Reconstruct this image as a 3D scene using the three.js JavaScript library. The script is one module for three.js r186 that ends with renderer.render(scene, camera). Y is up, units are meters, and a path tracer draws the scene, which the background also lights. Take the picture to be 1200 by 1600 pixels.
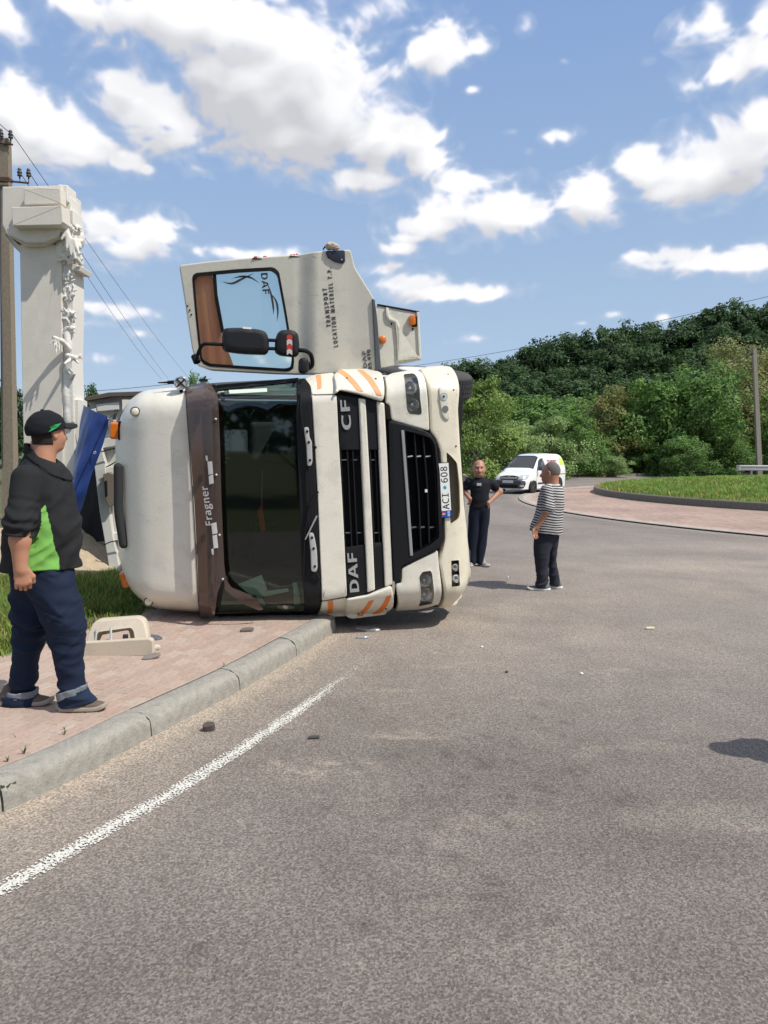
import * as THREE from 'three';
import { mergeGeometries, mergeVertices, toCreasedNormals } from 'three/addons/utils/BufferGeometryUtils.js';
import { RoundedBoxGeometry } from 'three/addons/geometries/RoundedBoxGeometry.js';
import { TessellateModifier } from 'three/addons/modifiers/TessellateModifier.js';
import { TextGeometry } from 'three/addons/geometries/TextGeometry.js';
import { FontLoader } from 'three/addons/loaders/FontLoader.js';

// ------------------------------------------------------------------ camera, sky, sun, exposure
const V = (x, y, z) => new THREE.Vector3(x, y, z);
const scene = new THREE.Scene();
const camera = new THREE.PerspectiveCamera(67.38, 3 / 4, 0.1, 2000);
const EYE = V(0, 1.75, 0), PITCH = -Math.atan(95 / 1200);
camera.position.copy(EYE); camera.rotation.x = PITCH; camera.updateMatrixWorld(true);
const renderer = new THREE.WebGLRenderer({ antialias: true });
renderer.toneMapping = THREE.LinearToneMapping; renderer.toneMappingExposure = 1.0;
renderer.shadowMap.enabled = true;

const SUN_AZ = 15 * Math.PI / 180, SUN_EL = 55 * Math.PI / 180;      // from the right, a little on the camera's side
const SUN = V(Math.cos(SUN_EL) * Math.cos(SUN_AZ), Math.sin(SUN_EL), Math.cos(SUN_EL) * Math.sin(SUN_AZ));
const sun = new THREE.DirectionalLight(new THREE.Color(1, 0.95, 0.86), 4.4);
sun.position.copy(SUN).multiplyScalar(60); sun.target.position.set(0, 0, -8); sun.castShadow = true;
Object.assign(sun.shadow.camera, { left: -60, right: 60, top: 60, bottom: -60, near: 1, far: 200 }); sun.shadow.mapSize.set(4096, 4096);
sun.shadow.radius = 1; sun.name = 'sun'; scene.add(sun, sun.target);

// seeded random and noise
function rng(seed) { let s = seed >>> 0; return () => { s = (s + 0x6d2b79f5) | 0; let t = Math.imul(s ^ (s >>> 15), 1 | s); t = (t + Math.imul(t ^ (t >>> 7), 61 | t)) ^ t; return ((t ^ (t >>> 14)) >>> 0) / 4294967296; }; }
const PERM = new Uint8Array(512); { const r = rng(7), p = [...Array(256).keys()]; for (let i = 255; i > 0; i--) { const j = Math.floor(r() * (i + 1)); [p[i], p[j]] = [p[j], p[i]]; } for (let i = 0; i < 512; i++) PERM[i] = p[i & 255]; }
const gr = (h, x, y, z) => { h &= 15; const u = h < 8 ? x : y, v = h < 4 ? y : h === 12 || h === 14 ? x : z; return ((h & 1) ? -u : u) + ((h & 2) ? -v : v); };
function noise(x, y, z = 0) {
  const X0 = Math.floor(x), Y0 = Math.floor(y), Z0 = Math.floor(z), X = X0 & 255, Y = Y0 & 255, Z = Z0 & 255;
  x -= X0; y -= Y0; z -= Z0;
  const u = x * x * x * (x * (x * 6 - 15) + 10), v = y * y * y * (y * (y * 6 - 15) + 10), w = z * z * z * (z * (z * 6 - 15) + 10);
  const A = PERM[X] + Y, AA = PERM[A] + Z, AB = PERM[A + 1] + Z, B = PERM[X + 1] + Y, BA = PERM[B] + Z, BB = PERM[B + 1] + Z;
  const L = (a, b, t) => a + t * (b - a);
  return L(L(L(gr(PERM[AA], x, y, z), gr(PERM[BA], x - 1, y, z), u), L(gr(PERM[AB], x, y - 1, z), gr(PERM[BB], x - 1, y - 1, z), u), v),
    L(L(gr(PERM[AA + 1], x, y, z - 1), gr(PERM[BA + 1], x - 1, y, z - 1), u), L(gr(PERM[AB + 1], x, y - 1, z - 1), gr(PERM[BB + 1], x - 1, y - 1, z - 1), u), v), w);
}
function fbm(x, y, z, n) { let s = 0, a = 0.5; for (let i = 0; i < n; i++) { s += a * noise(x, y, z); x = x * 2.03 + 11.3; y = y * 2.03 + 5.1; z = z * 2.03 + 7.7; a *= 0.5; } return s; }
const clamp = (x, a = 0, b = 1) => Math.min(b, Math.max(a, x));
const sstep = (a, b, x) => { const t = clamp((x - a) / (b - a)); return t * t * (3 - 2 * t); };
const mix = (a, b, t) => a + (b - a) * t;

// a pixel of the photograph (1200 x 1600) as a direction
function ray(px, py) { return V((px - 600) / 1200, (800 - py) / 1200, -1).applyAxisAngle(V(1, 0, 0), PITCH); }
function ground(px, py, y = 0) { const d = ray(px, py); return d.multiplyScalar((y - EYE.y) / d.y).add(EYE); }
function atZ(px, py, depth) { const d = ray(px, py); return d.multiplyScalar(-depth / d.z).add(EYE); }

// sky: blue air with cumulus, computed on the sphere
{
  const W = 4096, H = 2048, h0 = H / 2 - 20, rows = H - h0, T = new Float32Array(W * rows), N = new Float32Array(W * rows), S = new Float32Array(W * rows);
  const blobs = [];
  const cl = (x, y, rx, ry, w = 1) => {
    const d = ray(x, y).normalize(), az = Math.atan2(d.z, d.x), el = Math.asin(d.y), k = 1 / Math.hypot(1, (x - 600) / 1200, (800 - y) / 1200) / 1200;
    blobs.push([az, el, rx * k, ry * k, w]);
  };
  [[260, 15, 190, 62], [390, 55, 85, 55], [130, 5, 70, 35], [470, 110, 130, 85], [400, 150, 100, 85], [520, 170, 105, 75], [450, 215, 120, 45], [330, 115, 50, 45], [590, 215, 75, 48], [640, 212, 55, 35], [565, 280, 55, 22],
    [660, 248, 40, 30], [235, 175, 80, 62], [285, 205, 45, 40], [200, 140, 42, 32], [55, 200, 85, 50], [10, 160, 50, 48], [125, 222, 60, 40], [20, 232, 60, 25], [195, 250, 32, 18], [110, 250, 40, 16], [228, 264, 14, 9, .9], [0, 25, 36, 32],
    [205, 378, 72, 34], [158, 350, 38, 24], [245, 362, 38, 28], [380, 398, 95, 14, .9], [195, 488, 50, 13, .8], [150, 480, 40, 11, .7], [225, 523, 25, 9, .6], [140, 505, 30, 8, .6],
    [690, 65, 50, 42, .85], [655, 85, 36, 18, .8], [745, 65, 24, 18, .75], [600, 12, 55, 22, .7], [735, 140, 12, 7, .8], [683, 98, 22, 24, .75], [622, 118, 22, 22, .6],
    [740, 328, 105, 42], [680, 352, 68, 22], [800, 335, 56, 28], [728, 288, 62, 26], [628, 388, 36, 12, .9], [640, 372, 40, 10, .8], [690, 210, 22, 18, .7], [925, 312, 56, 32], [915, 296, 34, 22],
    [1100, 262, 115, 52], [1172, 222, 66, 56], [1015, 265, 46, 38], [1060, 296, 76, 26], [1195, 180, 44, 30], [985, 255, 30, 22], [1095, 47, 46, 26], [1130, 112, 55, 26], [1180, 80, 46, 36], [1192, 30, 28, 36], [1085, 135, 25, 14, .8],
    [870, 212, 32, 13, .85], [800, 206, 18, 5, .6], [825, 235, 9, 6, .5], [1110, 408, 105, 17], [1060, 398, 56, 15], [1165, 408, 56, 22], [1000, 402, 20, 9], [690, 458, 105, 16], [640, 442, 56, 18, .9], [745, 460, 50, 13], [600, 422, 40, 16, .6],
    [730, 531, 27, 8, .85], [950, 493, 20, 6, .7], [1035, 497, 14, 7, .8], [905, 505, 12, 4, .5], [880, 95, 10, 5, .5], [1010, 96, 12, 6, .5], [820, 40, 16, 16, .4], [590, 520, 50, 14, .5], [480, 560, 80, 12, .5], [120, 560, 60, 10, .4]].forEach((a) => cl(...a));
  const r = rng(91), mid = -Math.PI / 2;
  for (let i = 0; i < 130; i++) {                                      // the same kind of clouds all round and above
    const az = r() * Math.PI * 2 - Math.PI, el = 0.06 + Math.pow(r(), 1.3) * 1.2, s = (0.04 + 0.11 * r()) * (0.4 + 1.3 * Math.sin(el));
    const a = Math.abs(Math.atan2(Math.sin(az - mid), Math.cos(az - mid)));
    if (a < 0.62 && el < 0.85) continue;
    for (let k = 0; k < 5; k++) blobs.push([az + (r() - 0.5) * s * 2.6 / Math.cos(el), el + (r() - 0.5) * s * 0.7, s * (0.5 + r() * 0.6), s * (0.25 + r() * 0.3), 0.95]);
  }
  for (const [az, el, rx, ry, w] of blobs) {
    const y0 = Math.max(0, Math.floor((el - ry * 2.2) / Math.PI * H + H / 2) - h0), y1 = Math.min(rows - 1, Math.ceil((el + ry * 2.2) / Math.PI * H + H / 2) - h0), c = Math.cos(Math.min(el, 1.45)), hx = Math.ceil(rx * 2.2 / c / (2 * Math.PI) * W), x0 = Math.round((az / (2 * Math.PI) + 0.5) * W);
    for (let y = y0; y <= y1; y++) {
      const dy = (((y + h0 + 0.5) / H - 0.5) * Math.PI - el) / ry;
      for (let x = -hx; x <= hx; x++) { const dx = x / W * 2 * Math.PI * c / rx, q = dx * dx + dy * dy; if (q < 4.8) { const j = y * W + ((x0 + x) % W + W) % W; const e = w * 1.2 * Math.exp(-q * 0.95); T[j] = Math.max(T[j], e) + 0.16 * Math.min(T[j], e); } }
    }
  }
  const data = new Float32Array(W * H * 4);
  const dirs = (x, y) => { const el = ((y + h0 + 0.5) / H - 0.5) * Math.PI, az = ((x + 0.5) / W - 0.5) * 2 * Math.PI, c = Math.cos(el); return [c * Math.cos(az), Math.sin(el), c * Math.sin(az)]; };
  for (let y = 0; y < rows; y++) for (let x = 0; x < W; x++) {
    const j = y * W + x; if (T[j] < 0.12) { N[j] = T[j] * 0.6; continue; }
    const [a, b, c] = dirs(x, y), wx = 0.02 * noise(a * 14, b * 20, c * 14), wy = 0.02 * noise(a * 14 + 9, b * 20, c * 14);
    const big = fbm((a + wx) * 11, (b + wy) * 15, c * 11, 2), fine = fbm((a + wx) * 30, (b + wy) * 40, c * 30, 5);
    S[j] = Math.min(T[j], 1.4) + 0.5 * big + 0.25 * (0.42 - Math.abs(noise((a + wx) * 22 + 3, (b + wy) * 30, c * 22)) * 1.7);
    N[j] = Math.min(T[j], 1.3) * (1 + 0.2 * big) + 0.85 * fine + 0.26 * big + 0.30 * (0.42 - Math.abs(noise((a + wx) * 30 + 3, (b + wy) * 40, c * 30)) * 1.7) + 0.16 * (0.42 - Math.abs(noise((a + wx) * 66 + 3, (b + wy) * 84, c * 66)) * 1.7);
  }
  const at = (x, y) => S[clamp(Math.round(y), 0, rows - 1) * W + ((Math.round(x) % W) + W) % W];
  for (let y = 0; y < H; y++) for (let x = 0; x < W; x++) {
    const o = (y * W + x) * 4, el = ((y + 0.5) / H - 0.5) * Math.PI, s = clamp(Math.sin(Math.max(el, 0)));
    const t = Math.pow(s, 0.62);
    let R = mix(0.56, 0.07, t), G = mix(0.71, 0.205, t), B = mix(0.83, 0.585, t);
    if (y >= h0) {
      const q = N[(y - h0) * W + x], k = sstep(0.42, 0.80, q);
      const hz = 0.15 * sstep(0.10, 0.5, q); R = mix(R, 0.72, hz); G = mix(G, 0.78, hz); B = mix(B, 0.86, hz);
      if (k > 0.001) {
        const yy = y - h0, toSun = -14;                                // the sun stands up and to the right
        const d1 = at(x + 6, yy + 14) - at(x, yy), d2 = at(x + 9, yy + 24), d3 = at(x + 16, yy + 48);
        const lit = clamp(1.07 - 0.17 * sstep(0.5, 1.4, d2) - 0.16 * sstep(0.5, 1.4, d3) - 0.45 * clamp(d1, -0.25, 0.35) - 0.10 * (at(x, yy + 2) < q - 0.35 ? -0.5 : 0), 0.68, 1.18);
        const e = 0.92 + 0.08 * sstep(0.5, 1.1, q);
        const a = k * (0.45 + 0.55 * sstep(0.5, 1.0, q));
        R = mix(R, 0.90 * lit * e, a); G = mix(G, 0.905 * Math.pow(lit, 0.97) * e, a); B = mix(B, 0.93 * Math.pow(lit, 0.9), a);
      }
    } else { R = 0.30; G = 0.30; B = 0.28; }
    data[o] = R; data[o + 1] = G; data[o + 2] = B; data[o + 3] = 1;
  }
  const sky = new THREE.DataTexture(data, W, H, THREE.RGBAFormat, THREE.FloatType);
  sky.mapping = THREE.EquirectangularReflectionMapping; sky.magFilter = THREE.LinearFilter; sky.minFilter = THREE.LinearFilter; sky.needsUpdate = true;
  scene.background = sky; scene.environment = sky;
}

// ------------------------------------------------------------------ helpers
const used = {};
function numbered(name) { const n = used[name] = (used[name] ?? -1) + 1; return n ? name + '_' + String(n).padStart(3, '0') : name; }
function mesh(name, geo, mat, parent) {
  const m = new THREE.Mesh(Array.isArray(geo) ? merge(geo) : geo, mat);
  m.castShadow = m.receiveShadow = true;
  if (parent) { m.name = name; parent.add(m); } else { m.name = numbered(name); scene.add(m); }
  return m;
}
function merge(list) {
  const gs = list.map((g) => { g = g.index ? g.toNonIndexed() : g; for (const k of Object.keys(g.attributes)) if (!['position', 'normal', 'uv'].includes(k)) g.deleteAttribute(k); if (!g.attributes.uv) g.setAttribute('uv', new THREE.BufferAttribute(new Float32Array(g.attributes.position.count * 2), 2)); return g; });
  return mergeGeometries(gs);
}
function thing(name, label, category, pos, group) {
  const o = new THREE.Group(); o.name = numbered(name); scene.add(o); if (pos) o.position.copy(pos);
  return tag(o, label, category, group);
}
function tag(o, label, category, group) { o.userData.label = label; o.userData.category = category; if (group) o.userData.group = group; return o; }
function struct(o, label, category) { o.userData.kind = 'structure'; if (label) o.userData.label = label; if (category) o.userData.category = category; return o; }
function stuff(o) { o.userData.kind = 'stuff'; return o; }
const std = (r, g, b, rough = 0.6, extra = {}) => new THREE.MeshStandardMaterial({ color: new THREE.Color().setRGB(r, g, b), roughness: rough, ...extra });
const phys = (r, g, b, rough = 0.5, extra = {}) => new THREE.MeshPhysicalMaterial({ color: new THREE.Color().setRGB(r, g, b), roughness: rough, ...extra });
function tex(w, h, f, srgb = true, n = 4) {                             // f(x, y) -> linear-looking byte values
  const d = new Uint8Array(w * h * 4);
  for (let y = 0; y < h; y++) for (let x = 0; x < w; x++) { const c = f(x, y), o = (y * w + x) * 4; d[o] = c[0]; d[o + 1] = c[1]; d[o + 2] = c[2]; d[o + 3] = c[3] ?? 255; }
  const t = new THREE.DataTexture(d, w, h); t.wrapS = t.wrapT = THREE.RepeatWrapping; t.magFilter = THREE.LinearFilter; t.minFilter = THREE.LinearMipmapLinearFilter; t.generateMipmaps = true;
  if (srgb) t.colorSpace = THREE.SRGBColorSpace; t.needsUpdate = true; return t;
}
const s255 = (l) => 255 * (l <= 0.0031308 ? 12.92 * l : 1.055 * Math.pow(clamp(l), 1 / 2.4) - 0.055);
function box(w, h, d, x = 0, y = 0, z = 0, r = 0) { const g = r ? new RoundedBoxGeometry(w, h, d, 2, r) : new THREE.BoxGeometry(w, h, d); g.translate(x, y, z); return g; }
function tube(pts, r, seg = 24, rad = 7) { return new THREE.TubeGeometry(new THREE.CatmullRomCurve3(pts), seg, r, rad); }
function bar(a, b, r, r2 = r, n = 8) { const d = b.clone().sub(a), g = new THREE.CylinderGeometry(r2, r, d.length(), n); g.translate(0, d.length() / 2, 0); g.applyQuaternion(new THREE.Quaternion().setFromUnitVectors(V(0, 1, 0), d.normalize())); g.translate(a.x, a.y, a.z); return g; }
const font = await new FontLoader().loadAsync('fonts/droid/droid_sans_bold.typeface.json');
const fontR = await new FontLoader().loadAsync('fonts/droid/droid_sans_regular.typeface.json');
function letters(s, size, depth, f = font) { const g = new TextGeometry(s, { font: f, size, depth, curveSegments: 4, bevelEnabled: false }); g.computeBoundingBox(); return g; }
function spaced(s, f, track) { let x = 0; const gs = []; for (const ch of s) { if (ch === ' ') { x += 0.45 + track; continue; } const g = letters(ch, 1, 0.001, f), w = g.boundingBox.max.x; g.translate(x, 0, 0); gs.push(g); x += w + track; } const g = merge(gs); g.computeBoundingBox(); return g; }
function vcol(g, f) { const p = g.attributes.position, c = new Float32Array(p.count * 3); for (let i = 0; i < p.count; i++) { const k = f(p.getX(i), p.getY(i), p.getZ(i), i); c.set(k, i * 3); } g.setAttribute('color', new THREE.BufferAttribute(c, 3)); return g; }
function uvWorld(g, s = 1, a = 'x', b = 'z') { const p = g.attributes.position, u = new Float32Array(p.count * 2), gt = { x: (i) => p.getX(i), y: (i) => p.getY(i), z: (i) => p.getZ(i) }; for (let i = 0; i < p.count; i++) { u[i * 2] = gt[a](i) * s; u[i * 2 + 1] = gt[b](i) * s; } g.setAttribute('uv', new THREE.BufferAttribute(u, 2)); return g; }
// ------------------------------------------------------------------ ground, hill, road
const hillH = (x, z) => { const d = Math.hypot(x * 0.6, z), r = sstep(-10, 60, x); return sstep(66, 150, d) * (1.5 + 10 * r) * (z < 0 ? 1 : 0.3) + 0.5 * sstep(60, 90, d) * fbm(x * 0.05, z * 0.05, 3, 2); };
{
  const ax = []; for (let v = 0; v <= 900; v += v < 120 ? 4 : v < 260 ? 14 : 80) { ax.push(v); if (v) ax.unshift(-v); }
  const n = ax.length, pos = [], idx = [];
  for (const z of ax) for (const x of ax) pos.push(x, -0.03 + hillH(x, z), z);
  for (let i = 0; i < n - 1; i++) for (let j = 0; j < n - 1; j++) { const a = i * n + j; idx.push(a, a + n, a + 1, a + 1, a + n, a + n + 1); }
  const g = new THREE.BufferGeometry(); g.setAttribute('position', new THREE.Float32BufferAttribute(pos, 3)); g.setIndex(idx); g.computeVertexNormals(); uvWorld(g, 0.2);
  const t = tex(512, 512, (x, y) => { const a = x / 512 * 6.2832, b = y / 512 * 6.2832, k = fbm(Math.cos(a) * 6, Math.sin(a) * 6 + Math.cos(b) * 6, Math.sin(b) * 6, 5) * 1.5; return [s255(0.085 + 0.05 * k), s255(0.095 + 0.05 * k), s255(0.035 + 0.02 * k)]; });
  struct(mesh('ground', g, new THREE.MeshStandardMaterial({ map: t, roughness: 1 })), 'green and brown grassland rising behind the road');
}
// kerb line on the left, read off the photograph as points on the road
const kerbPx = [[0, 1272], [117, 1217], [234, 1153], [377, 1078], [460, 1028], [512, 995]].map(([x, y]) => ground(x, y));
const kd = kerbPx[1].clone().sub(kerbPx[0]).normalize();
const kPts = [kerbPx[0].clone().addScaledVector(kd, -6).add(V(-0.9, 0, 0)), kerbPx[0].clone().addScaledVector(kd, -2.5).add(V(-0.15, 0, 0)), ...kerbPx];
{ const e = kerbPx[5]; kPts.push(e.clone().add(V(0.06, 0, -0.28)), e.clone().add(V(0.0, 0, -0.62)), e.clone().add(V(-0.1, 0, -1.2)), e.clone().add(V(-0.5, 0, -3.5)), e.clone().add(V(-2.2, 0, -8)), e.clone().add(V(-7.5, 0, -17))); }
const kerbCurve = new THREE.CatmullRomCurve3(kPts, false, 'centripetal'), KL = kerbCurve.getLength(); kerbCurve.arcLengthDivisions = 1500; kerbCurve.updateArcLengths();
const kerbTab = []; for (let i = 0; i <= 1500; i++) { const p = kerbCurve.getPointAt(i / 1500), t = kerbCurve.getTangentAt(i / 1500); kerbTab.push([p.x, p.z, t.x, t.z, i / 1500 * KL]); }
function kerbST(x, z) { let b = 1e9, k = null; for (let i = 0; i < kerbTab.length; i += 3) { const q = kerbTab[i], d = (x - q[0]) ** 2 + (z - q[1]) ** 2; if (d < b) { b = d; k = q; } } return [k[4], (x - k[0]) * -k[3] + (z - k[1]) * k[2], Math.sqrt(b)]; }  // s along, t > 0 on the road side, distance
function kerbAt(s, t) { const u = clamp(s / KL), f = u * 1500, i = Math.min(1499, Math.floor(f)), w = f - i, a = kerbTab[i], b = kerbTab[i + 1]; const x = mix(a[0], b[0], w), z = mix(a[1], b[1], w), tx = mix(a[2], b[2], w), tz = mix(a[3], b[3], w), l = Math.hypot(tx, tz); return [x - tz / l * t, z + tx / l * t, Math.atan2(-tz, tx)]; }
const sOf = (px, py) => { const p = ground(px, py); return kerbST(p.x, p.z)[0]; };

// asphalt texture: aggregate stones in dark binder
const asphalt = (() => {
  const N = 1024, C = 256, r = rng(5), cells = []; for (let i = 0; i < C * C; i++) cells.push([r(), r(), r(), r()]);
  const hgt = new Float32Array(N * N), col = new Float32Array(N * N * 3);
  for (let y = 0; y < N; y++) for (let x = 0; x < N; x++) {
    const u = x / N * C, v = y / N * C, X = Math.floor(u), Y = Math.floor(v); let d1 = 9, d2 = 9, c = null;
    for (let j = -1; j < 2; j++) for (let i = -1; i < 2; i++) { const q = cells[((Y + j + C) % C) * C + (X + i + C) % C], d = Math.hypot(X + i + q[0] - u, Y + j + q[1] - v) / (0.7 + 0.5 * q[2]); if (d < d1) { d2 = d1; d1 = d; c = q; } else if (d < d2) d2 = d; }
    const n1 = noise(x / 5.3, y / 5.3, 1), n2 = noise(x / 2.5, y / 2.5, 5), n3 = noise(x / 14, y / 14, 7), gap = sstep(0.14, 0.0, d2 - d1), pit = sstep(0.1, 0.4, n1 + 0.35 * n2) * (0.45 + c[3]), w = c[2];
    const k = (0.138 + 0.10 * (c[3] - 0.5)) * (1 - 0.2 * n1 - 0.3 * n2 + 0.14 * n3) * (1 - 0.25 * pit) * (1 - 0.12 * gap);
    const o = y * N + x; hgt[o] = clamp(0.35 + 0.4 * c[3] - 0.3 * n1 - 0.25 * gap - 0.2 * n2); col[o * 3] = k * (1.09 + 0.08 * w); col[o * 3 + 1] = k; col[o * 3 + 2] = k * (0.92 - 0.05 * w);
  }
  return { map: tex(N, N, (x, y) => { const o = (y * N + x) * 3; return [s255(col[o]), s255(col[o + 1]), s255(col[o + 2])]; }), bump: tex(N, N, (x, y) => { const k = hgt[y * N + x] * 255; return [k, k, k]; }, false) };
})();
const isle = V(20.7, 0, -29.5), ISLE_R = 12.2, apron = V(22.1, 0, -25.5), APRON_R = 17.2;
const DRIP = []; { const r = rng(33); for (const [x, y, m] of [[440, 1105], [448, 1140], [490, 1150, 0.9], [850, 1100], [885, 1130], [880, 1150], [900, 1155], [895, 1200], [890, 1205], [905, 1198], [842, 1230], [800, 1245], [785, 1262], [848, 1255], [850, 1272], [760, 1195], [750, 1200], [755, 1150], [570, 1448, 1.5], [305, 1483, 1.1], [850, 1140], [830, 1120], [725, 1215], [720, 1240], [735, 1300], [985, 1245], [700, 1180], [715, 1230], [650, 1150], [660, 1330], [770, 1380], [690, 1290], [560, 1200], [600, 1280], [512, 1260]]) { const p = ground(x, y); DRIP.push([p.x, p.z, 0.03 * (m || 0.7 + r() * 0.7)]); if (r() < 0.6) DRIP.push([p.x + (r() - 0.5) * 0.16, p.z + (r() - 0.5) * 0.16, 0.024]); } for (let i = 0; i < 34; i++) { const p = ground(560 + r() * 420, 1090 + Math.pow(r(), 1.4) * 420); DRIP.push([p.x, p.z, 0.018 + r() * 0.02]); } }
const SCUFF = [[432, 1196, 0.14, 0.07], [515, 1194, 0.2, 0.08], [470, 1205, 0.3, 0.12], [560, 1198, 0.15, 0.08], [600, 1078, 0.3, 0.06], [665, 1075, 0.25, 0.05], [700, 1040, 0.3, 0.06], [745, 1036, 0.2, 0.05], [690, 1020, 0.4, 0.07], [820, 1018, 0.15, 0.05], [810, 1090, 0.12, 0.05], [950, 1050, 0.3, 0.12], [1085, 1065, 0.15, 0.08], [640, 1150, 0.25, 0.1], [720, 945, 0.7, 0.1], [790, 950, 0.5, 0.08]].map(([x, y, a, b]) => { const p = ground(x, y); return [p.x, p.z, a, b]; });
const roadColour = (x, z) => {
  const d = -z, [s, t, dist] = d < 16 && x < 3 ? kerbST(x, z) : [0, 9, 9];
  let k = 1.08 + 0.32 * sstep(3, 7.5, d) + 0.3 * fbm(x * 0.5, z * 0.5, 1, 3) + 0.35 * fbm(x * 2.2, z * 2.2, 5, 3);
  let dust = 0;
  if (dist < 1.2) dust = Math.max(dust, sstep(0.34, 0.06, dist + 0.10 * noise(x * 9, z * 9, 2) + 0.05 * noise(x * 25, z * 25)) * 1.0, sstep(1.15, 0.1, dist + 0.3 * noise(x * 3, z * 3, 7)) * 0.5);
  // sandy drifts read off the photograph: in front of the bumper, by the striped man, towards the roundabout
  for (const [px, pz, rx, rz, w] of [[0.7, -8.3, 1.3, 1.6, 0.5], [1.4, -7.2, 2.2, 1.3, 0.34], [5.2, -11.6, 3.2, 1.1, 0.55], [4.6, -9.8, 2.6, 1.3, 0.4], [-0.2, -5.6, 2.4, 1.2, 0.16], [6.5, -14, 4, 1.0, 0.4], [2.2, -9.0, 1.5, 0.7, 0.4]]) {
    const q = ((x - px) / rx) ** 2 + ((z - pz) / rz) ** 2; if (q < 4) dust = Math.max(dust, w * Math.exp(-q) * (1 + 1.6 * fbm(x * 1.6, z * 1.6, 4, 4)));
  }
  if (d < 8.5) for (const [px, pz, rx, rz] of SCUFF) { const q = ((x - px) / rx) ** 2 + ((z - pz) / rz) ** 2; if (q < 4) dust = Math.max(dust, 0.75 * Math.exp(-q) * clamp(0.45 + 2.2 * fbm(x * 7, z * 9, 4, 3))); }
  dust = Math.max(dust, 0.2 * sstep(0.08, 0.4, fbm(x * 1.6 + 40, z * 2.4, 8, 5)));
  // lanes polished by tyres run round the island
  if (d < 6.2 && d > 2) { let w = 0; for (const [px, pz, q] of DRIP) { const e = ((x - px) ** 2 + (z - pz) ** 2) / (q * q); if (e < 5) w = Math.max(w, Math.exp(-e)); } k *= 1 - 0.36 * w; }
  const rr = Math.hypot(x - apron.x, z - apron.z) - APRON_R, lane = 0.10 * Math.sin(rr * 2.1 + 1.2 * fbm(x * 0.2, z * 0.2, 2, 2)) * sstep(14, 2, rr) * sstep(0, 1, rr);
  k *= 1 - lane + 0.12 * fbm(rr * 1.5, Math.atan2(z - apron.z, x - apron.x) * 5, 3, 3);
  if (rr < 0.6 && rr > 0) dust = Math.max(dust, 0.45 * sstep(0.6, 0.1, rr));
  dust = clamp(dust);
  return [mix(k * 1.02, 2.6, dust), mix(k, 2.46, dust), mix(k * 0.98, 2.2, dust)];
};
{
  const zs = []; for (let z = 2.5; z > -70; z -= z > -2.2 ? 0.07 : z > -6.2 ? 0.038 : z > -9.5 ? 0.07 : z > -20 ? 0.2 : 1) zs.push(z);
  const xs = []; for (let x = -20; x < 60; x += x < -3.6 ? 1.0 : x < -0.9 ? 0.07 : x < 2.0 ? 0.038 : x < 5 ? 0.07 : x < 12 ? 0.25 : 1.2) xs.push(x);
  const pos = [], col = [], idx = [], n = xs.length;
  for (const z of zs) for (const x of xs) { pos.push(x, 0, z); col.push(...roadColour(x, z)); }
  for (let i = 0; i < zs.length - 1; i++) for (let j = 0; j < n - 1; j++) {
    const cx = (xs[j] + xs[j + 1]) / 2, cz = (zs[i] + zs[i + 1]) / 2; if (cx < -3.3 && cz < -8) { const k = kerbST(cx, cz); if (k[1] < -1.5) continue; } else if (cx < -1.2 && kerbST(cx, cz)[1] < -0.6) continue;
    if (Math.hypot(cx - isle.x, cz - isle.z) < ISLE_R - 2.5) continue;
    if (-cz > 53 + cx * 0.22 + 4) continue;
    const a = i * n + j; idx.push(a, a + 1, a + n, a + 1, a + n + 1, a + n);
  }
  const g = new THREE.BufferGeometry(); g.setAttribute('position', new THREE.Float32BufferAttribute(pos, 3)); g.setAttribute('color', new THREE.Float32BufferAttribute(col, 3)); g.setIndex(idx); g.computeVertexNormals(); uvWorld(g, 1 / 2.3);
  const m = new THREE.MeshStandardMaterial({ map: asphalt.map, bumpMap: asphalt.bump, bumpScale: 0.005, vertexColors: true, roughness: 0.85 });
  struct(mesh('road', g, m), 'grey brown asphalt road curving past the overturned truck to a roundabout');
}
// white edge line, worn by the stones under it
{
  const pts = [[-60, 1418], [0, 1391], [83, 1345], [167, 1297], [262, 1243], [325, 1204], [397, 1157], [470, 1108], [540, 1056], [580, 1028]].map(([x, y]) => ground(x, y));
  const c = new THREE.CatmullRomCurve3(pts), n = 160, pos = [], uv = [], idx = [];
  let L = 0; for (let i = 0; i <= n; i++) { const p = c.getPointAt(i / n), t = c.getTangentAt(i / n); for (let k = 0; k < 5; k++) { const w = (k / 4 - 0.5) * 0.112; pos.push(p.x - t.z * w, 0.0045, p.z + t.x * w); uv.push(k / 4, i / n); } if (i < n) for (let k = 0; k < 4; k++) { const a = i * 5 + k; idx.push(a, a + 1, a + 5, a + 1, a + 6, a + 5); } }
  const g = new THREE.BufferGeometry(); g.setAttribute('position', new THREE.Float32BufferAttribute(pos, 3)); g.setAttribute('uv', new THREE.Float32BufferAttribute(uv, 2)); g.setIndex(idx); g.computeVertexNormals();
  const t = tex(64, 2048, (x, y) => { const u = x / 64, v = y / 2048, far = sstep(0.62, 1.0, v), e = Math.min(u, 1 - u) * 2; const k = 0.55 + 1.1 * noise(u * 9, v * 330, 1) + 0.5 * noise(u * 20, v * 700, 4) + 0.35 * noise(u * 3, v * 40, 2) + 0.5 * e - 0.25 - far * 0.75; const w = 205 + 40 * noise(u * 8, v * 300, 9); return [w, w * 0.985, w * 0.94, k > 0.46 ? 255 : 0]; });
  t.wrapS = t.wrapT = THREE.ClampToEdgeWrapping;
  struct(mesh('edge_line', g, new THREE.MeshStandardMaterial({ map: t, alphaTest: 0.5, roughness: 0.8 })), 'worn white edge line painted along the road beside the kerb');
}
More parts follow.
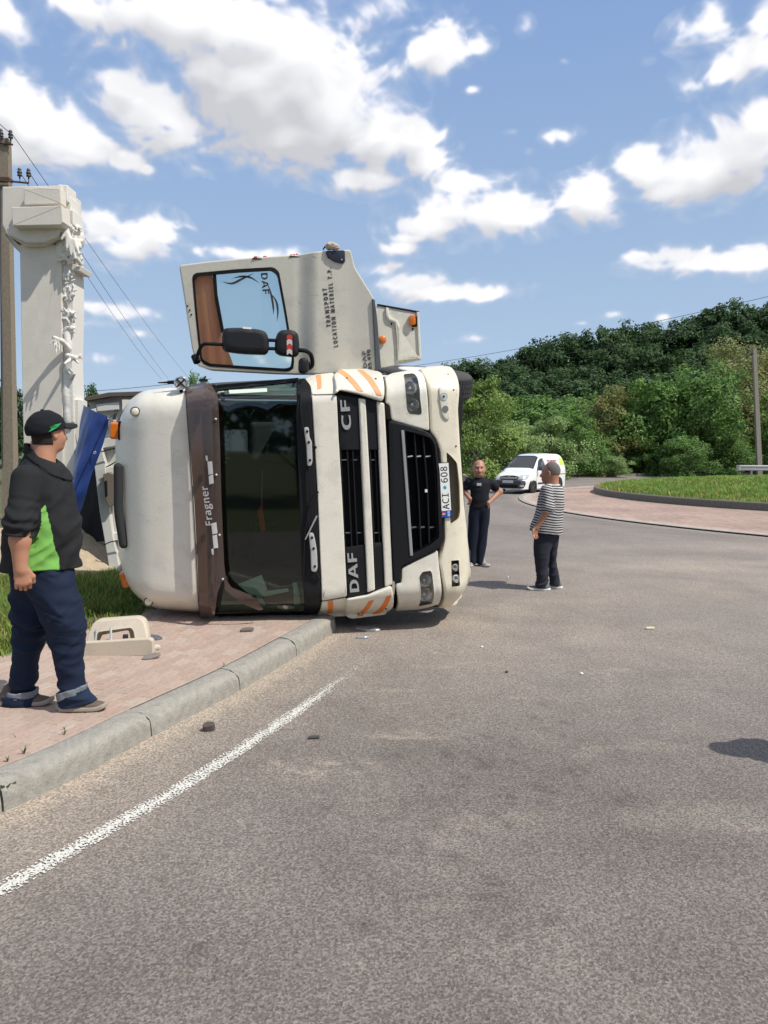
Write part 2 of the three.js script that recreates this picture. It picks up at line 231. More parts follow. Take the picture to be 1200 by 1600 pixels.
// ------------------------------------------------------------------ kerb and brick pavement
const concreteTex = tex(512, 512, (x, y) => { const u = x / 512, v = y / 512, a = u * 6.2832, b = v * 6.2832, k = fbm(Math.cos(a) * 3, Math.sin(a) * 3 + Math.cos(b) * 3, Math.sin(b) * 3, 5), f = noise(u * 128, v * 128, 3), h = noise(u * 256, v * 256, 5), p = noise(u * 64, v * 64, 8) < -0.42 ? 0.72 : 1; const w = (0.295 + 0.11 * k + 0.045 * f + 0.04 * h) * (0.4 + 0.6 * p); return [s255(w * 1.02), s255(w * 0.97), s255(w * 0.85)]; });
const concreteBump = tex(512, 512, (x, y) => { const u = x / 512, v = y / 512, k = 128 + 70 * noise(u * 64, v * 64, 1) + 60 * noise(u * 160, v * 160, 2) + (noise(u * 40, v * 40, 8) < -0.4 ? -50 : 0); return [k, k, k]; }, false);
const kerb = struct(new THREE.Group(), 'worn concrete kerb between the brick pavement and the road'); kerb.name = 'kerb'; scene.add(kerb);
{
  const joints = [0, sOf(237, 1150) - 4.3, sOf(237, 1150) - 3.2, sOf(237, 1150) - 2.15, sOf(237, 1150) - 1.08, sOf(237, 1150), sOf(377, 1078), sOf(464, 1026), sOf(512, 995) + 0.25].filter((v, i) => i === 0 || v > 0.2);
  for (let s = joints[joints.length - 1] + 1; s < KL - 1; s += 1) joints.push(s);
  const prof = [[0, -0.03], [-0.001, 0.05], [-0.004, 0.098], [-0.012, 0.122], [-0.028, 0.138], [-0.05, 0.147], [-0.08, 0.151], [-0.12, 0.152], [-0.145, 0.152], [-0.17, 0.15], [-0.178, 0.14], [-0.178, -0.03]];
  const m = new THREE.MeshStandardMaterial({ map: concreteTex, bumpMap: concreteBump, bumpScale: 0.004, roughness: 0.95 });
  joints.slice(0, -1).forEach((s0, q) => {
    const g0 = s0 + 0.006, g1 = joints[q + 1] - 0.006, near = g1 < 9.5, n = near ? 44 : 8, pos = [], uv = [], idx = [], c = prof.length, r = rng(100 + q), dy = (r() - 0.5) * 0.008, tilt = (r() - 0.5) * 0.01;
    for (let i = 0; i <= n; i++) { const s = mix(g0, g1, i / n), end = Math.min(s - g0, g1 - s); let acc = 0;
      prof.forEach(([t, y], k) => {
        const arris = [0, 0.1, 0.5, 0.9, 1, 0.9, 0.6, 0.2, 0.1, 0, 0, 0][k], chip = arris * (0.016 * Math.max(0, fbm(s * 5, q * 7, k * 0.2, 4) - 0.02) * 2 + 0.06 * Math.max(0, noise(s * 2.2 + q * 3.7, 5, 1) - 0.22) + (end < 0.08 ? (0.08 - end) * 0.28 * (0.6 + r() * 0.5) : 0) + 0.004 * noise(s * 30, k, q));
        const tt = t - chip * 0.8 + 0.003 * noise(s * 8, k * 3), yy = y - chip * 0.55 * (k > 2 ? 1 : 0.4) + (y > 0 ? dy : 0), [x, z] = kerbAt(s, tt + tilt * y); pos.push(x, yy, z);
        if (k) acc += Math.hypot(t - prof[k - 1][0], y - prof[k - 1][1]); uv.push(s, acc); });
    }
    for (let i = 0; i < n; i++) for (let k = 0; k < c - 1; k++) { const a = i * c + k; idx.push(a, a + c, a + 1, a + 1, a + c, a + c + 1); }
    for (const [i, f] of [[0, 1], [n, -1]]) for (let k = 1; k < c - 1; k++) f > 0 ? idx.push(i * c, i * c + k, i * c + k + 1) : idx.push(i * c, i * c + k + 1, i * c + k);
    const g = new THREE.BufferGeometry(); g.setAttribute('position', new THREE.Float32BufferAttribute(pos, 3)); g.setAttribute('uv', new THREE.Float32BufferAttribute(uv, 2)); g.setIndex(idx);
    mesh('kerb_stone', toCreasedNormals(g, 0.9), m, kerb);
  });
}
{
  const W0 = -0.182, W1 = -1.95, g = new THREE.BufferGeometry(), pos = [], idx = [], S1 = kerbST(kerbPx[5].x, kerbPx[5].z)[0] + 2.2; let n = 0;
  for (let s = 0; s <= S1; s += 0.1, n++) for (const t of [W0 + 0.005, (W0 + W1) / 2, W1 - 0.02]) { const [x, z] = kerbAt(s, t); pos.push(x, 0.1478, z); }
  for (let i = 0; i < n - 1; i++) for (const k of [0, 1]) { const a = i * 3 + k; idx.push(a, a + 3, a + 1, a + 1, a + 3, a + 4); }
  g.setAttribute('position', new THREE.Float32BufferAttribute(pos, 3)); g.setIndex(idx); g.computeVertexNormals(); uvWorld(g, 0.8);
  const walk = struct(mesh('sidewalk', g, new THREE.MeshStandardMaterial({ map: concreteTex, color: new THREE.Color().setRGB(1.28, 1.08, 0.92), roughness: 1, bumpMap: concreteBump, bumpScale: 0.004 })), 'pink brick paved pavement beside the road under the truck cab');
  const sh = new THREE.Shape(); sh.moveTo(-0.094, -0.044); sh.lineTo(0.094, -0.044); sh.lineTo(0.094, 0.044); sh.lineTo(-0.094, 0.044);
  const bg = new THREE.ExtrudeGeometry(sh, { depth: 0.04, bevelEnabled: true, bevelSize: 0.003, bevelThickness: 0.003, bevelSegments: 1, bevelOffset: -0.003 }); bg.rotateX(-Math.PI / 2); bg.translate(0, -0.043, 0); uvWorld(bg, 3);
  const bt = tex(256, 256, (x, y) => { const u = x / 256, v = y / 256, k = 0.95 + 0.3 * fbm(u * 8, v * 8, 2, 4) + 0.16 * noise(u * 64, v * 64, 5) + 0.12 * noise(u * 128, v * 128, 7); return [s255(clamp(k)), s255(clamp(k)), s255(clamp(k))]; });
  const tones = [[0.43, 0.315, 0.255], [0.45, 0.34, 0.28], [0.41, 0.295, 0.24], [0.46, 0.365, 0.305], [0.44, 0.32, 0.265], [0.40, 0.30, 0.25]].map((c) => new THREE.MeshStandardMaterial({ color: new THREE.Color().setRGB(...c), map: bt, roughness: 0.95, bumpMap: bt, bumpScale: 0.003 }));
  const r = rng(12), list = []; let row = 0;
  for (let t = W0 - 0.05; t > W1 + 0.04; t -= 0.1, row++) for (let s = 0.1 + (row % 2) * 0.1; s < 12; s += 0.2) { const [x, z, a] = kerbAt(s, t); if (z > 0.3 || z < -10) continue; const d = Math.hypot(x, z), px = -x / -z; const seen = z < -2.2 && Math.abs(x / z) < 0.53 ? 0 : 1; list.push([seen * 50 + d, x, z, a + (r() - 0.5) * 0.02, r(), r(), r()]); }
  list.sort((p, q) => p[0] - q[0]);
  const rest = [];
  list.forEach(([, x, z, a, k, dh, tl], i) => {
    const y = 0.1488 + 0.0016 * dh + 0.002 * noise(x * 2, z * 2);
    if (i < 300) { const b = mesh('brick', bg, tones[Math.floor(k * 6)], walk); b.position.set(x, y, z); b.rotation.set((tl - 0.5) * 0.012, a, (k - 0.5) * 0.012); }
    else { const q = bg.clone(), c = tones[Math.floor(k * 6)].color; q.rotateY(a); q.translate(x, y, z); vcol(q, () => [c.r, c.g, c.b]); rest.push(q); }
  });
  const rm = mergeGeometries(rest); stuff(mesh('paving_bricks', rm, new THREE.MeshStandardMaterial({ vertexColors: true, map: bt, roughness: 0.95 }), walk));
}
// ------------------------------------------------------------------ grass
function tuftGeo(seed, n, h, w, spread) {
  const r = rng(seed), pos = [], idx = [], col = [];
  for (let i = 0; i < n; i++) {
    const a = r() * 6.283, x = (r() - 0.5) * spread, z = (r() - 0.5) * spread, hh = h * (0.5 + r() * 0.8), lean = (0.15 + r() * 0.6) * hh, dx = Math.cos(a), dz = Math.sin(a), ww = w * (0.6 + r() * 0.8), b = pos.length / 3;
    const sx = -dz * ww / 2, sz = dx * ww / 2;
    pos.push(x - sx, 0, z - sz, x + sx, 0, z + sz, x + dx * lean * 0.35 - sx * 0.8, hh * 0.6, z + dz * lean * 0.35 - sz * 0.8, x + dx * lean * 0.35 + sx * 0.8, hh * 0.6, z + dz * lean * 0.35 + sz * 0.8, x + dx * lean, hh, z + dz * lean);
    idx.push(b, b + 1, b + 2, b + 1, b + 3, b + 2, b + 2, b + 3, b + 4);
    const k = 0.75 + r() * 0.5, y = r() < 0.07 ? 1 : 0; for (let q = 0; q < 5; q++) col.push(mix(0.078, 0.24, y) * k, mix(0.185, 0.23, y) * k, mix(0.026, 0.09, y) * k);
  }
  const g = new THREE.BufferGeometry(); g.setAttribute('position', new THREE.Float32BufferAttribute(pos, 3)); g.setAttribute('color', new THREE.Float32BufferAttribute(col, 3)); g.setIndex(idx); g.computeVertexNormals(); return g;
}
const grassMat = phys(1, 1, 1, 0.9, { vertexColors: true, side: THREE.DoubleSide, transmission: 0.25, specularIntensity: 0.4 });
function field(name, label, geo, places, parent) {
  const m = new THREE.InstancedMesh(geo, grassMat, places.length), o = new THREE.Object3D(); m.castShadow = m.receiveShadow = true;
  places.forEach(([x, y, z, s, a, tint], i) => { o.position.set(x, y, z); o.rotation.set(0, a, 0); o.scale.setScalar(s); o.updateMatrix(); m.setMatrixAt(i, o.matrix); m.setColorAt(i, new THREE.Color().setRGB(tint[0], tint[1], tint[2])); });
  m.name = parent ? name : numbered(name); (parent || scene).add(m); stuff(m); m.userData.label = label; return m;
}
// verge on the left behind the pavement
{
  const pos = [], idx = []; const SE = kerbST(kerbPx[5].x, kerbPx[5].z)[0]; let n = 0; for (let s = 0; s <= KL - 1; s += 0.25, n++) for (let k = 0; k < 9; k++) { const t = mix(-1.95, -0.24, sstep(SE + 1.2, SE + 2.4, s)) - k * k * 0.11 * (1 + 0.6 * sstep(SE, SE + 4, s)), [x, z] = kerbAt(s, t); pos.push(x, k === 0 ? 0.12 : 0.135 + 0.02 * noise(x, z), z); }
  for (let i = 0; i < n - 1; i++) for (let k = 0; k < 8; k++) { const a = i * 9 + k; idx.push(a, a + 9, a + 1, a + 1, a + 9, a + 10); }
  const g = new THREE.BufferGeometry(); g.setAttribute('position', new THREE.Float32BufferAttribute(pos, 3)); g.setIndex(idx); g.computeVertexNormals();
  vcol(g, (x, y, z) => { const k = 0.8 + fbm(x * 3, z * 3, 1, 3), d = sstep(0.0, 0.25, fbm(x * 1.3, z * 1.3, 6, 3)); return [mix(0.10, 0.2, d) * k, mix(0.11, 0.17, d) * k, mix(0.045, 0.11, d) * k]; });
  struct(mesh('grass_verge', g, new THREE.MeshStandardMaterial({ vertexColors: true, roughness: 1 })), 'grassy earth verge behind the brick pavement');
  const r = rng(77), pl = [];
  for (let i = 0; i < 26000; i++) { const s = 2 + r() * 12, t = -1.9 - Math.pow(r(), 1.25) * 5.0, [x, z] = kerbAt(s, t), y = 0.12; if (z > -3 || z < -13 || Math.abs(x / z) > 0.62 || x / -z > -0.28) continue; const e = sstep(-1.93, -2.3, t), dns = fbm(x * 0.9, z * 0.9, 2, 3); if (dns < -0.3 || (e < 1 && r() > 0.35 + e)) continue; const tn = 1.1 + 0.6 * r() + dns * 0.8, yl = noise(x * 0.8, z * 0.8, 9); pl.push([x, y, z, (0.7 + r() * 0.6 + dns * 0.6) * (0.6 + 0.4 * e), r() * 6.28, [tn * (1.15 + 0.3 * yl), tn, tn]]); }
  field('verge_grass', 'tall green grass growing on the verge behind the pavement', tuftGeo(3, 11, 0.125, 0.007, 0.1), pl);
}
// ------------------------------------------------------------------ roundabout
function ring(c0, r0, c1, r1, y, seg = 200, rows = 4) { const pos = [], idx = []; for (let i = 0; i <= seg; i++) for (let k = 0; k <= rows; k++) { const a = i / seg * Math.PI * 2, t = k / rows; pos.push(mix(c0.x + Math.cos(a) * r0, c1.x + Math.cos(a) * r1, t), y, mix(c0.z + Math.sin(a) * r0, c1.z + Math.sin(a) * r1, t)); if (i < seg && k < rows) { const q = i * (rows + 1) + k; idx.push(q, q + rows + 1, q + 1, q + 1, q + rows + 1, q + rows + 2); } } const g = new THREE.BufferGeometry(); g.setAttribute('position', new THREE.Float32BufferAttribute(pos, 3)); g.setIndex(idx); g.computeVertexNormals(); return g; }
{
  const g = uvWorld(ring(isle, ISLE_R - 0.05, apron, APRON_R, 0.03, 220, 10), 0.5);
  const t = tex(1024, 1024, (x, y) => { const u = x / 1024 * 20, v = y / 1024 * 10, row = Math.floor(u), ox = (v + (row % 2) * 0.5), c = Math.floor(ox), j = Math.min(u - row, 1 - (u - row)) < 0.05 || Math.min(ox - c, 1 - (ox - c)) < 0.03, h = ((Math.sin(row * 127.1 + (c % 10) * 311.7) * 43758.5) % 1 + 1) % 1, k = 0.85 + 0.3 * h + 0.2 * noise(x / 8, y / 8, 1); return j ? [s255(0.36), s255(0.31), s255(0.25)] : [s255(0.36 * k), s255(0.245 * k), s255(0.2 * k)]; });
  vcol(g, (x, y, z) => { const r = Math.hypot(x - apron.x, z - apron.z), k = 0.95 + 0.5 * fbm(x * 0.6, z * 0.6, 3, 3), e = sstep(0.5, 0.1, APRON_R - r); return [mix(k, 1.25, e), mix(k, 1.45, e), mix(k, 1.5, e)]; });
  struct(mesh('brick_apron', g, new THREE.MeshStandardMaterial({ map: t, vertexColors: true, roughness: 0.95 })), 'pink paved ring round the grassy roundabout island');
  const edge = [], mt = new THREE.MeshStandardMaterial({ map: concreteTex, roughness: 0.95, bumpMap: concreteBump, bumpScale: 0.004 });
  // flush concrete edging round the apron
  const eg = ring(apron, APRON_R, apron, APRON_R + 0.16, 0.034, 220, 1); uvWorld(eg, 1); struct(mesh('apron_edging', eg, mt), 'thin pale concrete strip round the pink paved ring');
  const ik = struct(new THREE.Group(), 'grey kerb of stones round the roundabout island'); ik.name = 'island_kerb'; scene.add(ik);
  const N = 78, mt2 = new THREE.MeshStandardMaterial({ map: concreteTex, color: new THREE.Color().setRGB(0.5, 0.5, 0.47), roughness: 0.95 });
  for (let i = 0; i < N; i++) {
    const a0 = i / N * Math.PI * 2, da = Math.PI * 2 / N - 0.0006, pr = [[0, 0], [0.0, 0.24], [-0.03, 0.27], [-0.15, 0.27], [-0.15, 0]], pos = [], uv = [], idx = [];
    for (let k = 0; k <= 3; k++) pr.forEach(([d, y], q) => { const a = a0 + da * k / 3, R = ISLE_R + d; pos.push(isle.x + Math.cos(a) * R, y, isle.z + Math.sin(a) * R); uv.push(k / 3, q * 0.1); });
    for (let k = 0; k < 3; k++) for (let q = 0; q < 4; q++) { const a = k * 5 + q; idx.push(a, a + 1, a + 5, a + 1, a + 6, a + 5); }
    idx.push(0, 2, 1, 0, 3, 2, 0, 4, 3, 15, 16, 17, 15, 17, 18, 15, 18, 19);
    const g2 = new THREE.BufferGeometry(); g2.setAttribute('position', new THREE.Float32BufferAttribute(pos, 3)); g2.setAttribute('uv', new THREE.Float32BufferAttribute(uv, 2)); g2.setIndex(idx); mesh('kerb_stone', toCreasedNormals(g2, 0.6), mt2, ik);
  }
  const mound = (r) => 0.22 + 0.42 * (1 - (r / ISLE_R) ** 2);
  const gg = new THREE.RingGeometry(0.01, ISLE_R - 0.12, 90, 14); gg.rotateX(-Math.PI / 2); { const p = gg.attributes.position; for (let i = 0; i < p.count; i++) { const r = Math.hypot(p.getX(i), p.getZ(i)); p.setY(i, mound(r) + 0.05 * noise(p.getX(i), p.getZ(i))); } } gg.translate(isle.x, 0, isle.z); gg.computeVertexNormals();
  vcol(gg, (x, y, z) => { const k = 0.9 + fbm(x * 0.7, z * 0.7, 2, 3); return [0.13 * k, 0.19 * k, 0.05 * k]; });
  struct(mesh('island_mound', gg, new THREE.MeshStandardMaterial({ vertexColors: true, roughness: 1 })), 'low green mound in the middle of the roundabout');
  const r = rng(8), pl = [];
  for (let i = 0; i < 17000; i++) { const a = r() * 6.283, q = Math.sqrt(r()) * (ISLE_R - 0.25), x = isle.x + Math.cos(a) * q, z = isle.z + Math.sin(a) * q; if (x / -z > 0.56) continue; const d = fbm(x * 0.8, z * 0.8, 4, 3), k = 1.45 + r() * 0.6 + d * 0.6; pl.push([x, mound(q) - 0.01, z, 0.55 + r() * 0.6 + d * 0.5, r() * 6.28, [k * (1.4 + 0.35 * noise(x * 0.5, z * 0.5, 3)), k * 0.98, k * 1.3]]); }
  field('island_grass', 'bright green grass with pale seed heads on the roundabout island', tuftGeo(9, 13, 0.15, 0.02, 0.34), pl);
}
// far kerb and walk on the other side of the roundabout
{
  const pts = []; for (let i = 0; i <= 40; i++) { const x = -6 + i * 1.6; pts.push(V(x, 0, -(51 + 0.16 * x + 0.0016 * x * x))); }
  const pos = [], uv = [], idx = [], pr = [[0, 0], [0, 0.16], [0.2, 0.17], [0.25, 0.165], [1.9, 0.17], [2.0, 0.02]];
  pts.forEach((p, i) => pr.forEach(([d, y]) => { pos.push(p.x, y, p.z - d); uv.push(i * 1.6, d + y); }));
  for (let i = 0; i < 40; i++) for (let k = 0; k < 5; k++) { const a = i * 6 + k; idx.push(a, a + 6, a + 1, a + 1, a + 6, a + 7); }
  const g = new THREE.BufferGeometry(); g.setAttribute('position', new THREE.Float32BufferAttribute(pos, 3)); g.setAttribute('uv', new THREE.Float32BufferAttribute(uv, 2)); g.setIndex(idx);
  struct(mesh('far_pavement', toCreasedNormals(g, 0.5), new THREE.MeshStandardMaterial({ map: concreteTex, color: new THREE.Color().setRGB(1, 0.93, 0.84), roughness: 0.95 })), 'pale concrete kerb and walk along the far side of the road');
  const r = rng(58), pl = []; for (let i = 0; i < 9000; i++) { const x = -5 + r() * 50, z = -(53.3 + 0.16 * x + 0.0016 * x * x) - Math.pow(r(), 1.5) * 9, k = 0.8 + r() * 0.6, y = noise(x * 0.3, z * 0.3, 5); if (x / -z > 0.58) continue; pl.push([x, hillH(x, z) - 0.03, z, 0.8 + r() * 1.4 + y, r() * 6.28, [k * (1.2 + 0.6 * y), k, k]]); }
  field('roadside_grass', 'rough grass along the foot of the trees beyond the far kerb', tuftGeo(10, 10, 0.22, 0.03, 0.5), pl);
}
// ------------------------------------------------------------------ trees and bushes
function leafMat(t = 0.4) { return phys(1, 1, 1, 0.85, { vertexColors: true, side: THREE.DoubleSide, transmission: t, specularIntensity: 0.5 }); }
const LEAF = leafMat(), BARK = std(0.10, 0.08, 0.06, 1), BARKP = std(0.2, 0.17, 0.13, 1);
// crown: lumps of leaves round limb ends, with gaps between; all in units of a tree of height h
function treeKind(seed, { h, r, base, lumps, leaves, leaf, c0, c1, spread = 0.55, up = 0.5, trunkR = 0.14, stems = 1, shape = 0.5, mat = LEAF, bark = BARK, lumpR = 0.42 }) {
  const R = rng(seed), ends = [], wood = [];
  for (let s = 0; s < stems; s++) {
    const a0 = R() * 6.28, lean = stems > 1 ? r * 0.35 * (0.4 + R()) : r * 0.06, top = V(Math.cos(a0) * lean, h * 0.86, Math.sin(a0) * lean), p0 = V(Math.cos(a0) * lean * 0.15, -0.3, Math.sin(a0) * lean * 0.15);
    const pts = [p0, p0.clone().lerp(top, 0.35).add(V((R() - 0.5) * r * 0.12, 0, (R() - 0.5) * r * 0.12)), p0.clone().lerp(top, 0.7).add(V((R() - 0.5) * r * 0.14, 0, (R() - 0.5) * r * 0.14)), top];
    for (let i = 0; i < 3; i++) wood.push(bar(pts[i], pts[i + 1], trunkR * (1 - i * 0.3), trunkR * (0.7 - i * 0.28), 7));
    const n = Math.ceil(lumps / stems);
    for (let i = 0; i < n; i++) {
      const f = base + (1 - base) * Math.pow((i + 0.3 + R() * 0.6) / n, 0.9), y = h * f * 0.95, env = Math.pow(Math.sin(Math.PI * clamp(0.10 + 0.9 * Math.pow((f - base) / (1 - base), shape) * 0.93)), 0.75), a = i * 2.4 + R() * 0.9, q = r * env * (0.35 + 0.6 * Math.sqrt(R()));
      const t = clamp(y / (h * 0.86) - 0.16, 0.05, 0.97), from = t < 0.35 ? pts[0].clone().lerp(pts[1], t / 0.35) : t < 0.7 ? pts[1].clone().lerp(pts[2], (t - 0.35) / 0.35) : pts[2].clone().lerp(pts[3], (t - 0.7) / 0.3), e = V(top.x * f + Math.cos(a) * q, y, top.z * f + Math.sin(a) * q);
      const m = from.clone().lerp(e, 0.55).add(V(0, -0.04 * h * R(), 0)); wood.push(bar(from, m, trunkR * 0.32, trunkR * 0.2, 5), bar(m, e, trunkR * 0.2, trunkR * 0.07, 5));
      ends.push([e, r * lumpR * (0.6 + R() * 0.7) * (0.75 + 0.25 * env)]);
    }
  }
  const pos = [], col = [], idx = [], per = Math.floor(leaves / ends.length);
  for (const [e, s] of ends) {
    const tone = R(), sub = []; for (let k = 0; k < 7; k++) { const u = V(R() - 0.5, (R() - 0.5) * 0.9, R() - 0.5).normalize().multiplyScalar(s * (0.55 + 0.4 * R())); sub.push(u); }
    for (let i = 0; i < per; i++) {
      const c = sub[Math.floor(R() * 7)], d = V(R() - 0.5, R() - 0.5, R() - 0.5).normalize().multiplyScalar(s * spread * Math.pow(R(), 0.5)), p = c.clone().add(d); p.y *= 0.78; p.add(e);
      const out = p.clone().sub(e).normalize(), nrm = V((R() - 0.5) * 1.6, (R() - 0.5) * 1.6 + up, (R() - 0.5) * 1.6).addScaledVector(out, 0.8).normalize(), ax = V(R() - 0.5, R() - 0.5, R() - 0.5).cross(nrm).normalize(), ay = ax.clone().cross(nrm), L = leaf * (0.6 + R() * 0.8), Wd = L * (0.42 + 0.2 * R()), b = pos.length / 3;
      const q = (a, w, k) => pos.push(p.x + ax.x * a + ay.x * w + nrm.x * k, p.y + ax.y * a + ay.y * w + nrm.y * k, p.z + ax.z * a + ay.z * w + nrm.z * k);
      q(-L / 2, 0, 0); q(0, -Wd / 2, L * 0.08); q(L / 2, 0, -L * 0.06); q(0, Wd / 2, L * 0.08); idx.push(b, b + 1, b + 2, b, b + 2, b + 3);
      const t = clamp(tone * 0.6 + R() * 0.5), k = 0.75 + R() * 0.5; for (let j = 0; j < 4; j++) col.push(mix(c0[0], c1[0], t) * k, mix(c0[1], c1[1], t) * k, mix(c0[2], c1[2], t) * k);
    }
  }
  const g = new THREE.BufferGeometry(); g.setAttribute('position', new THREE.Float32BufferAttribute(pos, 3)); g.setAttribute('color', new THREE.Float32BufferAttribute(col, 3)); g.setIndex(idx); g.computeVertexNormals();
  return { h, r, crown: g, wood: merge(wood), mat, bark };
}
const proto = {};
function tree(kind, name, label, category, group, p, h, w, turn) {
  const key = name + kind.crown.uuid; let o;
  if (!proto[key]) { o = proto[key] = new THREE.Group(); mesh('trunk', kind.wood, kind.bark, o); mesh('crown', kind.crown, kind.mat, o); } else o = proto[key].clone();
  o.name = numbered(name); scene.add(o); o.position.copy(p); o.rotation.y = turn; o.scale.set(w / (2 * kind.r), h / kind.h, w / (2 * kind.r)); tag(o, label, category, group); return o;
}
const dk = { c0: [0.032, 0.078, 0.024], c1: [0.075, 0.145, 0.042] };
const DARK = [21, 22, 23, 24].map((s, i) => treeKind(s, { h: 13, r: 5.2, base: 0.22, lumps: 24, leaves: 9000, leaf: 0.5, ...dk, trunkR: 0.22, shape: 0.7 }));
const MID = [31, 32, 33].map((s) => treeKind(s, { h: 6, r: 3, base: 0.05, lumps: 30, leaves: 13000, leaf: 0.24, c0: [0.09, 0.19, 0.042], c1: [0.21, 0.36, 0.085], trunkR: 0.1, stems: 3 }));
const PALE = [41, 42].map((s) => treeKind(s, { h: 4.5, r: 2.4, base: 0.04, lumps: 30, leaves: 13000, leaf: 0.2, c0: [0.20, 0.31, 0.10], c1: [0.36, 0.48, 0.19], trunkR: 0.07, stems: 5, up: 0.2 }));
const OLIVE = [51, 52].map((s) => treeKind(s, { h: 7, r: 3.2, base: 0.12, lumps: 26, leaves: 10000, leaf: 0.24, c0: [0.17, 0.21, 0.06], c1: [0.30, 0.28, 0.09], trunkR: 0.13, stems: 2 }));
const SPARSE = [61].map((s) => treeKind(s, { h: 10, r: 3.2, base: 0.2, lumps: 34, leaves: 8000, leaf: 0.22, c0: [0.24, 0.28, 0.10], c1: [0.36, 0.38, 0.16], trunkR: 0.16, stems: 3, lumpR: 0.36, bark: BARKP, spread: 0.7 }));
const NEARL = treeKind(71, { h: 6, r: 2.8, base: 0.03, lumps: 32, leaves: 15000, leaf: 0.2, c0: [0.13, 0.22, 0.045], c1: [0.29, 0.40, 0.10], trunkR: 0.1, stems: 4 });
{
  const r = rng(400), at = (px, depth) => { const d = ray(px, 705), x = d.x / -d.z * depth; return V(x, hillH(x, -depth) - 0.05, -depth); };
  // dark wood on the hill: three rows whose tops follow the skyline of the photograph
  const skyline = (px) => { const T = [[640, 590], [700, 578], [740, 566], [790, 558], [820, 545], [860, 540], [900, 538], [940, 528], [960, 512], [990, 503], [1020, 516], [1050, 502], [1090, 492], [1130, 482], [1170, 476], [1230, 470], [1300, 462]]; for (let i = 1; i < T.length; i++) if (px <= T[i][0]) return mix(T[i - 1][1], T[i][1], (px - T[i - 1][0]) / (T[i][0] - T[i - 1][0])); return 470; };
  let n = 0;
  const forest = (px, depth, ty, w, where) => { const p = at(px, depth), h = 1.75 + (705 - ty) * depth / 1200 - p.y; tree(DARK[n++ % 4], 'forest_tree', 'dark green tree in the dense hillside wood, ' + where, 'tree', 'dark trees of the hillside wood, ' + where, p, h, w, r() * 6.28); };
  for (let px = 650; px < 1270; px += 33) forest(px + (r() - 0.5) * 16, 112 + r() * 8, skyline(px) + (r() - 0.35) * 16, 9.5 + r() * 3, 'its crown on the skyline');
  for (let px = 660; px < 1270; px += 38) forest(px + (r() - 0.5) * 16, 96 + r() * 6, skyline(px) + 34 + r() * 26, 8.5 + r() * 3, 'in the row just below the skyline');
  for (let px = 700; px < 1270; px += 42) forest(px + (r() - 0.5) * 16, 80 + r() * 6, skyline(px) * 0.45 + 0.55 * 640 + r() * 18, 7.5 + r() * 2.5, 'low in front behind the lighter trees');
  for (let px = 716; px < 1280; px += 34) { const p = at(px + (r() - 0.5) * 14, 66 + r() * 7), ty = 622 + r() * 26 - 18 * sstep(980, 1100, px), h = 1.75 + (705 - ty) * 70 / 1200 - p.y; tree(MID[Math.floor(r() * 3)], 'forest_tree', 'mid green tree filling the edge of the wood behind the front bushes', 'tree', 'mid green trees along the edge of the wood', p, h, 7 + r() * 2.5, r() * 6.28); }
  const front = (kind, name, label, px, depth, ty, wpx, turn = r() * 6.28, group) => { const p = at(px, depth); tree(kind, name, label, 'tree', group, p, 1.75 + (705 - ty) * depth / 1200 - p.y, wpx * depth / 1200 * 1.1, turn); };
  front(NEARL, 'bushy_tree', 'yellow green bushy tree close behind the truck bumper and the man in black', 742, 44, 596, 120);
  front(PALE[0], 'pale_bush', 'pale green feathery bush directly behind the white van roof', 806, 47, 660, 92);
  front(PALE[1], 'pale_bush', 'pale green bush rising right of the white van above the striped man', 858, 49, 655, 96);
  front(MID[0], 'bushy_tree', 'mid green bushy tree between the pale bushes and the brownish tree', 908, 53, 648, 84);
  front(OLIVE[0], 'brownish_tree', 'brownish olive tree with new leaves left of the tall green trees', 955, 57, 610, 110);
  front(MID[1], 'bushy_tree', 'broad mid green tree in the middle above the roundabout grass', 1012, 58, 602, 130);
  front(MID[2], 'bushy_tree', 'tall fresh green tree with large bright leaves left of the bare branched tree', 1074, 56, 584, 140);
  front(SPARSE[0], 'sparse_tree', 'sparse yellowish tree with visible bare branches left of the right utility pole', 1138, 60, 532, 130);
  front(OLIVE[1], 'brownish_tree', 'yellowish tree behind the utility pole at the right edge', 1196, 62, 560, 100);
  front(MID[0], 'bushy_tree', 'green tree half cut by the right edge behind the guard rail', 1225, 57, 610, 110);
  front(MID[1], 'low_bush', 'low leafy bush at the foot of the bright green tree', 1078, 51.5, 682, 75);
  front(MID[2], 'low_bush', 'low green bush left of the guard rail end behind the roundabout grass', 1130, 55, 672, 80);
  front(PALE[0], 'low_bush', 'small yellow green bush standing at the far kerb', 962, 51.5, 713, 44);
  front(MID[0], 'low_bush', 'dark green bush at the foot of the brownish tree', 930, 55.5, 690, 70);
  front(MID[2], 'low_bush', 'green bush low behind the white van bonnet', 776, 50, 690, 66);
  front(MID[1], 'low_bush', 'green bush in shade between the brownish and the broad green trees', 1020, 56, 682, 76);
  // left side
  front(DARK[1], 'tree', 'dark green tree between the left utility pole and the monument', 28, 42, 606, 70);
  front(DARK[2], 'tree', 'dark green tree at the left edge behind the utility pole', -18, 45, 596, 80);
  front(DARK[3], 'tree', 'green treetop just above the trailer beside the blue tarpaulin', 146, 60, 610, 50);
  front(MID[0], 'tree', 'treetop far off between the cab roof and the open door', 322, 90, 592, 46);
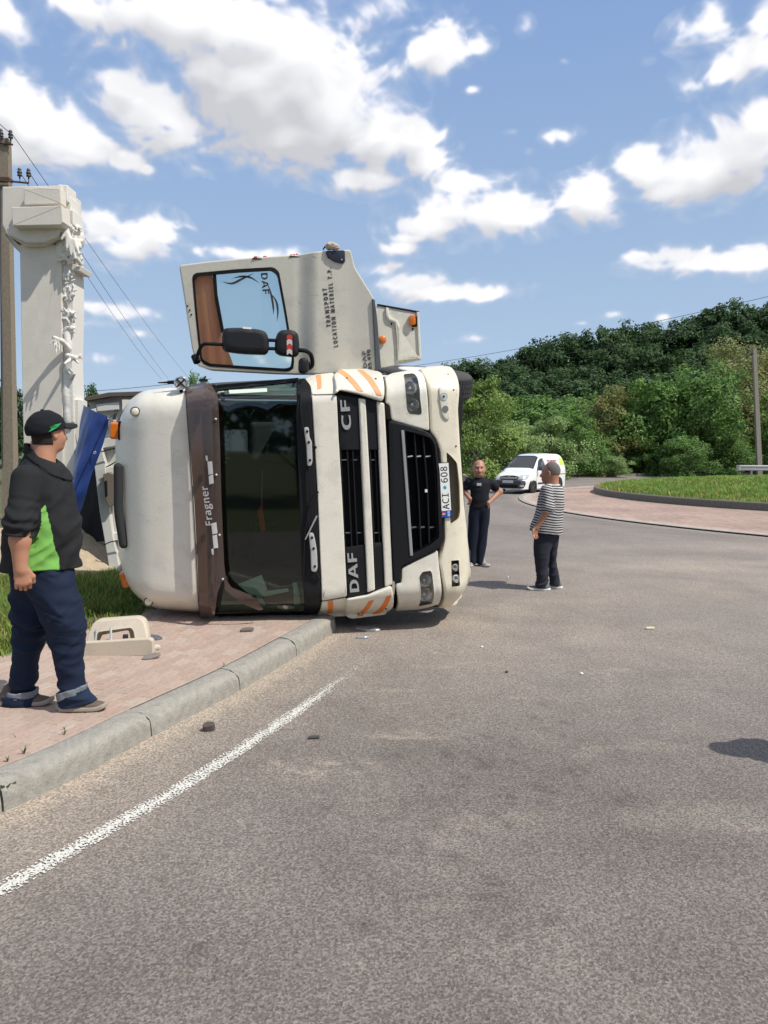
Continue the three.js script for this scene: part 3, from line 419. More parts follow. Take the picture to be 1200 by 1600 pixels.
  // trees behind the camera, seen as dark reflections in the windscreen
  for (const [x, z, k, h, w, l] of [[-5.5, 13, 0, 8, 7, 'tree behind the camera mirrored at the left of the windscreen'], [1, 15, 1, 9, 8, 'tree behind the camera mirrored in the middle of the windscreen'], [8, 16, 2, 8, 8, 'tree behind the camera mirrored at the right of the windscreen']]) tree(DARK[k], 'tree', l, 'tree', null, V(x, 0, z), h, w, r() * 6);
}
// ------------------------------------------------------------------ the overturned truck: a runs along the picture (truck's down), b is up (truck's left), c is the truck's forward
const YAW = 12 * Math.PI / 180;
const truck = thing('overturned_truck', 'cream white lorry cab lying on its side with its driver door hanging open upwards', 'truck', ground(560, 993));
truck.rotation.y = YAW; truck.updateMatrixWorld(true);
const toTruck = truck.matrixWorld.clone().invert(), eyeT = EYE.clone().applyMatrix4(toTruck);
function lerpTab(T, x) { if (x <= T[0][0]) return T[0][1]; for (let i = 1; i < T.length; i++) if (x <= T[i][0]) return mix(T[i - 1][1], T[i][1], (x - T[i - 1][0]) / (T[i][0] - T[i - 1][0])); return T[T.length - 1][1]; }
const soft = (T, x, h) => (lerpTab(T, x - h) + 2 * lerpTab(T, x - h / 2) + 2 * lerpTab(T, x) + 2 * lerpTab(T, x + h / 2) + lerpTab(T, x + h)) / 8;
const TOP = [[-2.26, 2.0], [-2.2, 2.12], [-2.12, 2.23], [-2.0, 2.31], [-1.9, 2.335], [-1.55, 2.36], [-1.24, 2.39], [-0.41, 2.445], [-0.17, 2.49], [0.3, 2.51], [0.5, 2.56], [1.0, 2.56], [1.2, 2.45]];
const BOT = [[-2.26, 0.6], [-2.2, 0.46], [-2.12, 0.36], [-2.02, 0.285], [-1.9, 0.228], [-1.54, 0.203], [-1.28, 0.2], [-0.4, 0.185], [0.3, 0.185], [1.0, 0.2], [1.2, 0.32]];
const PROF = [[-2.29, -1.1], [-2.245, -0.74], [-2.18, -0.5], [-2.08, -0.38], [-1.95, -0.28], [-1.75, -0.2], [-1.55, -0.14], [-1.25, -0.1], [-0.4, 0], [0.33, 0], [0.45, 0.015], [0.8, 0.025], [0.98, 0.0], [1.08, -0.06], [1.15, -0.17], [1.22, -0.4]];
function F(a, b) { const t = soft(TOP, a, 0.04), o = soft(BOT, a, 0.04), n = Math.min(1.03, Math.abs(b - (t + o) / 2) / ((t - o) / 2)), e = Math.max(0, (n - 0.76) / 0.24); return soft(PROF, a, 0.05) - 0.27 * Math.pow(e, 2.3); }
function P(px, py, off = 0, S = F) {                                   // where the sight line of a pixel meets the surface c = S(a, b) + off
  const d = ray(px, py).transformDirection(toTruck); let c = 0, p = null;
  for (let i = 0; i < 14; i++) { const t = (c - eyeT.z) / d.z; p = eyeT.clone().addScaledVector(d, t); c = mix(c, S(p.x, p.y) + off, 0.8); }
  return V(p.x, p.y, c);
}
function outline(pts, r) {                                             // polygon with rounded corners
  const n = pts.length, s = new THREE.Path(); 
  for (let i = 0; i < n; i++) {
    const p = pts[i], a = pts[(i + n - 1) % n], b = pts[(i + 1) % n], la = Math.hypot(a.x - p.x, a.y - p.y), lb = Math.hypot(b.x - p.x, b.y - p.y), q = Math.min(r, la * 0.48, lb * 0.48);
    const A = [p.x + (a.x - p.x) / la * q, p.y + (a.y - p.y) / la * q], B = [p.x + (b.x - p.x) / lb * q, p.y + (b.y - p.y) / lb * q];
    if (i === 0) s.moveTo(...A); else s.lineTo(...A); s.quadraticCurveTo(p.x, p.y, ...B);
  }
  s.closePath(); return s;
}
const tess = new TessellateModifier(0.09, 7), tessFine = new TessellateModifier(0.05, 8);
function panelGeo(px, { off = 0.01, thick = 0.03, bevel = 0.008, r = 0.02, S = F, holes = [], fine = false, bulge = 0, crease = 0.6, hr }) {
  const q = px.map(([x, y]) => P(x, y, off, S)), sh = new THREE.Shape(outline(q, r).getPoints(4)); let k = sh.getPoints(); 
  for (const h of holes) { const w = h.map(([x, y]) => P(x, y, off, S)), cx = w.reduce((s, v) => s + v.x, 0) / w.length, cy = w.reduce((s, v) => s + v.y, 0) / w.length; for (const v of w) { v.x += Math.sign(v.x - cx) * bevel; v.y += Math.sign(v.y - cy) * bevel; } sh.holes.push(new THREE.Path(outline(w, hr ?? r).getPoints(4))); }
  let g = new THREE.ExtrudeGeometry(sh, { depth: thick - bevel, bevelEnabled: bevel > 0, bevelSize: bevel, bevelThickness: bevel, bevelSegments: 2, bevelOffset: -bevel, curveSegments: 4 });
  g = (fine ? tessFine : tess).modify(g.index ? g.toNonIndexed() : g);
  g = toCreasedNormals(g, crease); const nr = g.attributes.normal, E = 0.004;
  const p = g.attributes.position, u = g.attributes.uv; let x0 = 1e9, x1 = -1e9, y0 = 1e9, y1 = -1e9; if (bulge) for (const v of q) { x0 = Math.min(x0, v.x); x1 = Math.max(x1, v.x); y0 = Math.min(y0, v.y); y1 = Math.max(y1, v.y); }
  for (let i = 0; i < p.count; i++) {
    const x = p.getX(i), y = p.getY(i), z = p.getZ(i); let d = S(x, y) + off - thick + z;
    if (bulge && z > thick * 0.3) d += bulge * Math.max(0, 1 - ((x - (x0 + x1) / 2) / (x1 - x0) * 2) ** 2) * Math.max(0, 1 - ((y - (y0 + y1) / 2) / (y1 - y0) * 2) ** 2);
    const nz = nr.getZ(i), nx = nr.getX(i) - (S(x + E, y) - S(x - E, y)) / (2 * E) * nz, ny = nr.getY(i) - (S(x, y + E) - S(x, y - E)) / (2 * E) * nz, nl = Math.hypot(nx, ny, nz); nr.setXYZ(i, nx / nl, ny / nl, nz / nl);
    p.setZ(i, d); u.setXY(i, x, y);
  }
  return g;
}
const panel = (name, mat, px, o = {}, parent = truck) => mesh(name, panelGeo(px, o), mat, parent);
// paints
const dirt = tex(1024, 1024, (x, y) => { const u = x / 1024, v = y / 1024; const k = fbm(u * 16, v * 16, 3, 4), sp = noise(u * 256, v * 200, 2), sp2 = noise(u * 120, v * 60, 6); let w = 0.97 + 0.06 * k; if (sp > 0.47) w *= 0.74; if (sp2 > 0.48 && k > 0.02) w *= 0.82; const sc = noise(u * 10, v * 190, 12), sc2 = noise(u * 130, v * 9, 31); if (sc > 0.5 && noise(u * 14, v * 14, 5) > 0.12) w *= 0.84; if (sc2 > 0.56 && noise(u * 11, v * 11, 9) > 0.2) w *= 0.86; w *= 1 - 0.10 * sstep(0.05, 0.4, fbm(u * 5, v * 7, 21, 4)); const y2 = 0.03 * clamp(0.3 + k); return [s255(w), s255(w * (0.995 - y2 * 0.6)), s255(w * (0.985 - y2 * 2.2))]; });
dirt.repeat.set(0.7, 0.7);
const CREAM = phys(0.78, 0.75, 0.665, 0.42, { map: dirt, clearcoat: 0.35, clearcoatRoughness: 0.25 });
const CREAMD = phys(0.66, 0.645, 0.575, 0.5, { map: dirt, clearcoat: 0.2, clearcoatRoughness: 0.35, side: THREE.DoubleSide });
const YELLOWED = phys(0.78, 0.725, 0.59, 0.4, { map: dirt, clearcoat: 0.35, clearcoatRoughness: 0.25 });
const BLACK = phys(0.011, 0.0115, 0.014, 0.5, { specularIntensity: 0.5 }), BLACKM = phys(0.008, 0.0085, 0.01, 0.8, { specularIntensity: 0.5 }), GREYP = std(0.10, 0.11, 0.12, 0.55), DKGREY = std(0.035, 0.036, 0.04, 0.65), SILVER = std(0.55, 0.55, 0.54, 0.35, { metalness: 0.6 }), PALE_GREY = std(0.45, 0.45, 0.43, 0.5);
const ORANGE = std(0.80, 0.22, 0.045, 0.5), ORANGEF = std(0.80, 0.36, 0.16, 0.5), AMBER = phys(0.60, 0.15, 0.012, 0.2, { clearcoat: 1, specularIntensity: 0.6 }), RED = std(0.5, 0.04, 0.03, 0.35), WHITE = std(0.8, 0.8, 0.78, 0.4), RUBBER = std(0.022, 0.023, 0.024, 0.85);
const GLASS = phys(0.72, 0.86, 0.82, 0.03, { transmission: 1, thickness: 0, ior: 1.52 }), GLASSD = phys(0.52, 0.60, 0.56, 0.03, { transmission: 1, thickness: 0, ior: 1.6 }), LENS = phys(0.88, 0.88, 0.86, 0.03, { transmission: 1, thickness: 0, ior: 1.5 });
const CHROME = std(0.75, 0.75, 0.75, 0.12, { metalness: 1 }), SMOKE = phys(0.36, 0.265, 0.235, 0.09, { transmission: 0.80, thickness: 0, ior: 1.5, side: THREE.DoubleSide });

// cab shell: sections across b, lofted along a
function loft(as, section) {
  const pos = [], uv = [], idx = []; let n = 0;
  as.forEach((a, i) => { const s = section(a); n = s.length; s.forEach(([b, c]) => { pos.push(a, b, c); uv.push(a, b + c * 0.5); }); });
  for (let i = 0; i < as.length - 1; i++) for (let k = 0; k < n - 1; k++) { const q = i * n + k; idx.push(q, q + n, q + 1, q + 1, q + n, q + n + 1); }
  const g = new THREE.BufferGeometry(); g.setAttribute('position', new THREE.Float32BufferAttribute(pos, 3)); g.setAttribute('uv', new THREE.Float32BufferAttribute(uv, 2)); g.setIndex(idx); return g;
}
const steps = (a, b, n) => Array.from({ length: n + 1 }, (_, i) => mix(a, b, i / n));
function frontSection(a, back = -2.1) {
  const t = soft(TOP, a, 0.04), o = soft(BOT, a, 0.04), s = [[o, back], [o, -1.4], [o, -0.8]];
  for (let i = 0; i <= 34; i++) { const b = mix(o, t, i / 34); s.push([b, F(a, b) - 0.015 - (i === 0 || i === 34 ? 0.03 : 0)]); }
  s.push([t, -0.8], [t, -1.4], [t, back]); return s;
}
{
  const as = [...steps(-2.28, -2.0, 14), ...steps(-1.96, -1.39, 10)];
  const g = loft(as, (a) => frontSection(a)); const roof = mesh('roof', toCreasedNormals(g, 0.9), CREAM, truck);
  const capS = new THREE.Shape(); frontSection(-2.28).forEach(([b, c], i) => i ? capS.lineTo(-c, b) : capS.moveTo(-c, b)); const cg = new THREE.ShapeGeometry(capS); cg.rotateY(Math.PI / 2); cg.translate(-2.28, 0, 0); 
  mesh('roof_top', cg, CREAMD, truck);
  mesh('lower_body', toCreasedNormals(loft(steps(-0.4, 0.34, 8), (a) => frontSection(a).map(([b, c]) => [b, c - 0.05])), 0.9), DKGREY, truck);
  // middle: door side below (closed door), back wall; open door way above
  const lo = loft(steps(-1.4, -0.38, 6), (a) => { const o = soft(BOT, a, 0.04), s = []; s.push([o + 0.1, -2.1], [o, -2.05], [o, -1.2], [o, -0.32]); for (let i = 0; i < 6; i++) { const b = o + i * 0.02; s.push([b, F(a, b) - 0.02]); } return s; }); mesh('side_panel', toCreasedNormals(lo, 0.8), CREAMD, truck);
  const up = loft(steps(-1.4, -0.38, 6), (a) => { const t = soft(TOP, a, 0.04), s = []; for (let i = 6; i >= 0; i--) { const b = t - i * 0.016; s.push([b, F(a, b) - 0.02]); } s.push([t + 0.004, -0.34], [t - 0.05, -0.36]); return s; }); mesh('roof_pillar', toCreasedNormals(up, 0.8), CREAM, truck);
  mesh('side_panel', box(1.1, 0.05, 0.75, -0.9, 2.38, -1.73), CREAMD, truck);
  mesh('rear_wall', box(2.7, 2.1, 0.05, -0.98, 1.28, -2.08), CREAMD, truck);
  // inside
  const L = std(0.13, 0.13, 0.125, 0.9), S1 = std(0.07, 0.075, 0.085, 0.95), cab = new THREE.Group(); 
  mesh('cab_lining', [box(1.5, 0.03, 1.6, -0.85, 0.27, -1.15), box(1.7, 2.1, 0.03, -0.9, 1.28, -1.95), box(0.03, 2.0, 1.5, -1.5, 1.28, -1.15), box(0.03, 2.0, 1.5, 0.1, 1.28, -1.1)], L, truck);
  mesh('dashboard', [box(0.34, 2.05, 0.42, -0.12, 1.28, -0.36, 0.06), box(0.12, 0.7, 0.2, -0.3, 1.85, -0.42, 0.04)], std(0.055, 0.057, 0.06, 0.8), truck);
  const wheelG = new THREE.TorusGeometry(0.22, 0.018, 8, 32); wheelG.rotateY(Math.PI / 2 - 0.5); wheelG.translate(-0.5, 1.85, -0.6); mesh('steering_wheel', [wheelG, bar(V(-0.3, 1.85, -0.5), V(-0.5, 1.85, -0.6), 0.03), bar(V(-0.5, 1.64, -0.6), V(-0.5, 2.06, -0.6), 0.015)], BLACKM, truck);
  for (const b of [0.72, 1.85]) mesh('seat', [box(0.16, 0.5, 0.5, -0.25, b, -1.25, 0.06), box(0.7, 0.48, 0.16, -0.6, b, -1.55, 0.07), box(0.22, 0.28, 0.1, -1.06, b, -1.55, 0.05)], S1, truck);
}
// windscreen and what shows through it
panel('windscreen', GLASSD, [[336, 601], [400, 596], [474, 590], [481, 640], [493, 800], [500, 935], [488, 963], [345, 966], [336, 930]], { off: 0.0, thick: 0.008, bevel: 0, r: 0.05 });
panel('windscreen_cowl', BLACK, [[462, 594], [478, 590], [486, 602], [487, 640], [495, 770], [501, 900], [500, 948], [492, 963], [474, 964], [472, 900], [468, 780], [463, 650]], { off: 0.012, thick: 0.03, r: 0.05 });
panel('windscreen_frame', BLACKM, [[338, 602], [400, 596], [466, 590], [466, 596], [400, 603], [338, 610]], { off: 0.01, thick: 0.02, bevel: 0.004, r: 0.004 });
panel('windscreen_frame', BLACKM, [[340, 958], [480, 958], [484, 965], [345, 968]], { off: 0.01, thick: 0.02, bevel: 0.004, r: 0.004 });
panel('pale_strip', std(0.62, 0.72, 0.62, 0.6), [[357, 609.5], [417, 606.5], [417.5, 612], [359, 615]], { off: 0.004, thick: 0.004, bevel: 0, r: 0.002 });  // thin pale strip along the upper windscreen
{
  const S2 = (a, b) => F(a, b) - 0.03, paper = std(0.85, 0.88, 0.86, 0.8), D = std(0.25, 0.045, 0.03, 0.7);
  panel('paper_sheet', paper, [[371, 913], [409, 898], [418, 922], [393, 931]], { S: S2, off: -0.04, thick: 0.003, bevel: 0, r: 0.001 });
  panel('paper_sheet', paper, [[397, 926], [450, 919], [452, 924], [410, 933], [416, 948], [410, 950]], { S: S2, off: -0.02, thick: 0.003, bevel: 0, r: 0.001 });
  panel('paper_sheet', paper, [[457, 910], [464, 910], [470, 950], [458, 957]], { S: S2, off: 0, thick: 0.003, bevel: 0, r: 0.001 });
  panel('pennant', std(0.5, 0.07, 0.04, 0.7), [[402, 800], [410, 784], [411, 795], [415, 829], [408, 831]], { S: S2, off: -0.02, thick: 0.006, bevel: 0, r: 0.004 });
  panel('pennant_cord', std(0.3, 0.3, 0.3, 0.7), [[408, 788], [409.5, 735], [410.3, 735], [409.5, 788]], { S: S2, off: -0.02, thick: 0.003, bevel: 0, r: 0 });
  panel('curtain', D, [[345, 612], [351, 612], [352, 640], [346, 660]], { S: () => -0.25, off: 0, thick: 0.05, bevel: 0.01, r: 0.02 });
  const fr = []; for (let i = 0; i < 13; i++) { const p = P(352 + (i % 2) * 3, 640 + i * 7, 0, () => -0.27); const b = new THREE.IcosahedronGeometry(0.022, 0); b.scale(1, 0.8, 0.6); b.translate(p.x, p.y, p.z); fr.push(b); } mesh('tassel_fringe', fr, std(0.10, 0.16, 0.06, 0.9), truck);
}
panel('windscreen_header', BLACK, [[320, 600], [338, 601], [345, 780], [352, 905], [340, 962], [331, 962], [333, 880], [329, 780], [323, 690]], { off: 0.012, thick: 0.02, bevel: 0.004, r: 0.02 });
panel('roof_seam', DKGREY, [[290, 603], [291.4, 603], [296, 690], [303, 790], [308.5, 890], [313.5, 966], [312, 966], [307, 890], [301.6, 790], [294.6, 690]], { off: -0.009, thick: 0.004, bevel: 0, r: 0 });
// sun visor: a smoked sheet standing off the roof, its lower end broken away
{
  const SV = (a, b) => F(a, b) + 0.05 + 0.13 * sstep(-1.62, -1.3, a);
  panel('sun_visor', SMOKE, [[291, 604], [318, 597], [331, 601], [341, 622], [344, 700], [346, 780], [350, 880], [353, 904], [347, 908], [340, 925], [334, 966], [313, 967], [309, 890], [304, 790], [296, 690]], { S: SV, off: 0, thick: 0.006, bevel: 0, r: 0.02 });
  panel('visor_shard', SMOKE, [[349, 900], [362, 918], [392, 930], [412, 952], [405, 954], [376, 942], [352, 922]], { S: (a, b) => F(a, b) + 0.14, off: 0, thick: 0.006, bevel: 0, r: 0.01 });
  for (const [x, y, w, h] of [[308, 657, 9, 14], [313, 750, 8, 12], [317, 843, 8, 12]]) panel('visor_bracket', BLACK, [[x - w / 2, y - h / 2], [x + w / 2, y - h / 2 - 3], [x + w / 2, y + h / 2 - 3], [x - w / 2, y + h / 2]], { S: (a, b) => F(a, b) + 0.05, off: 0.01, thick: 0.06, bevel: 0.008, r: 0.02 });
  for (const [x, y] of [[337, 655], [338, 742], [343, 836], [348, 905]]) { const p = P(x, y, 0.006, SV), s = new THREE.SphereGeometry(0.012, 10, 8); s.translate(p.x, p.y, p.z); mesh('visor_bolt', s, SILVER, truck); }
  const put = (s, size, x0, y0, x1, y1, S, off, depth, mat, name, f = font, stretch = 1, parent = truck, track = 0) => {   // lettering from pixel (x0, y0) to (x1, y1) on a surface
    const g = track ? spaced(s, f, track) : letters(s, 1, 0.001, f), bb = g.boundingBox, A = P(x0, y0, off, S), B = P(x1, y1, off, S), L = Math.hypot(B.x - A.x, B.y - A.y), k = L / (bb.max.x - bb.min.x), ux = (B.x - A.x) / L, uy = (B.y - A.y) / L, vx = -uy, vy = ux, h = size ? size / (bb.max.y - bb.min.y) : k * stretch, p = g.attributes.position;
    for (let i = 0; i < p.count; i++) { const u = (p.getX(i) - bb.min.x) * k, v = (p.getY(i) - bb.min.y) * h, x = A.x + ux * u + vx * v, y = A.y + uy * u + vy * v; p.setXYZ(i, x, y, S(x, y) + off + (p.getZ(i) > 0.0005 ? depth : 0)); }
    g.computeVertexNormals(); return mesh(name, g, mat, parent);
  };
  globalThis.putText = put;
  const ink = std(0.62, 0.60, 0.58, 0.6);
  put('Fragner', 0.085, 336.5, 820, 328, 759, SV, 0.008, 0.002, ink, 'visor_lettering', font, 1);
  for (const q of [[[324, 721], [331.5, 721], [333, 740], [326, 742]], [[326, 744], [333, 741], [334, 755], [327, 757]], [[321, 712], [324, 712], [325, 720], [322, 720]], [[330, 818], [338, 816], [340, 833], [332, 835]], [[332, 837], [339, 835], [341, 856], [334, 857]], [[330, 858], [334, 857], [334, 867], [331, 866]]]) panel('visor_stripe', ink, q, { S: SV, off: 0.009, thick: 0.003, bevel: 0, r: 0.001 });
}
// roof fittings
{
  const lamp = (x, y) => { const p = P(x, y, 0.0), g = new THREE.CylinderGeometry(0.036, 0.04, 0.02, 24); g.rotateX(Math.PI / 2); g.translate(p.x, p.y, p.z + 0.005); const rr = new THREE.TorusGeometry(0.039, 0.007, 8, 28); rr.translate(p.x, p.y, p.z + 0.012); mesh('roof_lamp', [rr], std(0.13, 0.12, 0.09, 0.6), truck); const d = new THREE.SphereGeometry(0.036, 20, 10); d.scale(1, 1, 0.4); d.translate(p.x, p.y, p.z + 0.01); mesh('roof_lamp_lens', d, phys(0.72, 0.70, 0.58, 0.25, { clearcoat: 0.6 }), truck); };
  lamp(211.5, 643); lamp(232, 940);
  const marker = (x, y, tilt) => { const p = P(x, y, 0, () => -0.62), g = new RoundedBoxGeometry(0.09, 0.16, 0.12, 3, 0.025); g.rotateZ(tilt); g.translate(p.x, p.y, p.z); mesh('marker_lamp', g, AMBER, truck); const b = new RoundedBoxGeometry(0.03, 0.18, 0.15, 2, 0.012); b.rotateZ(tilt); b.translate(p.x + 0.05, p.y, p.z - 0.005); mesh('marker_lamp_base', b, BLACKM, truck); };
  marker(180, 673, -0.05); marker(197, 905, 0.22);
  const SB = () => -0.47, A = P(184.5, 730, 0, SB), B = P(185.5, 800, 0, SB), C = P(193, 850, 0, SB); const t = new THREE.TubeGeometry(new THREE.CatmullRomCurve3([A, A.clone().lerp(B, 0.5), B, C]), 24, 0.042, 10); const e1 = new THREE.SphereGeometry(0.042, 10, 8); e1.translate(A.x, A.y, A.z); const e2 = e1.clone(); e2.translate(C.x - A.x, C.y - A.y, C.z - A.z); mesh('roof_rubber_strip', [t, e1, e2], RUBBER, truck);
  // spotlight and aerial at the roof's upper edge
  const p = P(283, 599, 0, () => -0.32), h = new THREE.CylinderGeometry(0.055, 0.04, 0.1, 20); h.rotateX(Math.PI / 2); h.translate(p.x, p.y, p.z); const ring = new THREE.TorusGeometry(0.052, 0.01, 8, 24); ring.translate(p.x, p.y, p.z + 0.05);
  const sp = mesh('spotlight', [h, bar(V(p.x, p.y - 0.1, p.z), p, 0.015)], BLACKM, truck); mesh('spotlight_rim', ring, CHROME, sp); const fc = new THREE.CircleGeometry(0.048, 20); fc.translate(p.x, p.y, p.z + 0.053); mesh('spotlight_lens', fc, phys(0.5, 0.5, 0.5, 0.1, { clearcoat: 1 }), sp); mesh('spotlight_guard', [bar(V(p.x - 0.035, p.y + 0.035, p.z + 0.06), V(p.x + 0.035, p.y - 0.035, p.z + 0.06), 0.006), bar(V(p.x - 0.035, p.y - 0.035, p.z + 0.06), V(p.x + 0.035, p.y + 0.035, p.z + 0.06), 0.006)], BLACKM, sp);
  const q = P(247, 598, 0, () => -0.4), q2 = P(277, 597, 0, () => -0.36); mesh('aerial', [bar(q, q2, 0.005, 0.014), bar(q.clone().lerp(q2, 0.5), q2, 0.016, 0.02), bar(q2, p, 0.012)], BLACKM, truck);
  const k = P(318, 596, 0.03); mesh('aerial_clip', [bar(k, V(k.x + 0.02, k.y + 0.05, k.z), 0.008), box(0.08, 0.025, 0.03, k.x, k.y + 0.01, k.z)], DKGREY, truck);
}
// front: bonnet strip, grille, corner deflectors
panel('front_panel', CREAM, [[487, 618], [526, 617.5], [529, 680], [535, 780], [542, 932], [503, 939], [501, 880], [496, 760], [490, 660]], { off: 0.02, thick: 0.05, r: 0.015 });
panel('corner_panel', CREAM, [[476, 591], [492, 585], [521, 582], [525, 616], [487, 616.5], [485, 603]], { off: 0.015, thick: 0.05, r: 0.02, fine: true });
panel('corner_panel', CREAM, [[503, 940.5], [541, 934], [540, 963], [496, 965], [501, 952]], { off: 0.012, thick: 0.05, r: 0.01 });
panel('orange_stripe', ORANGEF, [[493, 586], [501, 585], [502.5, 606], [496, 608]], { off: 0.019, thick: 0.006, fine: true, bevel: 0, r: 0.001 });
panel('orange_stripe', ORANGE, [[512, 940], [520, 938.5], [520, 963], [512, 963.5]], { off: 0.017, thick: 0.006, fine: true, bevel: 0, r: 0.001 });
{
  const dUp = panel('corner_deflector', CREAM, [[521, 586], [531, 577], [575, 576], [596, 581], [601, 620], [598, 627], [560, 615], [531, 609], [525, 616]], { off: 0.075, thick: 0.09, r: 0.03, bevel: 0.02, fine: true });
  panel('orange_stripe', ORANGEF, [[526, 580], [535, 577.3], [549, 588], [568, 612], [558, 610], [541, 591]], { off: 0.079, thick: 0.006, bevel: 0, r: 0.01, fine: true }, dUp);
  panel('orange_stripe', ORANGEF, [[557, 577.5], [566, 577.5], [580, 589], [597, 618], [589, 617], [573, 593]], { off: 0.079, thick: 0.006, bevel: 0, r: 0.01, fine: true }, dUp);
  const dLo = panel('corner_deflector', CREAM, [[541.5, 937], [575, 931], [612.5, 915.5], [614.5, 950], [604, 961], [549, 968], [539.5, 963]], { off: 0.075, thick: 0.09, r: 0.03, bevel: 0.02, fine: true });
  panel('orange_stripe', ORANGE, [[576, 940], [584, 937.5], [567, 962], [558, 963.5]], { off: 0.079, thick: 0.006, bevel: 0, r: 0.003, fine: true }, dLo);
  panel('orange_stripe', ORANGE, [[604, 932], [611.5, 929], [595, 958], [583, 960.5]], { off: 0.079, thick: 0.006, bevel: 0, r: 0.003, fine: true }, dLo);
  for (const [x, y, o] of [[542, 591, dUp], [587, 592, dUp], [560, 958, dLo], [603, 951, dLo]]) { const p = P(x, y, 0.076), s = new THREE.CylinderGeometry(0.009, 0.009, 0.012, 10); s.rotateX(Math.PI / 2); s.translate(p.x, p.y, p.z); mesh('screw', s, BLACKM, o); }
  // grille
  panel('upper_grille', BLACK, [[526.5, 617], [562, 621], [601, 629], [604, 700], [600, 703], [532, 703]], { off: 0.012, thick: 0.04, r: 0.006 });
  panel('upper_grille', BLACK, [[538, 856], [608, 845], [613.5, 914], [578, 926], [543, 934]], { off: 0.012, thick: 0.04, r: 0.006 });
  panel('grille_backing', BLACKM, [[530, 698], [604, 698], [611, 860], [539, 862]], { off: -0.05, thick: 0.02, r: 0.004 });
  for (const [x0, x1] of [[531, 539], [541.5, 549], [550, 556.5], [577, 584], [585, 590]]) panel('grille_slat', BLACK, [[x0, 702], [x0 + 2.2, 702], [x0 + 9.5, 858], [x0 + 7.3, 858]], { off: 0.0, thick: 0.05, bevel: 0.004, r: 0.003 });
  for (const [y, x0] of [[718, 0], [832, 6]]) for (const [u0, u1] of [[534, 543], [550, 559], [578, 588]]) panel('grille_divider', GREYP, [[u0 + x0, y], [u1 + x0, y - 0.5], [u1 + x0, y + 1], [u0 + x0, y + 1.6]], { off: -0.005, thick: 0.045, bevel: 0, r: 0.001 });
  panel('grille_bar', CREAM, [[560.5, 622], [571.5, 623.5], [577, 720], [581, 800], [586.5, 922], [574.5, 926], [569, 800]], { off: 0.035, thick: 0.06, r: 0.012, bevel: 0.016, fine: true });
  panel('grille_bar', CREAM, [[589, 627], [601, 630], [606, 720], [610, 810], [614.5, 913], [602, 917.5], [597, 800]], { off: 0.035, thick: 0.06, r: 0.012, bevel: 0.016, fine: true });
  putText('CF', 0.088, 549, 671, 545.5, 624.5, F, 0.014, 0.012, SILVER, 'grille_lettering');
  putText('DAF', 0.088, 561, 924, 556.5, 863, F, 0.014, 0.012, SILVER, 'grille_lettering');
}
// grab handles and wipers
{
  for (const pts of [[[475, 669], [478, 667], [482.5, 668], [484, 684], [487.5, 690], [488.5, 722], [486, 728.5], [480.5, 728], [479, 698]], [[482.5, 835], [485, 832.5], [490, 833], [493, 846], [495.5, 862], [496.5, 888], [494, 894.5], [486.5, 893], [485.5, 862]]]) {
    const h = panel('grab_handle', PALE_GREY, pts, { off: 0.06, thick: 0.03, r: 0.02, bevel: 0.01, fine: true });
    const x = pts[0][0], y = pts[0][1]; for (const [dx, dy] of [[5, 5], [7.5, 22], [9.5, 50]]) { const p = P(x + dx, y + dy, 0.062), s = new THREE.CylinderGeometry(0.012, 0.012, 0.006, 12); s.rotateX(Math.PI / 2); s.translate(p.x, p.y, p.z); mesh('bolt_hole', s, BLACKM, h); }
  }
  const w = (a, b, c) => mesh('wiper', [bar(P(...a, 0.03), P(...b, 0.05), 0.012, 0.009), tube([P(...b, 0.04), P(...c[0], 0.03), P(...c[1], 0.03)], 0.009, 14, 6)], BLACKM, truck);
  w([497, 768], [483, 790], [[476, 840], [474, 900]]); w([494, 700], [481, 690], [[472, 660], [468, 615]]); w([499, 905], [490, 890], [[481, 800], [478, 730]]);
  mesh('wiper_arm', bar(P(495, 806, 0.05), P(477, 843, 0.05), 0.009, 0.006), SILVER, truck);
}
// headlights and bumper
const circle = (x, y, r, off, mat, name, parent = truck, depth = 0.02) => { const p = P(x, y, off), g = new THREE.CylinderGeometry(r, r * 0.9, depth, 28); g.rotateX(Math.PI / 2); g.translate(p.x, p.y, p.z); return mesh(name, g, mat, parent); };
const bowl = (x, y, r, off, parent, name = 'reflector') => { const p = P(x, y, off), pts = []; for (let i = 0; i <= 8; i++) { const q = i / 8; pts.push(new THREE.Vector2(0.004 + r * q, 0.05 * q * q - 0.05)); } const g = new THREE.LatheGeometry(pts, 28); g.rotateX(Math.PI / 2); g.translate(p.x, p.y, p.z); mesh(name, g, std(0.75, 0.75, 0.75, 0.18, { metalness: 0.9, side: THREE.DoubleSide }), parent); const b = new THREE.SphereGeometry(r * 0.28, 12, 8); b.translate(p.x, p.y, p.z - 0.03); mesh('bulb', b, phys(0.7, 0.7, 0.68, 0.1, { clearcoat: 1 }), parent); };
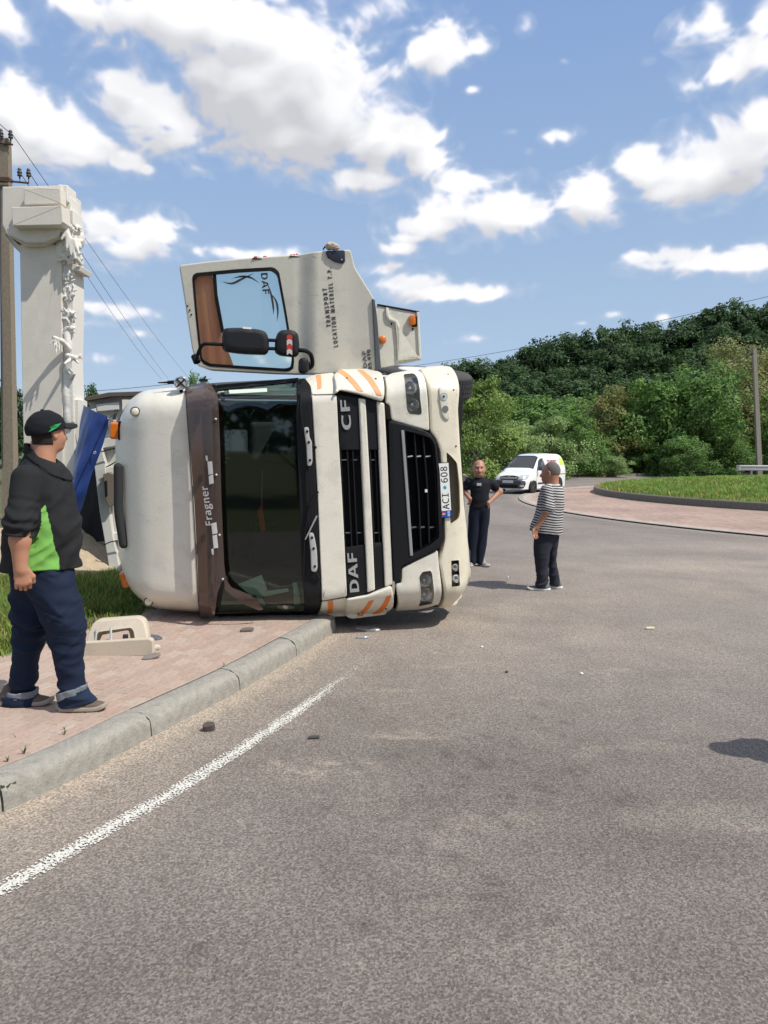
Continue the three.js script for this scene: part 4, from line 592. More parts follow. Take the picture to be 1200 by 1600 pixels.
{
  panel('front_chassis', BLACKM, [[598, 600], [660, 582], [710, 580], [720, 700], [728, 860], [715, 935], [640, 950], [612, 952], [612, 800]], { off: -0.13, thick: 0.1, r: 0.05 });
  const hole1 = [[630.5, 585], [645, 583], [652, 590], [656.5, 620], [659.5, 644], [655, 648.5], [641, 647], [636, 639], [633, 610]];
  const hp = panel('headlamp_panel', CREAM, [[601, 589], [612, 583], [650, 577], [660, 582], [667, 605], [670, 640], [671.5, 674], [640, 665], [612, 657], [609, 633], [603, 630]], { off: 0.03, thick: 0.06, r: 0.035, bevel: 0.015, holes: [hole1], fine: true });
  panel('headlamp_housing', std(0.32, 0.31, 0.29, 0.45), hole1, { off: -0.04, thick: 0.02, bevel: 0, r: 0.03 }, hp); bowl(641.5, 606, 0.058, 0.0, hp); bowl(645, 632, 0.058, 0.0, hp);
  panel('headlamp_lens', LENS, hole1, { off: 0.026, thick: 0.006, bevel: 0, r: 0.035, fine: true }, hp);
  const hole2 = [[655, 903], [661, 893.5], [672, 891.5], [675, 897], [675.3, 943], [654, 947.5]];
  const hl = panel('headlamp_panel', CREAM, [[628, 888], [645, 879], [684.5, 860], [686, 880], [686, 944], [668, 950], [652, 953], [619, 955], [618.5, 913], [627.5, 911]], { off: 0.03, thick: 0.06, r: 0.02, bevel: 0.012, holes: [hole2], fine: true });
  panel('headlamp_housing', std(0.27, 0.25, 0.22, 0.5), hole2, { off: -0.04, thick: 0.02, bevel: 0, r: 0.03 }, hl); bowl(664, 907, 0.058, 0.0, hl); bowl(664.5, 929, 0.062, 0.0, hl);
  panel('headlamp_lens', LENS, hole2, { off: 0.026, thick: 0.006, bevel: 0, r: 0.03, fine: true }, hl);
  // lower grille: a black frame round slats
  const open = [[633, 672], [655, 677], [672, 684], [679, 696], [683, 740], [685, 800], [686.5, 838], [672, 850], [645, 866], [640, 770]];
  const fr = panel('lower_grille', BLACK, [[608, 656], [616, 659], [645, 665.5], [672, 676.5], [682, 690], [688, 735], [691, 800], [692.5, 842], [687, 857], [660, 870], [627, 886], [626, 909], [616, 911], [611, 800]], { off: 0.05, thick: 0.08, r: 0.03, bevel: 0.014, holes: [open], fine: true });
  panel('grille_backing', BLACKM, open, { off: -0.09, thick: 0.02, bevel: 0, r: 0.02 }, fr);
  for (const k of [0.30, 0.62]) panel('grille_slat', BLACK, [[mix(633, 677, k), mix(672, 688, k)], [mix(633, 677, k) + 2.4, mix(672, 688, k)], [mix(640, 684, k) + 2.2, 770], [mix(645, 686, k) + 2, mix(866, 840, k)], [mix(645, 686, k) - 0.5, mix(866, 840, k)], [mix(640, 684, k), 770]], { off: 0.02, thick: 0.09, bevel: 0.004, r: 0.003 }, fr);
  for (const y of [713, 824]) for (const [u0, u1] of [[637, 645], [649, 658], [664, 673]]) panel('grille_divider', y === 713 ? PALE_GREY : GREYP, [[u0 + (y - 713) * 0.05, y], [u1 + (y - 713) * 0.05, y - 1.5], [u1 + (y - 713) * 0.05, y + 0.4], [u0 + (y - 713) * 0.05, y + 1.6]], { off: 0.012, thick: 0.06, bevel: 0, r: 0.001 }, fr);
  panel('grille_trim', std(0.30, 0.31, 0.30, 0.4), [[627, 672], [631.5, 672.5], [638, 760], [645.5, 868], [641, 869], [633.5, 760]], { off: 0.062, thick: 0.02, bevel: 0.004, r: 0.006 }, fr);
  panel('grille_tag', WHITE, [[664, 765], [667.5, 764.5], [668, 769], [664.5, 769.5]], { off: 0.03, thick: 0.01, bevel: 0, r: 0.002 }, fr);
  panel('gap_block', BLACKM, [[600.5, 631], [609, 634], [611, 656], [604, 656]], { off: 0.02, thick: 0.06, r: 0.01 });  // black block added to stand for the dark gap between grille and headlamp
  // bumper
  const plateHole = [[697.5, 708], [702, 706.5], [709, 712], [714, 725], [718, 760], [719.3, 795], [717, 808], [706, 820], [703.5, 812], [700, 760]], fogHole = [[705, 876], [717, 875], [718.7, 915], [706, 917]];
  const bp = panel('bumper', YELLOWED, [[656, 577], [668, 572.5], [692, 571], [706, 573], [713, 584], [716.5, 640], [720, 700], [726, 790], [732, 850], [735, 880], [733.5, 912], [722, 936], [705, 948.5], [687, 950.5], [687, 880], [692, 858], [695.5, 842], [693.5, 770], [688, 705], [682, 687], [673, 675], [671, 620], [666, 594]], { off: 0.03, thick: 0.17, r: 0.03, bevel: 0.022, holes: [plateHole, fogHole], fine: true });
  panel('plate_recess', std(0.16, 0.14, 0.11, 0.8), plateHole, { off: -0.07, thick: 0.02, bevel: 0, r: 0.02 }, bp);
  panel('fog_lamp_recess', std(0.10, 0.085, 0.07, 0.8), fogHole, { off: -0.06, thick: 0.02, bevel: 0, r: 0.01 }, bp);
  for (const [x, y, r, m] of [[710.5, 886, 0.037, std(0.35, 0.34, 0.32, 0.3)], [712, 903.5, 0.04, std(0.75, 0.75, 0.72, 0.25)]]) { circle(x, y, r, -0.02, m, 'fog_lamp', bp, 0.05); const p = P(x, y, 0.007), t = new THREE.TorusGeometry(r * 0.62, r * 0.12, 8, 24); t.translate(p.x, p.y, p.z); mesh('fog_lamp_ring', t, PALE_GREY, bp); circle(x, y, r * 0.3, 0.005, GREYP, 'fog_lamp_bulb', bp, 0.012); }
  const ins = [[686, 606], [690, 603.5], [697.5, 605], [701, 622], [703, 655], [697, 656], [691, 648], [687.5, 625]];
  panel('fog_lamp_insert', std(0.66, 0.63, 0.54, 0.45), ins, { off: 0.046, thick: 0.02, bevel: 0.005, r: 0.03, fine: true }, bp);
  circle(693.3, 619.5, 0.036, 0.045, CHROME, 'fog_lamp', bp, 0.014); circle(693.3, 619.5, 0.026, 0.049, phys(0.6, 0.6, 0.56, 0.15, { clearcoat: 1 }), 'fog_lamp_lens', bp, 0.014); circle(693.3, 619.5, 0.011, 0.054, DKGREY, 'fog_lamp_bulb', bp, 0.014); circle(695.6, 639, 0.031, 0.045, std(0.25, 0.25, 0.24, 0.25, { metalness: 0.5 }), 'fog_lamp', bp, 0.014);
  for (const [x, y, m] of [[709, 609, std(0.3, 0.12, 0.06, 0.9)], [712.5, 697, BLACKM], [700, 585, std(0.4, 0.3, 0.18, 0.9)]]) circle(x, y, 0.008, 0.032, m, 'bolt', bp, 0.008);
  // number plate
  const c = document.createElement('canvas'); c.width = 1024; c.height = 220; const k = c.getContext('2d'); k.fillStyle = '#15161a'; k.fillRect(0, 0, 1024, 220); k.fillStyle = '#e9eae6'; k.fillRect(12, 12, 1000, 196); k.fillStyle = '#2450a8'; k.fillRect(12, 12, 120, 196);
  k.fillStyle = '#e8c23a'; k.fillRect(60, 30, 26, 55); k.fillStyle = '#c03030'; k.fillRect(86, 30, 26, 55); k.fillStyle = '#2a58c0'; k.fillRect(34, 30, 26, 55); k.fillStyle = '#cfe0f5'; k.font = 'bold 64px sans-serif'; k.textAlign = 'center'; k.fillText('MD', 72, 178);
  k.fillStyle = '#17181b'; k.font = 'bold 178px monospace'; k.textAlign = 'left'; k.fillText('ACI', 150, 172); k.fillText('608', 640, 172); k.fillStyle = '#3f9bb0'; k.beginPath(); k.arc(560, 108, 34, 0, 7); k.fill();
  const ct = new THREE.CanvasTexture(c); ct.colorSpace = THREE.SRGBColorSpace; const A = P(706.5, 808, 0.05), B = P(701.5, 722, 0.05), w = A.distanceTo(B), g = new THREE.BoxGeometry(w, w * 0.212, 0.006), m = new THREE.Matrix4(), ux = B.clone().sub(A).normalize(), up = V(-1, 0, 0.02), uz = ux.clone().cross(up).normalize(), uy = uz.clone().cross(ux); m.makeBasis(ux, uy, uz); m.setPosition(A.clone().add(B).multiplyScalar(0.5).addScaledVector(uy, w * 0.106)); g.applyMatrix4(m);
  const pm = new THREE.MeshStandardMaterial({ map: ct, roughness: 0.35 }); mesh('number_plate', g, [BLACKM, BLACKM, BLACKM, BLACKM, pm, BLACKM], truck);
}
// wheel behind the bumper, standing proud of the cab side that now points up
{
  const wc = V(0.97, 2.50, -1.22), R = 0.52, tp = [[0.30, -0.13], [0.40, -0.15], [0.47, -0.145], [0.505, -0.12], [0.52, -0.09], [0.52, 0.09], [0.505, 0.12], [0.47, 0.145], [0.40, 0.15], [0.30, 0.13]].map(([r, y]) => new THREE.Vector2(r, y));
  const ty = new THREE.LatheGeometry(tp, 64), w = mesh('front_wheel', ty, std(0.055, 0.055, 0.054, 0.95, { side: THREE.DoubleSide }), truck); w.position.copy(wc); w.rotation.x = 0.2; w.rotation.z = -0.04;
  const tr = []; for (let i = 0; i < 72; i++) for (const y of [-0.075, -0.025, 0.025, 0.075]) { const b = new THREE.BoxGeometry(0.012, 0.042, 0.034); b.rotateX(0.3 * (y > 0 ? 1 : -1)); b.translate(R, y, 0); b.rotateY(i / 72 * Math.PI * 2 + (y > 0 ? 0.03 : 0)); tr.push(b); } mesh('tread', tr, std(0.03, 0.031, 0.033, 0.9), w);
  const rp = [[0.0, 0.10], [0.10, 0.115], [0.13, 0.09], [0.2, 0.085], [0.25, 0.09], [0.27, 0.13], [0.305, 0.15], [0.31, 0.12]].map(([r, y]) => new THREE.Vector2(r, y)), rg = new THREE.LatheGeometry(rp, 48); mesh('rim', rg, std(0.6, 0.6, 0.57, 0.45, { side: THREE.DoubleSide }), w);
  const hs = []; for (let i = 0; i < 10; i++) { const h = new THREE.CylinderGeometry(0.022, 0.022, 0.012, 12); h.translate(0.2, 0.09, 0); h.rotateY(i * Math.PI / 5); hs.push(h); } mesh('rim_holes', hs, BLACKM, w);
  const ar = new THREE.CylinderGeometry(0.62, 0.62, 0.05, 40, 1, true, Math.PI * 0.9, Math.PI * 1.1); ar.translate(wc.x - 0.05, 2.4, wc.z - 0.06); mesh('wheel_arch', ar, std(0.2, 0.2, 0.19, 0.8, { side: THREE.DoubleSide }), truck);
  mesh('axle', bar(V(wc.x, 0.3, wc.z), V(wc.x, 2.3, wc.z), 0.06), DKGREY, truck); mesh('engine', [box(0.5, 0.9, 1.0, 0.55, 1.3, -0.95, 0.05), box(0.25, 0.16, 3.2, 0.85, 0.85, -2.2), box(0.25, 0.16, 3.2, 0.85, 1.75, -2.2)], BLACKM, truck);
  const w2 = ty.clone(); w2.translate(wc.x, wc.y - 1.96, wc.z); mesh('front_wheel', w2, std(0.028, 0.029, 0.031, 0.9, { side: THREE.DoubleSide }), truck);
  mesh('side_skirt', box(1.0, 0.05, 0.5, 0.55, 2.46, -0.5, 0.02), CREAMD, truck);
}
// the open driver door, standing up from the side of the cab with its outside to the camera
const DS = (a, b) => -0.40 + 0.14 * (b - 2.45) - 0.065 * sstep(-0.33, -0.52, a) - 0.10 * Math.max(0, -0.55 - a) * 0.9 + 0.03 * sstep(-0.05, 0.28, a);
{
  const win = [[300, 433], [306, 426.5], [370, 420.5], [426, 417], [436, 425], [447, 485], [460, 562], [458, 578], [448, 580.5], [390, 577], [326, 572.5], [313, 565], [306, 500]];
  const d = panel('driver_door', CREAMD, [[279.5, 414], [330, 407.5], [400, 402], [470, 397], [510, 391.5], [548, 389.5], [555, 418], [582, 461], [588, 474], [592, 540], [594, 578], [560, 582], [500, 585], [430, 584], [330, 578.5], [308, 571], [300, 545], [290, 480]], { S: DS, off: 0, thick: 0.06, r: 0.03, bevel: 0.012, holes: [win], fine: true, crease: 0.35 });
  const inn = win.map(([x, y]) => [378 + (x - 378) * 0.955, 500 + (y - 500) * 0.94]);
  panel('window_seal', BLACKM, win, { S: DS, off: 0.004, thick: 0.03, r: 0.03, bevel: 0.004, holes: [inn] }, d);
  panel('window_glass', phys(0.84, 0.92, 0.92, 0.03, { transmission: 0.95, thickness: 0, ior: 1.5 }), inn, { S: DS, off: -0.02, thick: 0.005, r: 0.03, bevel: 0 }, d);
  const CT = phys(0.95, 0.25, 0.035, 0.85, { transmission: 0.3, side: THREE.DoubleSide });
  const cg = panelGeo([[301, 430], [331, 427], [336, 455], [344, 505], [349, 540], [358, 552], [366, 574], [318, 571], [308, 530]], { S: (a, b) => DS(a, b) + 0.006 * Math.sin(a * 60 + b * 5), off: -0.04, thick: 0.006, bevel: 0, r: 0.01, fine: true }); mesh('curtain', cg, CT, d);
  panel('window_divider', BLACKM, [[331.5, 424], [337.5, 424], [340, 460], [350, 515], [346, 520], [336, 470]], { S: DS, off: -0.004, thick: 0.03, r: 0.006, bevel: 0.004 }, d);
  panel('door_trim', GREYP, [[581.5, 466], [586, 468], [590, 500], [596, 578], [587, 579]], { S: DS, off: 0.02, thick: 0.06, r: 0.01 }, d);
  const h = panel('door_handle', std(0.022, 0.026, 0.05, 0.45), [[509, 391.5], [539, 390.5], [539.5, 409], [536, 411.5], [524, 409], [512, 402]], { S: DS, off: 0.022, thick: 0.03, r: 0.02 }, d);
  { const p = P(534, 405.5, 0.024, DS), s = new THREE.CylinderGeometry(0.007, 0.007, 0.006, 10); s.rotateX(Math.PI / 2); s.translate(p.x, p.y, p.z); mesh('door_lock', s, SILVER, h); }
  for (const [x, y, w] of [[407, 403.5, 13], [460, 400, 8]]) { const p = P(x, y, 0, DS), q = P(x + w, y - 1, 0, DS), L = p.distanceTo(q); const g = []; for (let i = -1; i < 2; i++) { const s = new RoundedBoxGeometry(L * 0.48, 0.028, 0.05, 2, 0.01); s.translate(p.x + i * L * 0.55, p.y + 0.01 + i * 0.004, p.z - 0.03); mesh('door_marker_lamp', s, i === 0 && w > 10 ? WHITE : RED, d); } mesh('door_marker_base', box(L * 1.9, 0.012, 0.06, p.x, p.y - 0.006, p.z - 0.03), BLACKM, d); }
  for (const [x, y] of [[293, 478], [296.5, 484.5], [299, 491.5]]) { const p = P(x, y, 0.002, DS), s = new THREE.CylinderGeometry(0.008, 0.008, 0.006, 10); s.rotateX(Math.PI / 2); s.translate(p.x, p.y, p.z); mesh('bolt_hole', s, BLACKM, d); }
  const INK = std(0.03, 0.03, 0.03, 0.6);
  putText('TRANSPORT', 0.042, 517.5, 510, 511, 450, DS, 0.002, 0.002, INK, 'door_lettering', font, 1, d, 0.42);
  putText('LOCATION MATERIEL T.P.', 0.042, 528.5, 541.5, 518, 418, DS, 0.002, 0.002, INK, 'door_lettering', font, 1, d, 0.42);
  putText('DAF', 0.034, 573.5, 575, 571.5, 548, DS, 0.002, 0.003, GREYP, 'door_lettering', font, 1, d); putText('85.410', 0.034, 581, 577, 578.5, 546, DS, 0.002, 0.003, INK, 'door_lettering', font, 1, d);
  putText('DAF', 0.062, 407.5, 427, 410.5, 460, DS, -0.014, 0.002, INK, 'window_lettering', font, 1, d);
  const curl = (pts, w) => { const q = pts.map(([x, y]) => P(x, y, -0.013, DS)), c = new THREE.CatmullRomCurve3(q), n = 20, pos = [], idx = []; for (let i = 0; i <= n; i++) { const p = c.getPoint(i / n), t = c.getTangent(i / n), k = w * Math.sin(Math.PI * clamp(i / n, 0.02, 0.98)) / 2; pos.push(p.x - t.y * k, p.y + t.x * k, p.z, p.x + t.y * k, p.y - t.x * k, p.z); if (i < n) idx.push(i * 2, i * 2 + 1, i * 2 + 2, i * 2 + 1, i * 2 + 3, i * 2 + 2); } const g = new THREE.BufferGeometry(); g.setAttribute('position', new THREE.Float32BufferAttribute(pos, 3)); g.setIndex(idx); g.computeVertexNormals(); return g; };
  const DM = std(0.03, 0.03, 0.03, 0.6, { side: THREE.DoubleSide }); for (const [pts, w] of [[[[346, 440], [362, 443], [378, 436], [397, 427]], 0.022], [[[362, 435], [378, 432], [392, 434], [406, 443]], 0.02], [[[417, 440], [423, 458], [427, 480], [427, 492]], 0.02], [[[420, 455], [431, 470], [434, 485], [433, 503]], 0.02]]) mesh('window_decal', curl(pts, w), DM, d);
  // mirrors on their arms
  const MP = () => -0.12, M2 = (a, b) => -0.2;
  const mir = (name, pts, o) => panel(name, phys(0.012, 0.013, 0.016, 0.5, { specularIntensity: 0.6 }), pts, { S: MP, off: 0.04, thick: 0.14, bevel: 0.045, r: 0.08, fine: true, ...o }, d);
  const m1 = mir('mirror', [[347, 516], [352, 511.5], [376, 510.5], [405, 513.5], [416, 517], [421, 530], [420.5, 548], [416, 552], [380, 551], [352, 547], [347, 542]]);
  panel('mirror_label', WHITE, [[379, 510.5], [393, 511.5], [393, 514.5], [379.5, 513.5]], { S: MP, off: 0.03, thick: 0.08, bevel: 0, r: 0.004 }, m1);
  const m2 = mir('mirror', [[434, 519], [440, 514.5], [457, 514], [466, 519], [469, 535], [468, 553], [462, 556], [438, 553], [430.5, 548], [431, 530]]);
  for (let i = 0; i < 4; i++) { const y = 523 + i * 7.6; panel('reflective_chevron', i % 2 ? std(0.5, 0.48, 0.46, 0.5) : RED, [[448, y + 1.5], [452, y - 1], [456.5, y + 1.5], [456.8, y + 9], [452.4, y + 6], [448.2, y + 9]], { S: MP, off: 0.043, thick: 0.004, bevel: 0, r: 0.001 }, m2); }
  mir('mirror', [[468, 562], [471, 558.5], [479, 558.5], [483, 563], [483, 580], [479, 583.5], [470, 582], [467.5, 577]], { thick: 0.1, bevel: 0.03, r: 0.04 });
  const T = (L, r = 0.016) => tube(L.map(([x, y, o]) => P(x, y, o ?? 0, MP)), r, 24, 8);
  mesh('mirror_arm', [T([[307, 562, -0.2], [311, 548, -0.1], [318, 538, -0.02], [330, 537.5, 0], [349, 538.5, 0]]), T([[419, 531.5, 0], [434, 532, 0]]), T([[419, 544.5, 0], [434, 545, 0]]), T([[467, 547, 0], [478, 548.5, 0], [486, 555, -0.05], [488, 570, -0.1], [482, 576, -0.2]], 0.02)], BLACKM, d);
  mesh('mirror_bracket', [T([[304, 556, -0.25], [308, 566, -0.22]], 0.035), T([[470, 570, -0.22], [484, 570, -0.2]], 0.03)], BLACKM, d);
}
// step fairing that swings with the door
{
  const SF = (a, b) => -0.62 + 0.05 * (b - 2.6);
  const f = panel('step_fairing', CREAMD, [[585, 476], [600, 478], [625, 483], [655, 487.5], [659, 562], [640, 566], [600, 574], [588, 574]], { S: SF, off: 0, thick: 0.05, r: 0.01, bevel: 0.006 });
  panel('fairing_ridge', CREAM, [[603, 480], [607, 480.5], [608.5, 492], [613, 497], [621, 500], [624, 508], [625, 559], [655, 556], [655.5, 560], [621.5, 563.5], [619.5, 510], [617, 504], [607, 499.5], [603.5, 493]], { S: SF, off: 0.025, thick: 0.028, bevel: 0.007, r: 0.006 }, f);
  panel('fairing_ridge', CREAM, [[651, 487], [655, 487.5], [659, 561], [655, 562]], { S: SF, off: 0.02, thick: 0.03, bevel: 0.006, r: 0.004 }, f);
  panel('fairing_edge', BLACK, [[590, 474.5], [655, 486], [655, 489], [590, 477.5]], { S: SF, off: 0.01, thick: 0.06, bevel: 0.004, r: 0.003 }, f);
  panel('indicator_lamp', AMBER, [[640.5, 492], [649.5, 493], [650, 507], [641, 508.5]], { S: SF, off: 0.05, thick: 0.05, bevel: 0.008, r: 0.015 }, f); panel('indicator_base', BLACKM, [[642, 494], [652, 494], [652.5, 510], [644, 510.5]], { S: SF, off: 0.02, thick: 0.02, bevel: 0.004, r: 0.01 }, f);
  const p = P(597.5, 531, 0.02, SF), g = new THREE.SphereGeometry(0.042, 16, 10); g.scale(1, 1, 0.5); g.translate(p.x, p.y, p.z); mesh('indicator_lamp', g, AMBER, f);
  for (const [x, y] of [[611.5, 506], [622, 528.5], [645, 514]]) { const q = P(x, y, 0.004, SF), s = new THREE.CylinderGeometry(0.01, 0.01, 0.008, 10); s.rotateX(Math.PI / 2); s.translate(q.x, q.y, q.z); mesh('bolt', s, BLACKM, f); }
}
// ------------------------------------------------------------------ signed-distance meshing (surface nets) for bodies, clothes and carvings
function netMesh(f, lo, hi, cell) {
  const n = [0, 1, 2].map((i) => Math.ceil((hi[i] - lo[i]) / cell) + 1), [X, Y, Z] = n, val = new Float32Array(X * Y * Z), id = new Int32Array(X * Y * Z).fill(-1), pos = [], idx = [];
  const at = (x, y, z) => (z * Y + y) * X + x;
  // coarse pass first: skip blocks far from the surface
  const B = 4, far = cell * B * 1.9;
  for (let z = 0; z < Z; z += B) for (let y = 0; y < Y; y += B) for (let x = 0; x < X; x += B) {
    const c = f(lo[0] + (x + B / 2) * cell, lo[1] + (y + B / 2) * cell, lo[2] + (z + B / 2) * cell), skip = Math.abs(c) > far;
    for (let k = z; k < Math.min(Z, z + B); k++) for (let j = y; j < Math.min(Y, y + B); j++) for (let i = x; i < Math.min(X, x + B); i++) val[at(i, j, k)] = skip ? c : f(lo[0] + i * cell, lo[1] + j * cell, lo[2] + k * cell);
  }
  const E = [[0, 1], [0, 2], [0, 4], [1, 3], [1, 5], [2, 3], [2, 6], [3, 7], [4, 5], [4, 6], [5, 7], [6, 7]], c8 = new Float32Array(8);
  for (let z = 0; z < Z - 1; z++) for (let y = 0; y < Y - 1; y++) for (let x = 0; x < X - 1; x++) {
    let m = 0; for (let i = 0; i < 8; i++) { c8[i] = val[at(x + (i & 1), y + ((i >> 1) & 1), z + (i >> 2))]; if (c8[i] < 0) m |= 1 << i; }
    if (m === 0 || m === 255) continue; let k = 0, px = 0, py = 0, pz = 0;
    for (const [a, b] of E) { const A = c8[a], Bv = c8[b]; if ((A < 0) === (Bv < 0)) continue; const t = A / (A - Bv); px += (a & 1) + ((b & 1) - (a & 1)) * t; py += ((a >> 1) & 1) + (((b >> 1) & 1) - ((a >> 1) & 1)) * t; pz += (a >> 2) + ((b >> 2) - (a >> 2)) * t; k++; }
    id[at(x, y, z)] = pos.length / 3; pos.push(lo[0] + (x + px / k) * cell, lo[1] + (y + py / k) * cell, lo[2] + (z + pz / k) * cell);
  }
  const quad = (a, b, c, d, flip) => { if (a < 0 || b < 0 || c < 0 || d < 0) return; flip ? idx.push(a, c, b, a, d, c) : idx.push(a, b, c, a, c, d); };
  for (let z = 1; z < Z - 1; z++) for (let y = 1; y < Y - 1; y++) for (let x = 1; x < X - 1; x++) {
    const s = val[at(x, y, z)] < 0;
    if (s !== val[at(x + 1, y, z)] < 0) quad(id[at(x, y - 1, z - 1)], id[at(x, y, z - 1)], id[at(x, y, z)], id[at(x, y - 1, z)], !s);
    if (s !== val[at(x, y + 1, z)] < 0) quad(id[at(x - 1, y, z - 1)], id[at(x - 1, y, z)], id[at(x, y, z)], id[at(x, y, z - 1)], !s);
    if (s !== val[at(x, y, z + 1)] < 0) quad(id[at(x - 1, y - 1, z)], id[at(x, y - 1, z)], id[at(x, y, z)], id[at(x - 1, y, z)], !s);
  }
  const g = new THREE.BufferGeometry(); g.setAttribute('position', new THREE.Float32BufferAttribute(pos, 3)); g.setIndex(idx); g.computeVertexNormals();
  const u = new Float32Array(pos.length / 3 * 2); for (let i = 0; i < u.length / 2; i++) { u[i * 2] = pos[i * 3] + pos[i * 3 + 2]; u[i * 2 + 1] = pos[i * 3 + 1]; } g.setAttribute('uv', new THREE.BufferAttribute(u, 2));
  return g;
}
const smin = (a, b, k) => { const h = Math.max(k - Math.abs(a - b), 0) / k; return Math.min(a, b) - h * h * k * 0.25; };
const smax = (a, b, k) => -smin(-a, -b, k);
function cone(a, b, r1, r2) {                                           // tapered capsule
  const bx = b[0] - a[0], by = b[1] - a[1], bz = b[2] - a[2], L = bx * bx + by * by + bz * bz;
  return (x, y, z) => { const px = x - a[0], py = y - a[1], pz = z - a[2], t = clamp((px * bx + py * by + pz * bz) / L); return Math.hypot(px - bx * t, py - by * t, pz - bz * t) - (r1 + (r2 - r1) * t); };
}
function ell(c, r, rot) {                                               // ellipsoid, turned about z then y
  const [rx, ry, rz] = r, m = Math.min(rx, ry, rz), q = new THREE.Matrix3(); const M = new THREE.Matrix4().makeRotationFromEuler(new THREE.Euler(...(rot || [0, 0, 0]))).invert(), e = M.elements;
  return (x, y, z) => { x -= c[0]; y -= c[1]; z -= c[2]; const X = (e[0] * x + e[4] * y + e[8] * z) / rx, Y = (e[1] * x + e[5] * y + e[9] * z) / ry, Z = (e[2] * x + e[6] * y + e[10] * z) / rz, k0 = Math.hypot(X, Y, Z), k1 = Math.hypot(X / rx, Y / ry, Z / rz); return k1 > 1e-6 ? k0 * (k0 - 1) / k1 : -m; };
}
function stack(T, pow = 2) {                                            // elliptical sections up a body: [y, cx, cz, rx, rz]
  T = [...T].sort((a, b) => a[0] - b[0]); const n = T.length;
  const cr = (i, k, t) => { const p0 = T[Math.max(0, i - 1)][k], p1 = T[i][k], p2 = T[Math.min(n - 1, i + 1)][k], p3 = T[Math.min(n - 1, i + 2)][k]; return 0.5 * (2 * p1 + (p2 - p0) * t + (2 * p0 - 5 * p1 + 4 * p2 - p3) * t * t + (3 * p1 - p0 - 3 * p2 + p3) * t * t * t); };
  return (x, y, z) => {
    const yy = clamp(y, T[0][0], T[n - 1][0]); let i = 0; while (i < n - 2 && yy > T[i + 1][0]) i++;
    const t = (yy - T[i][0]) / (T[i + 1][0] - T[i][0] || 1), rx = Math.max(0.01, cr(i, 3, t)), rz = Math.max(0.01, cr(i, 4, t)), dx = (x - cr(i, 1, t)) / rx, dz = (z - cr(i, 2, t)) / rz, d = ((Math.abs(dx) ** pow + Math.abs(dz) ** pow) ** (1 / pow) - 1) * Math.min(rx, rz), dy = Math.abs(y - yy);
    return dy > 0 ? (d > 0 ? Math.hypot(d, dy) : Math.max(d, dy)) : d;
  };
}
const join = (list, k) => (x, y, z) => { let d = list[0](x, y, z); for (let i = 1; i < list.length; i++) d = smin(d, list[i](x, y, z), k); return d; };
function splitBy(g, test) {                                             // triangles for which test(centre) holds, and the others
  const p = g.attributes.position, a = [], b = [], ix = g.index.array; for (let i = 0; i < ix.length; i += 3) { const c = [0, 1, 2].map((k) => (p.getComponent(ix[i], k) + p.getComponent(ix[i + 1], k) + p.getComponent(ix[i + 2], k)) / 3); (test(...c) ? a : b).push(ix[i], ix[i + 1], ix[i + 2]); }
  return [a, b].map((l) => { const q = g.clone(); q.setIndex(l); return q; });
}
const SKIN = phys(0.46, 0.225, 0.14, 0.5, { sheen: 0.2, sheenRoughness: 0.5, sheenColor: new THREE.Color(0.6, 0.3, 0.2) }), SKIN2 = phys(0.42, 0.205, 0.13, 0.5);
const clothBump = tex(256, 256, (x, y) => { const k = 128 + 60 * Math.sin(x * 0.9) * Math.sin(y * 0.9) + 60 * noise(x * 0.5, y * 0.5, 1); return [k, k, k]; }, false); clothBump.repeat.set(8, 8);
const cloth = (r, g, b, o = {}) => phys(r, g, b, 0.92, { specularIntensity: 0.45, sheen: 0.06, sheenRoughness: 0.6, sheenColor: new THREE.Color(r + 0.1, g + 0.1, b + 0.1), bumpMap: clothBump, bumpScale: 0.0012, ...o });
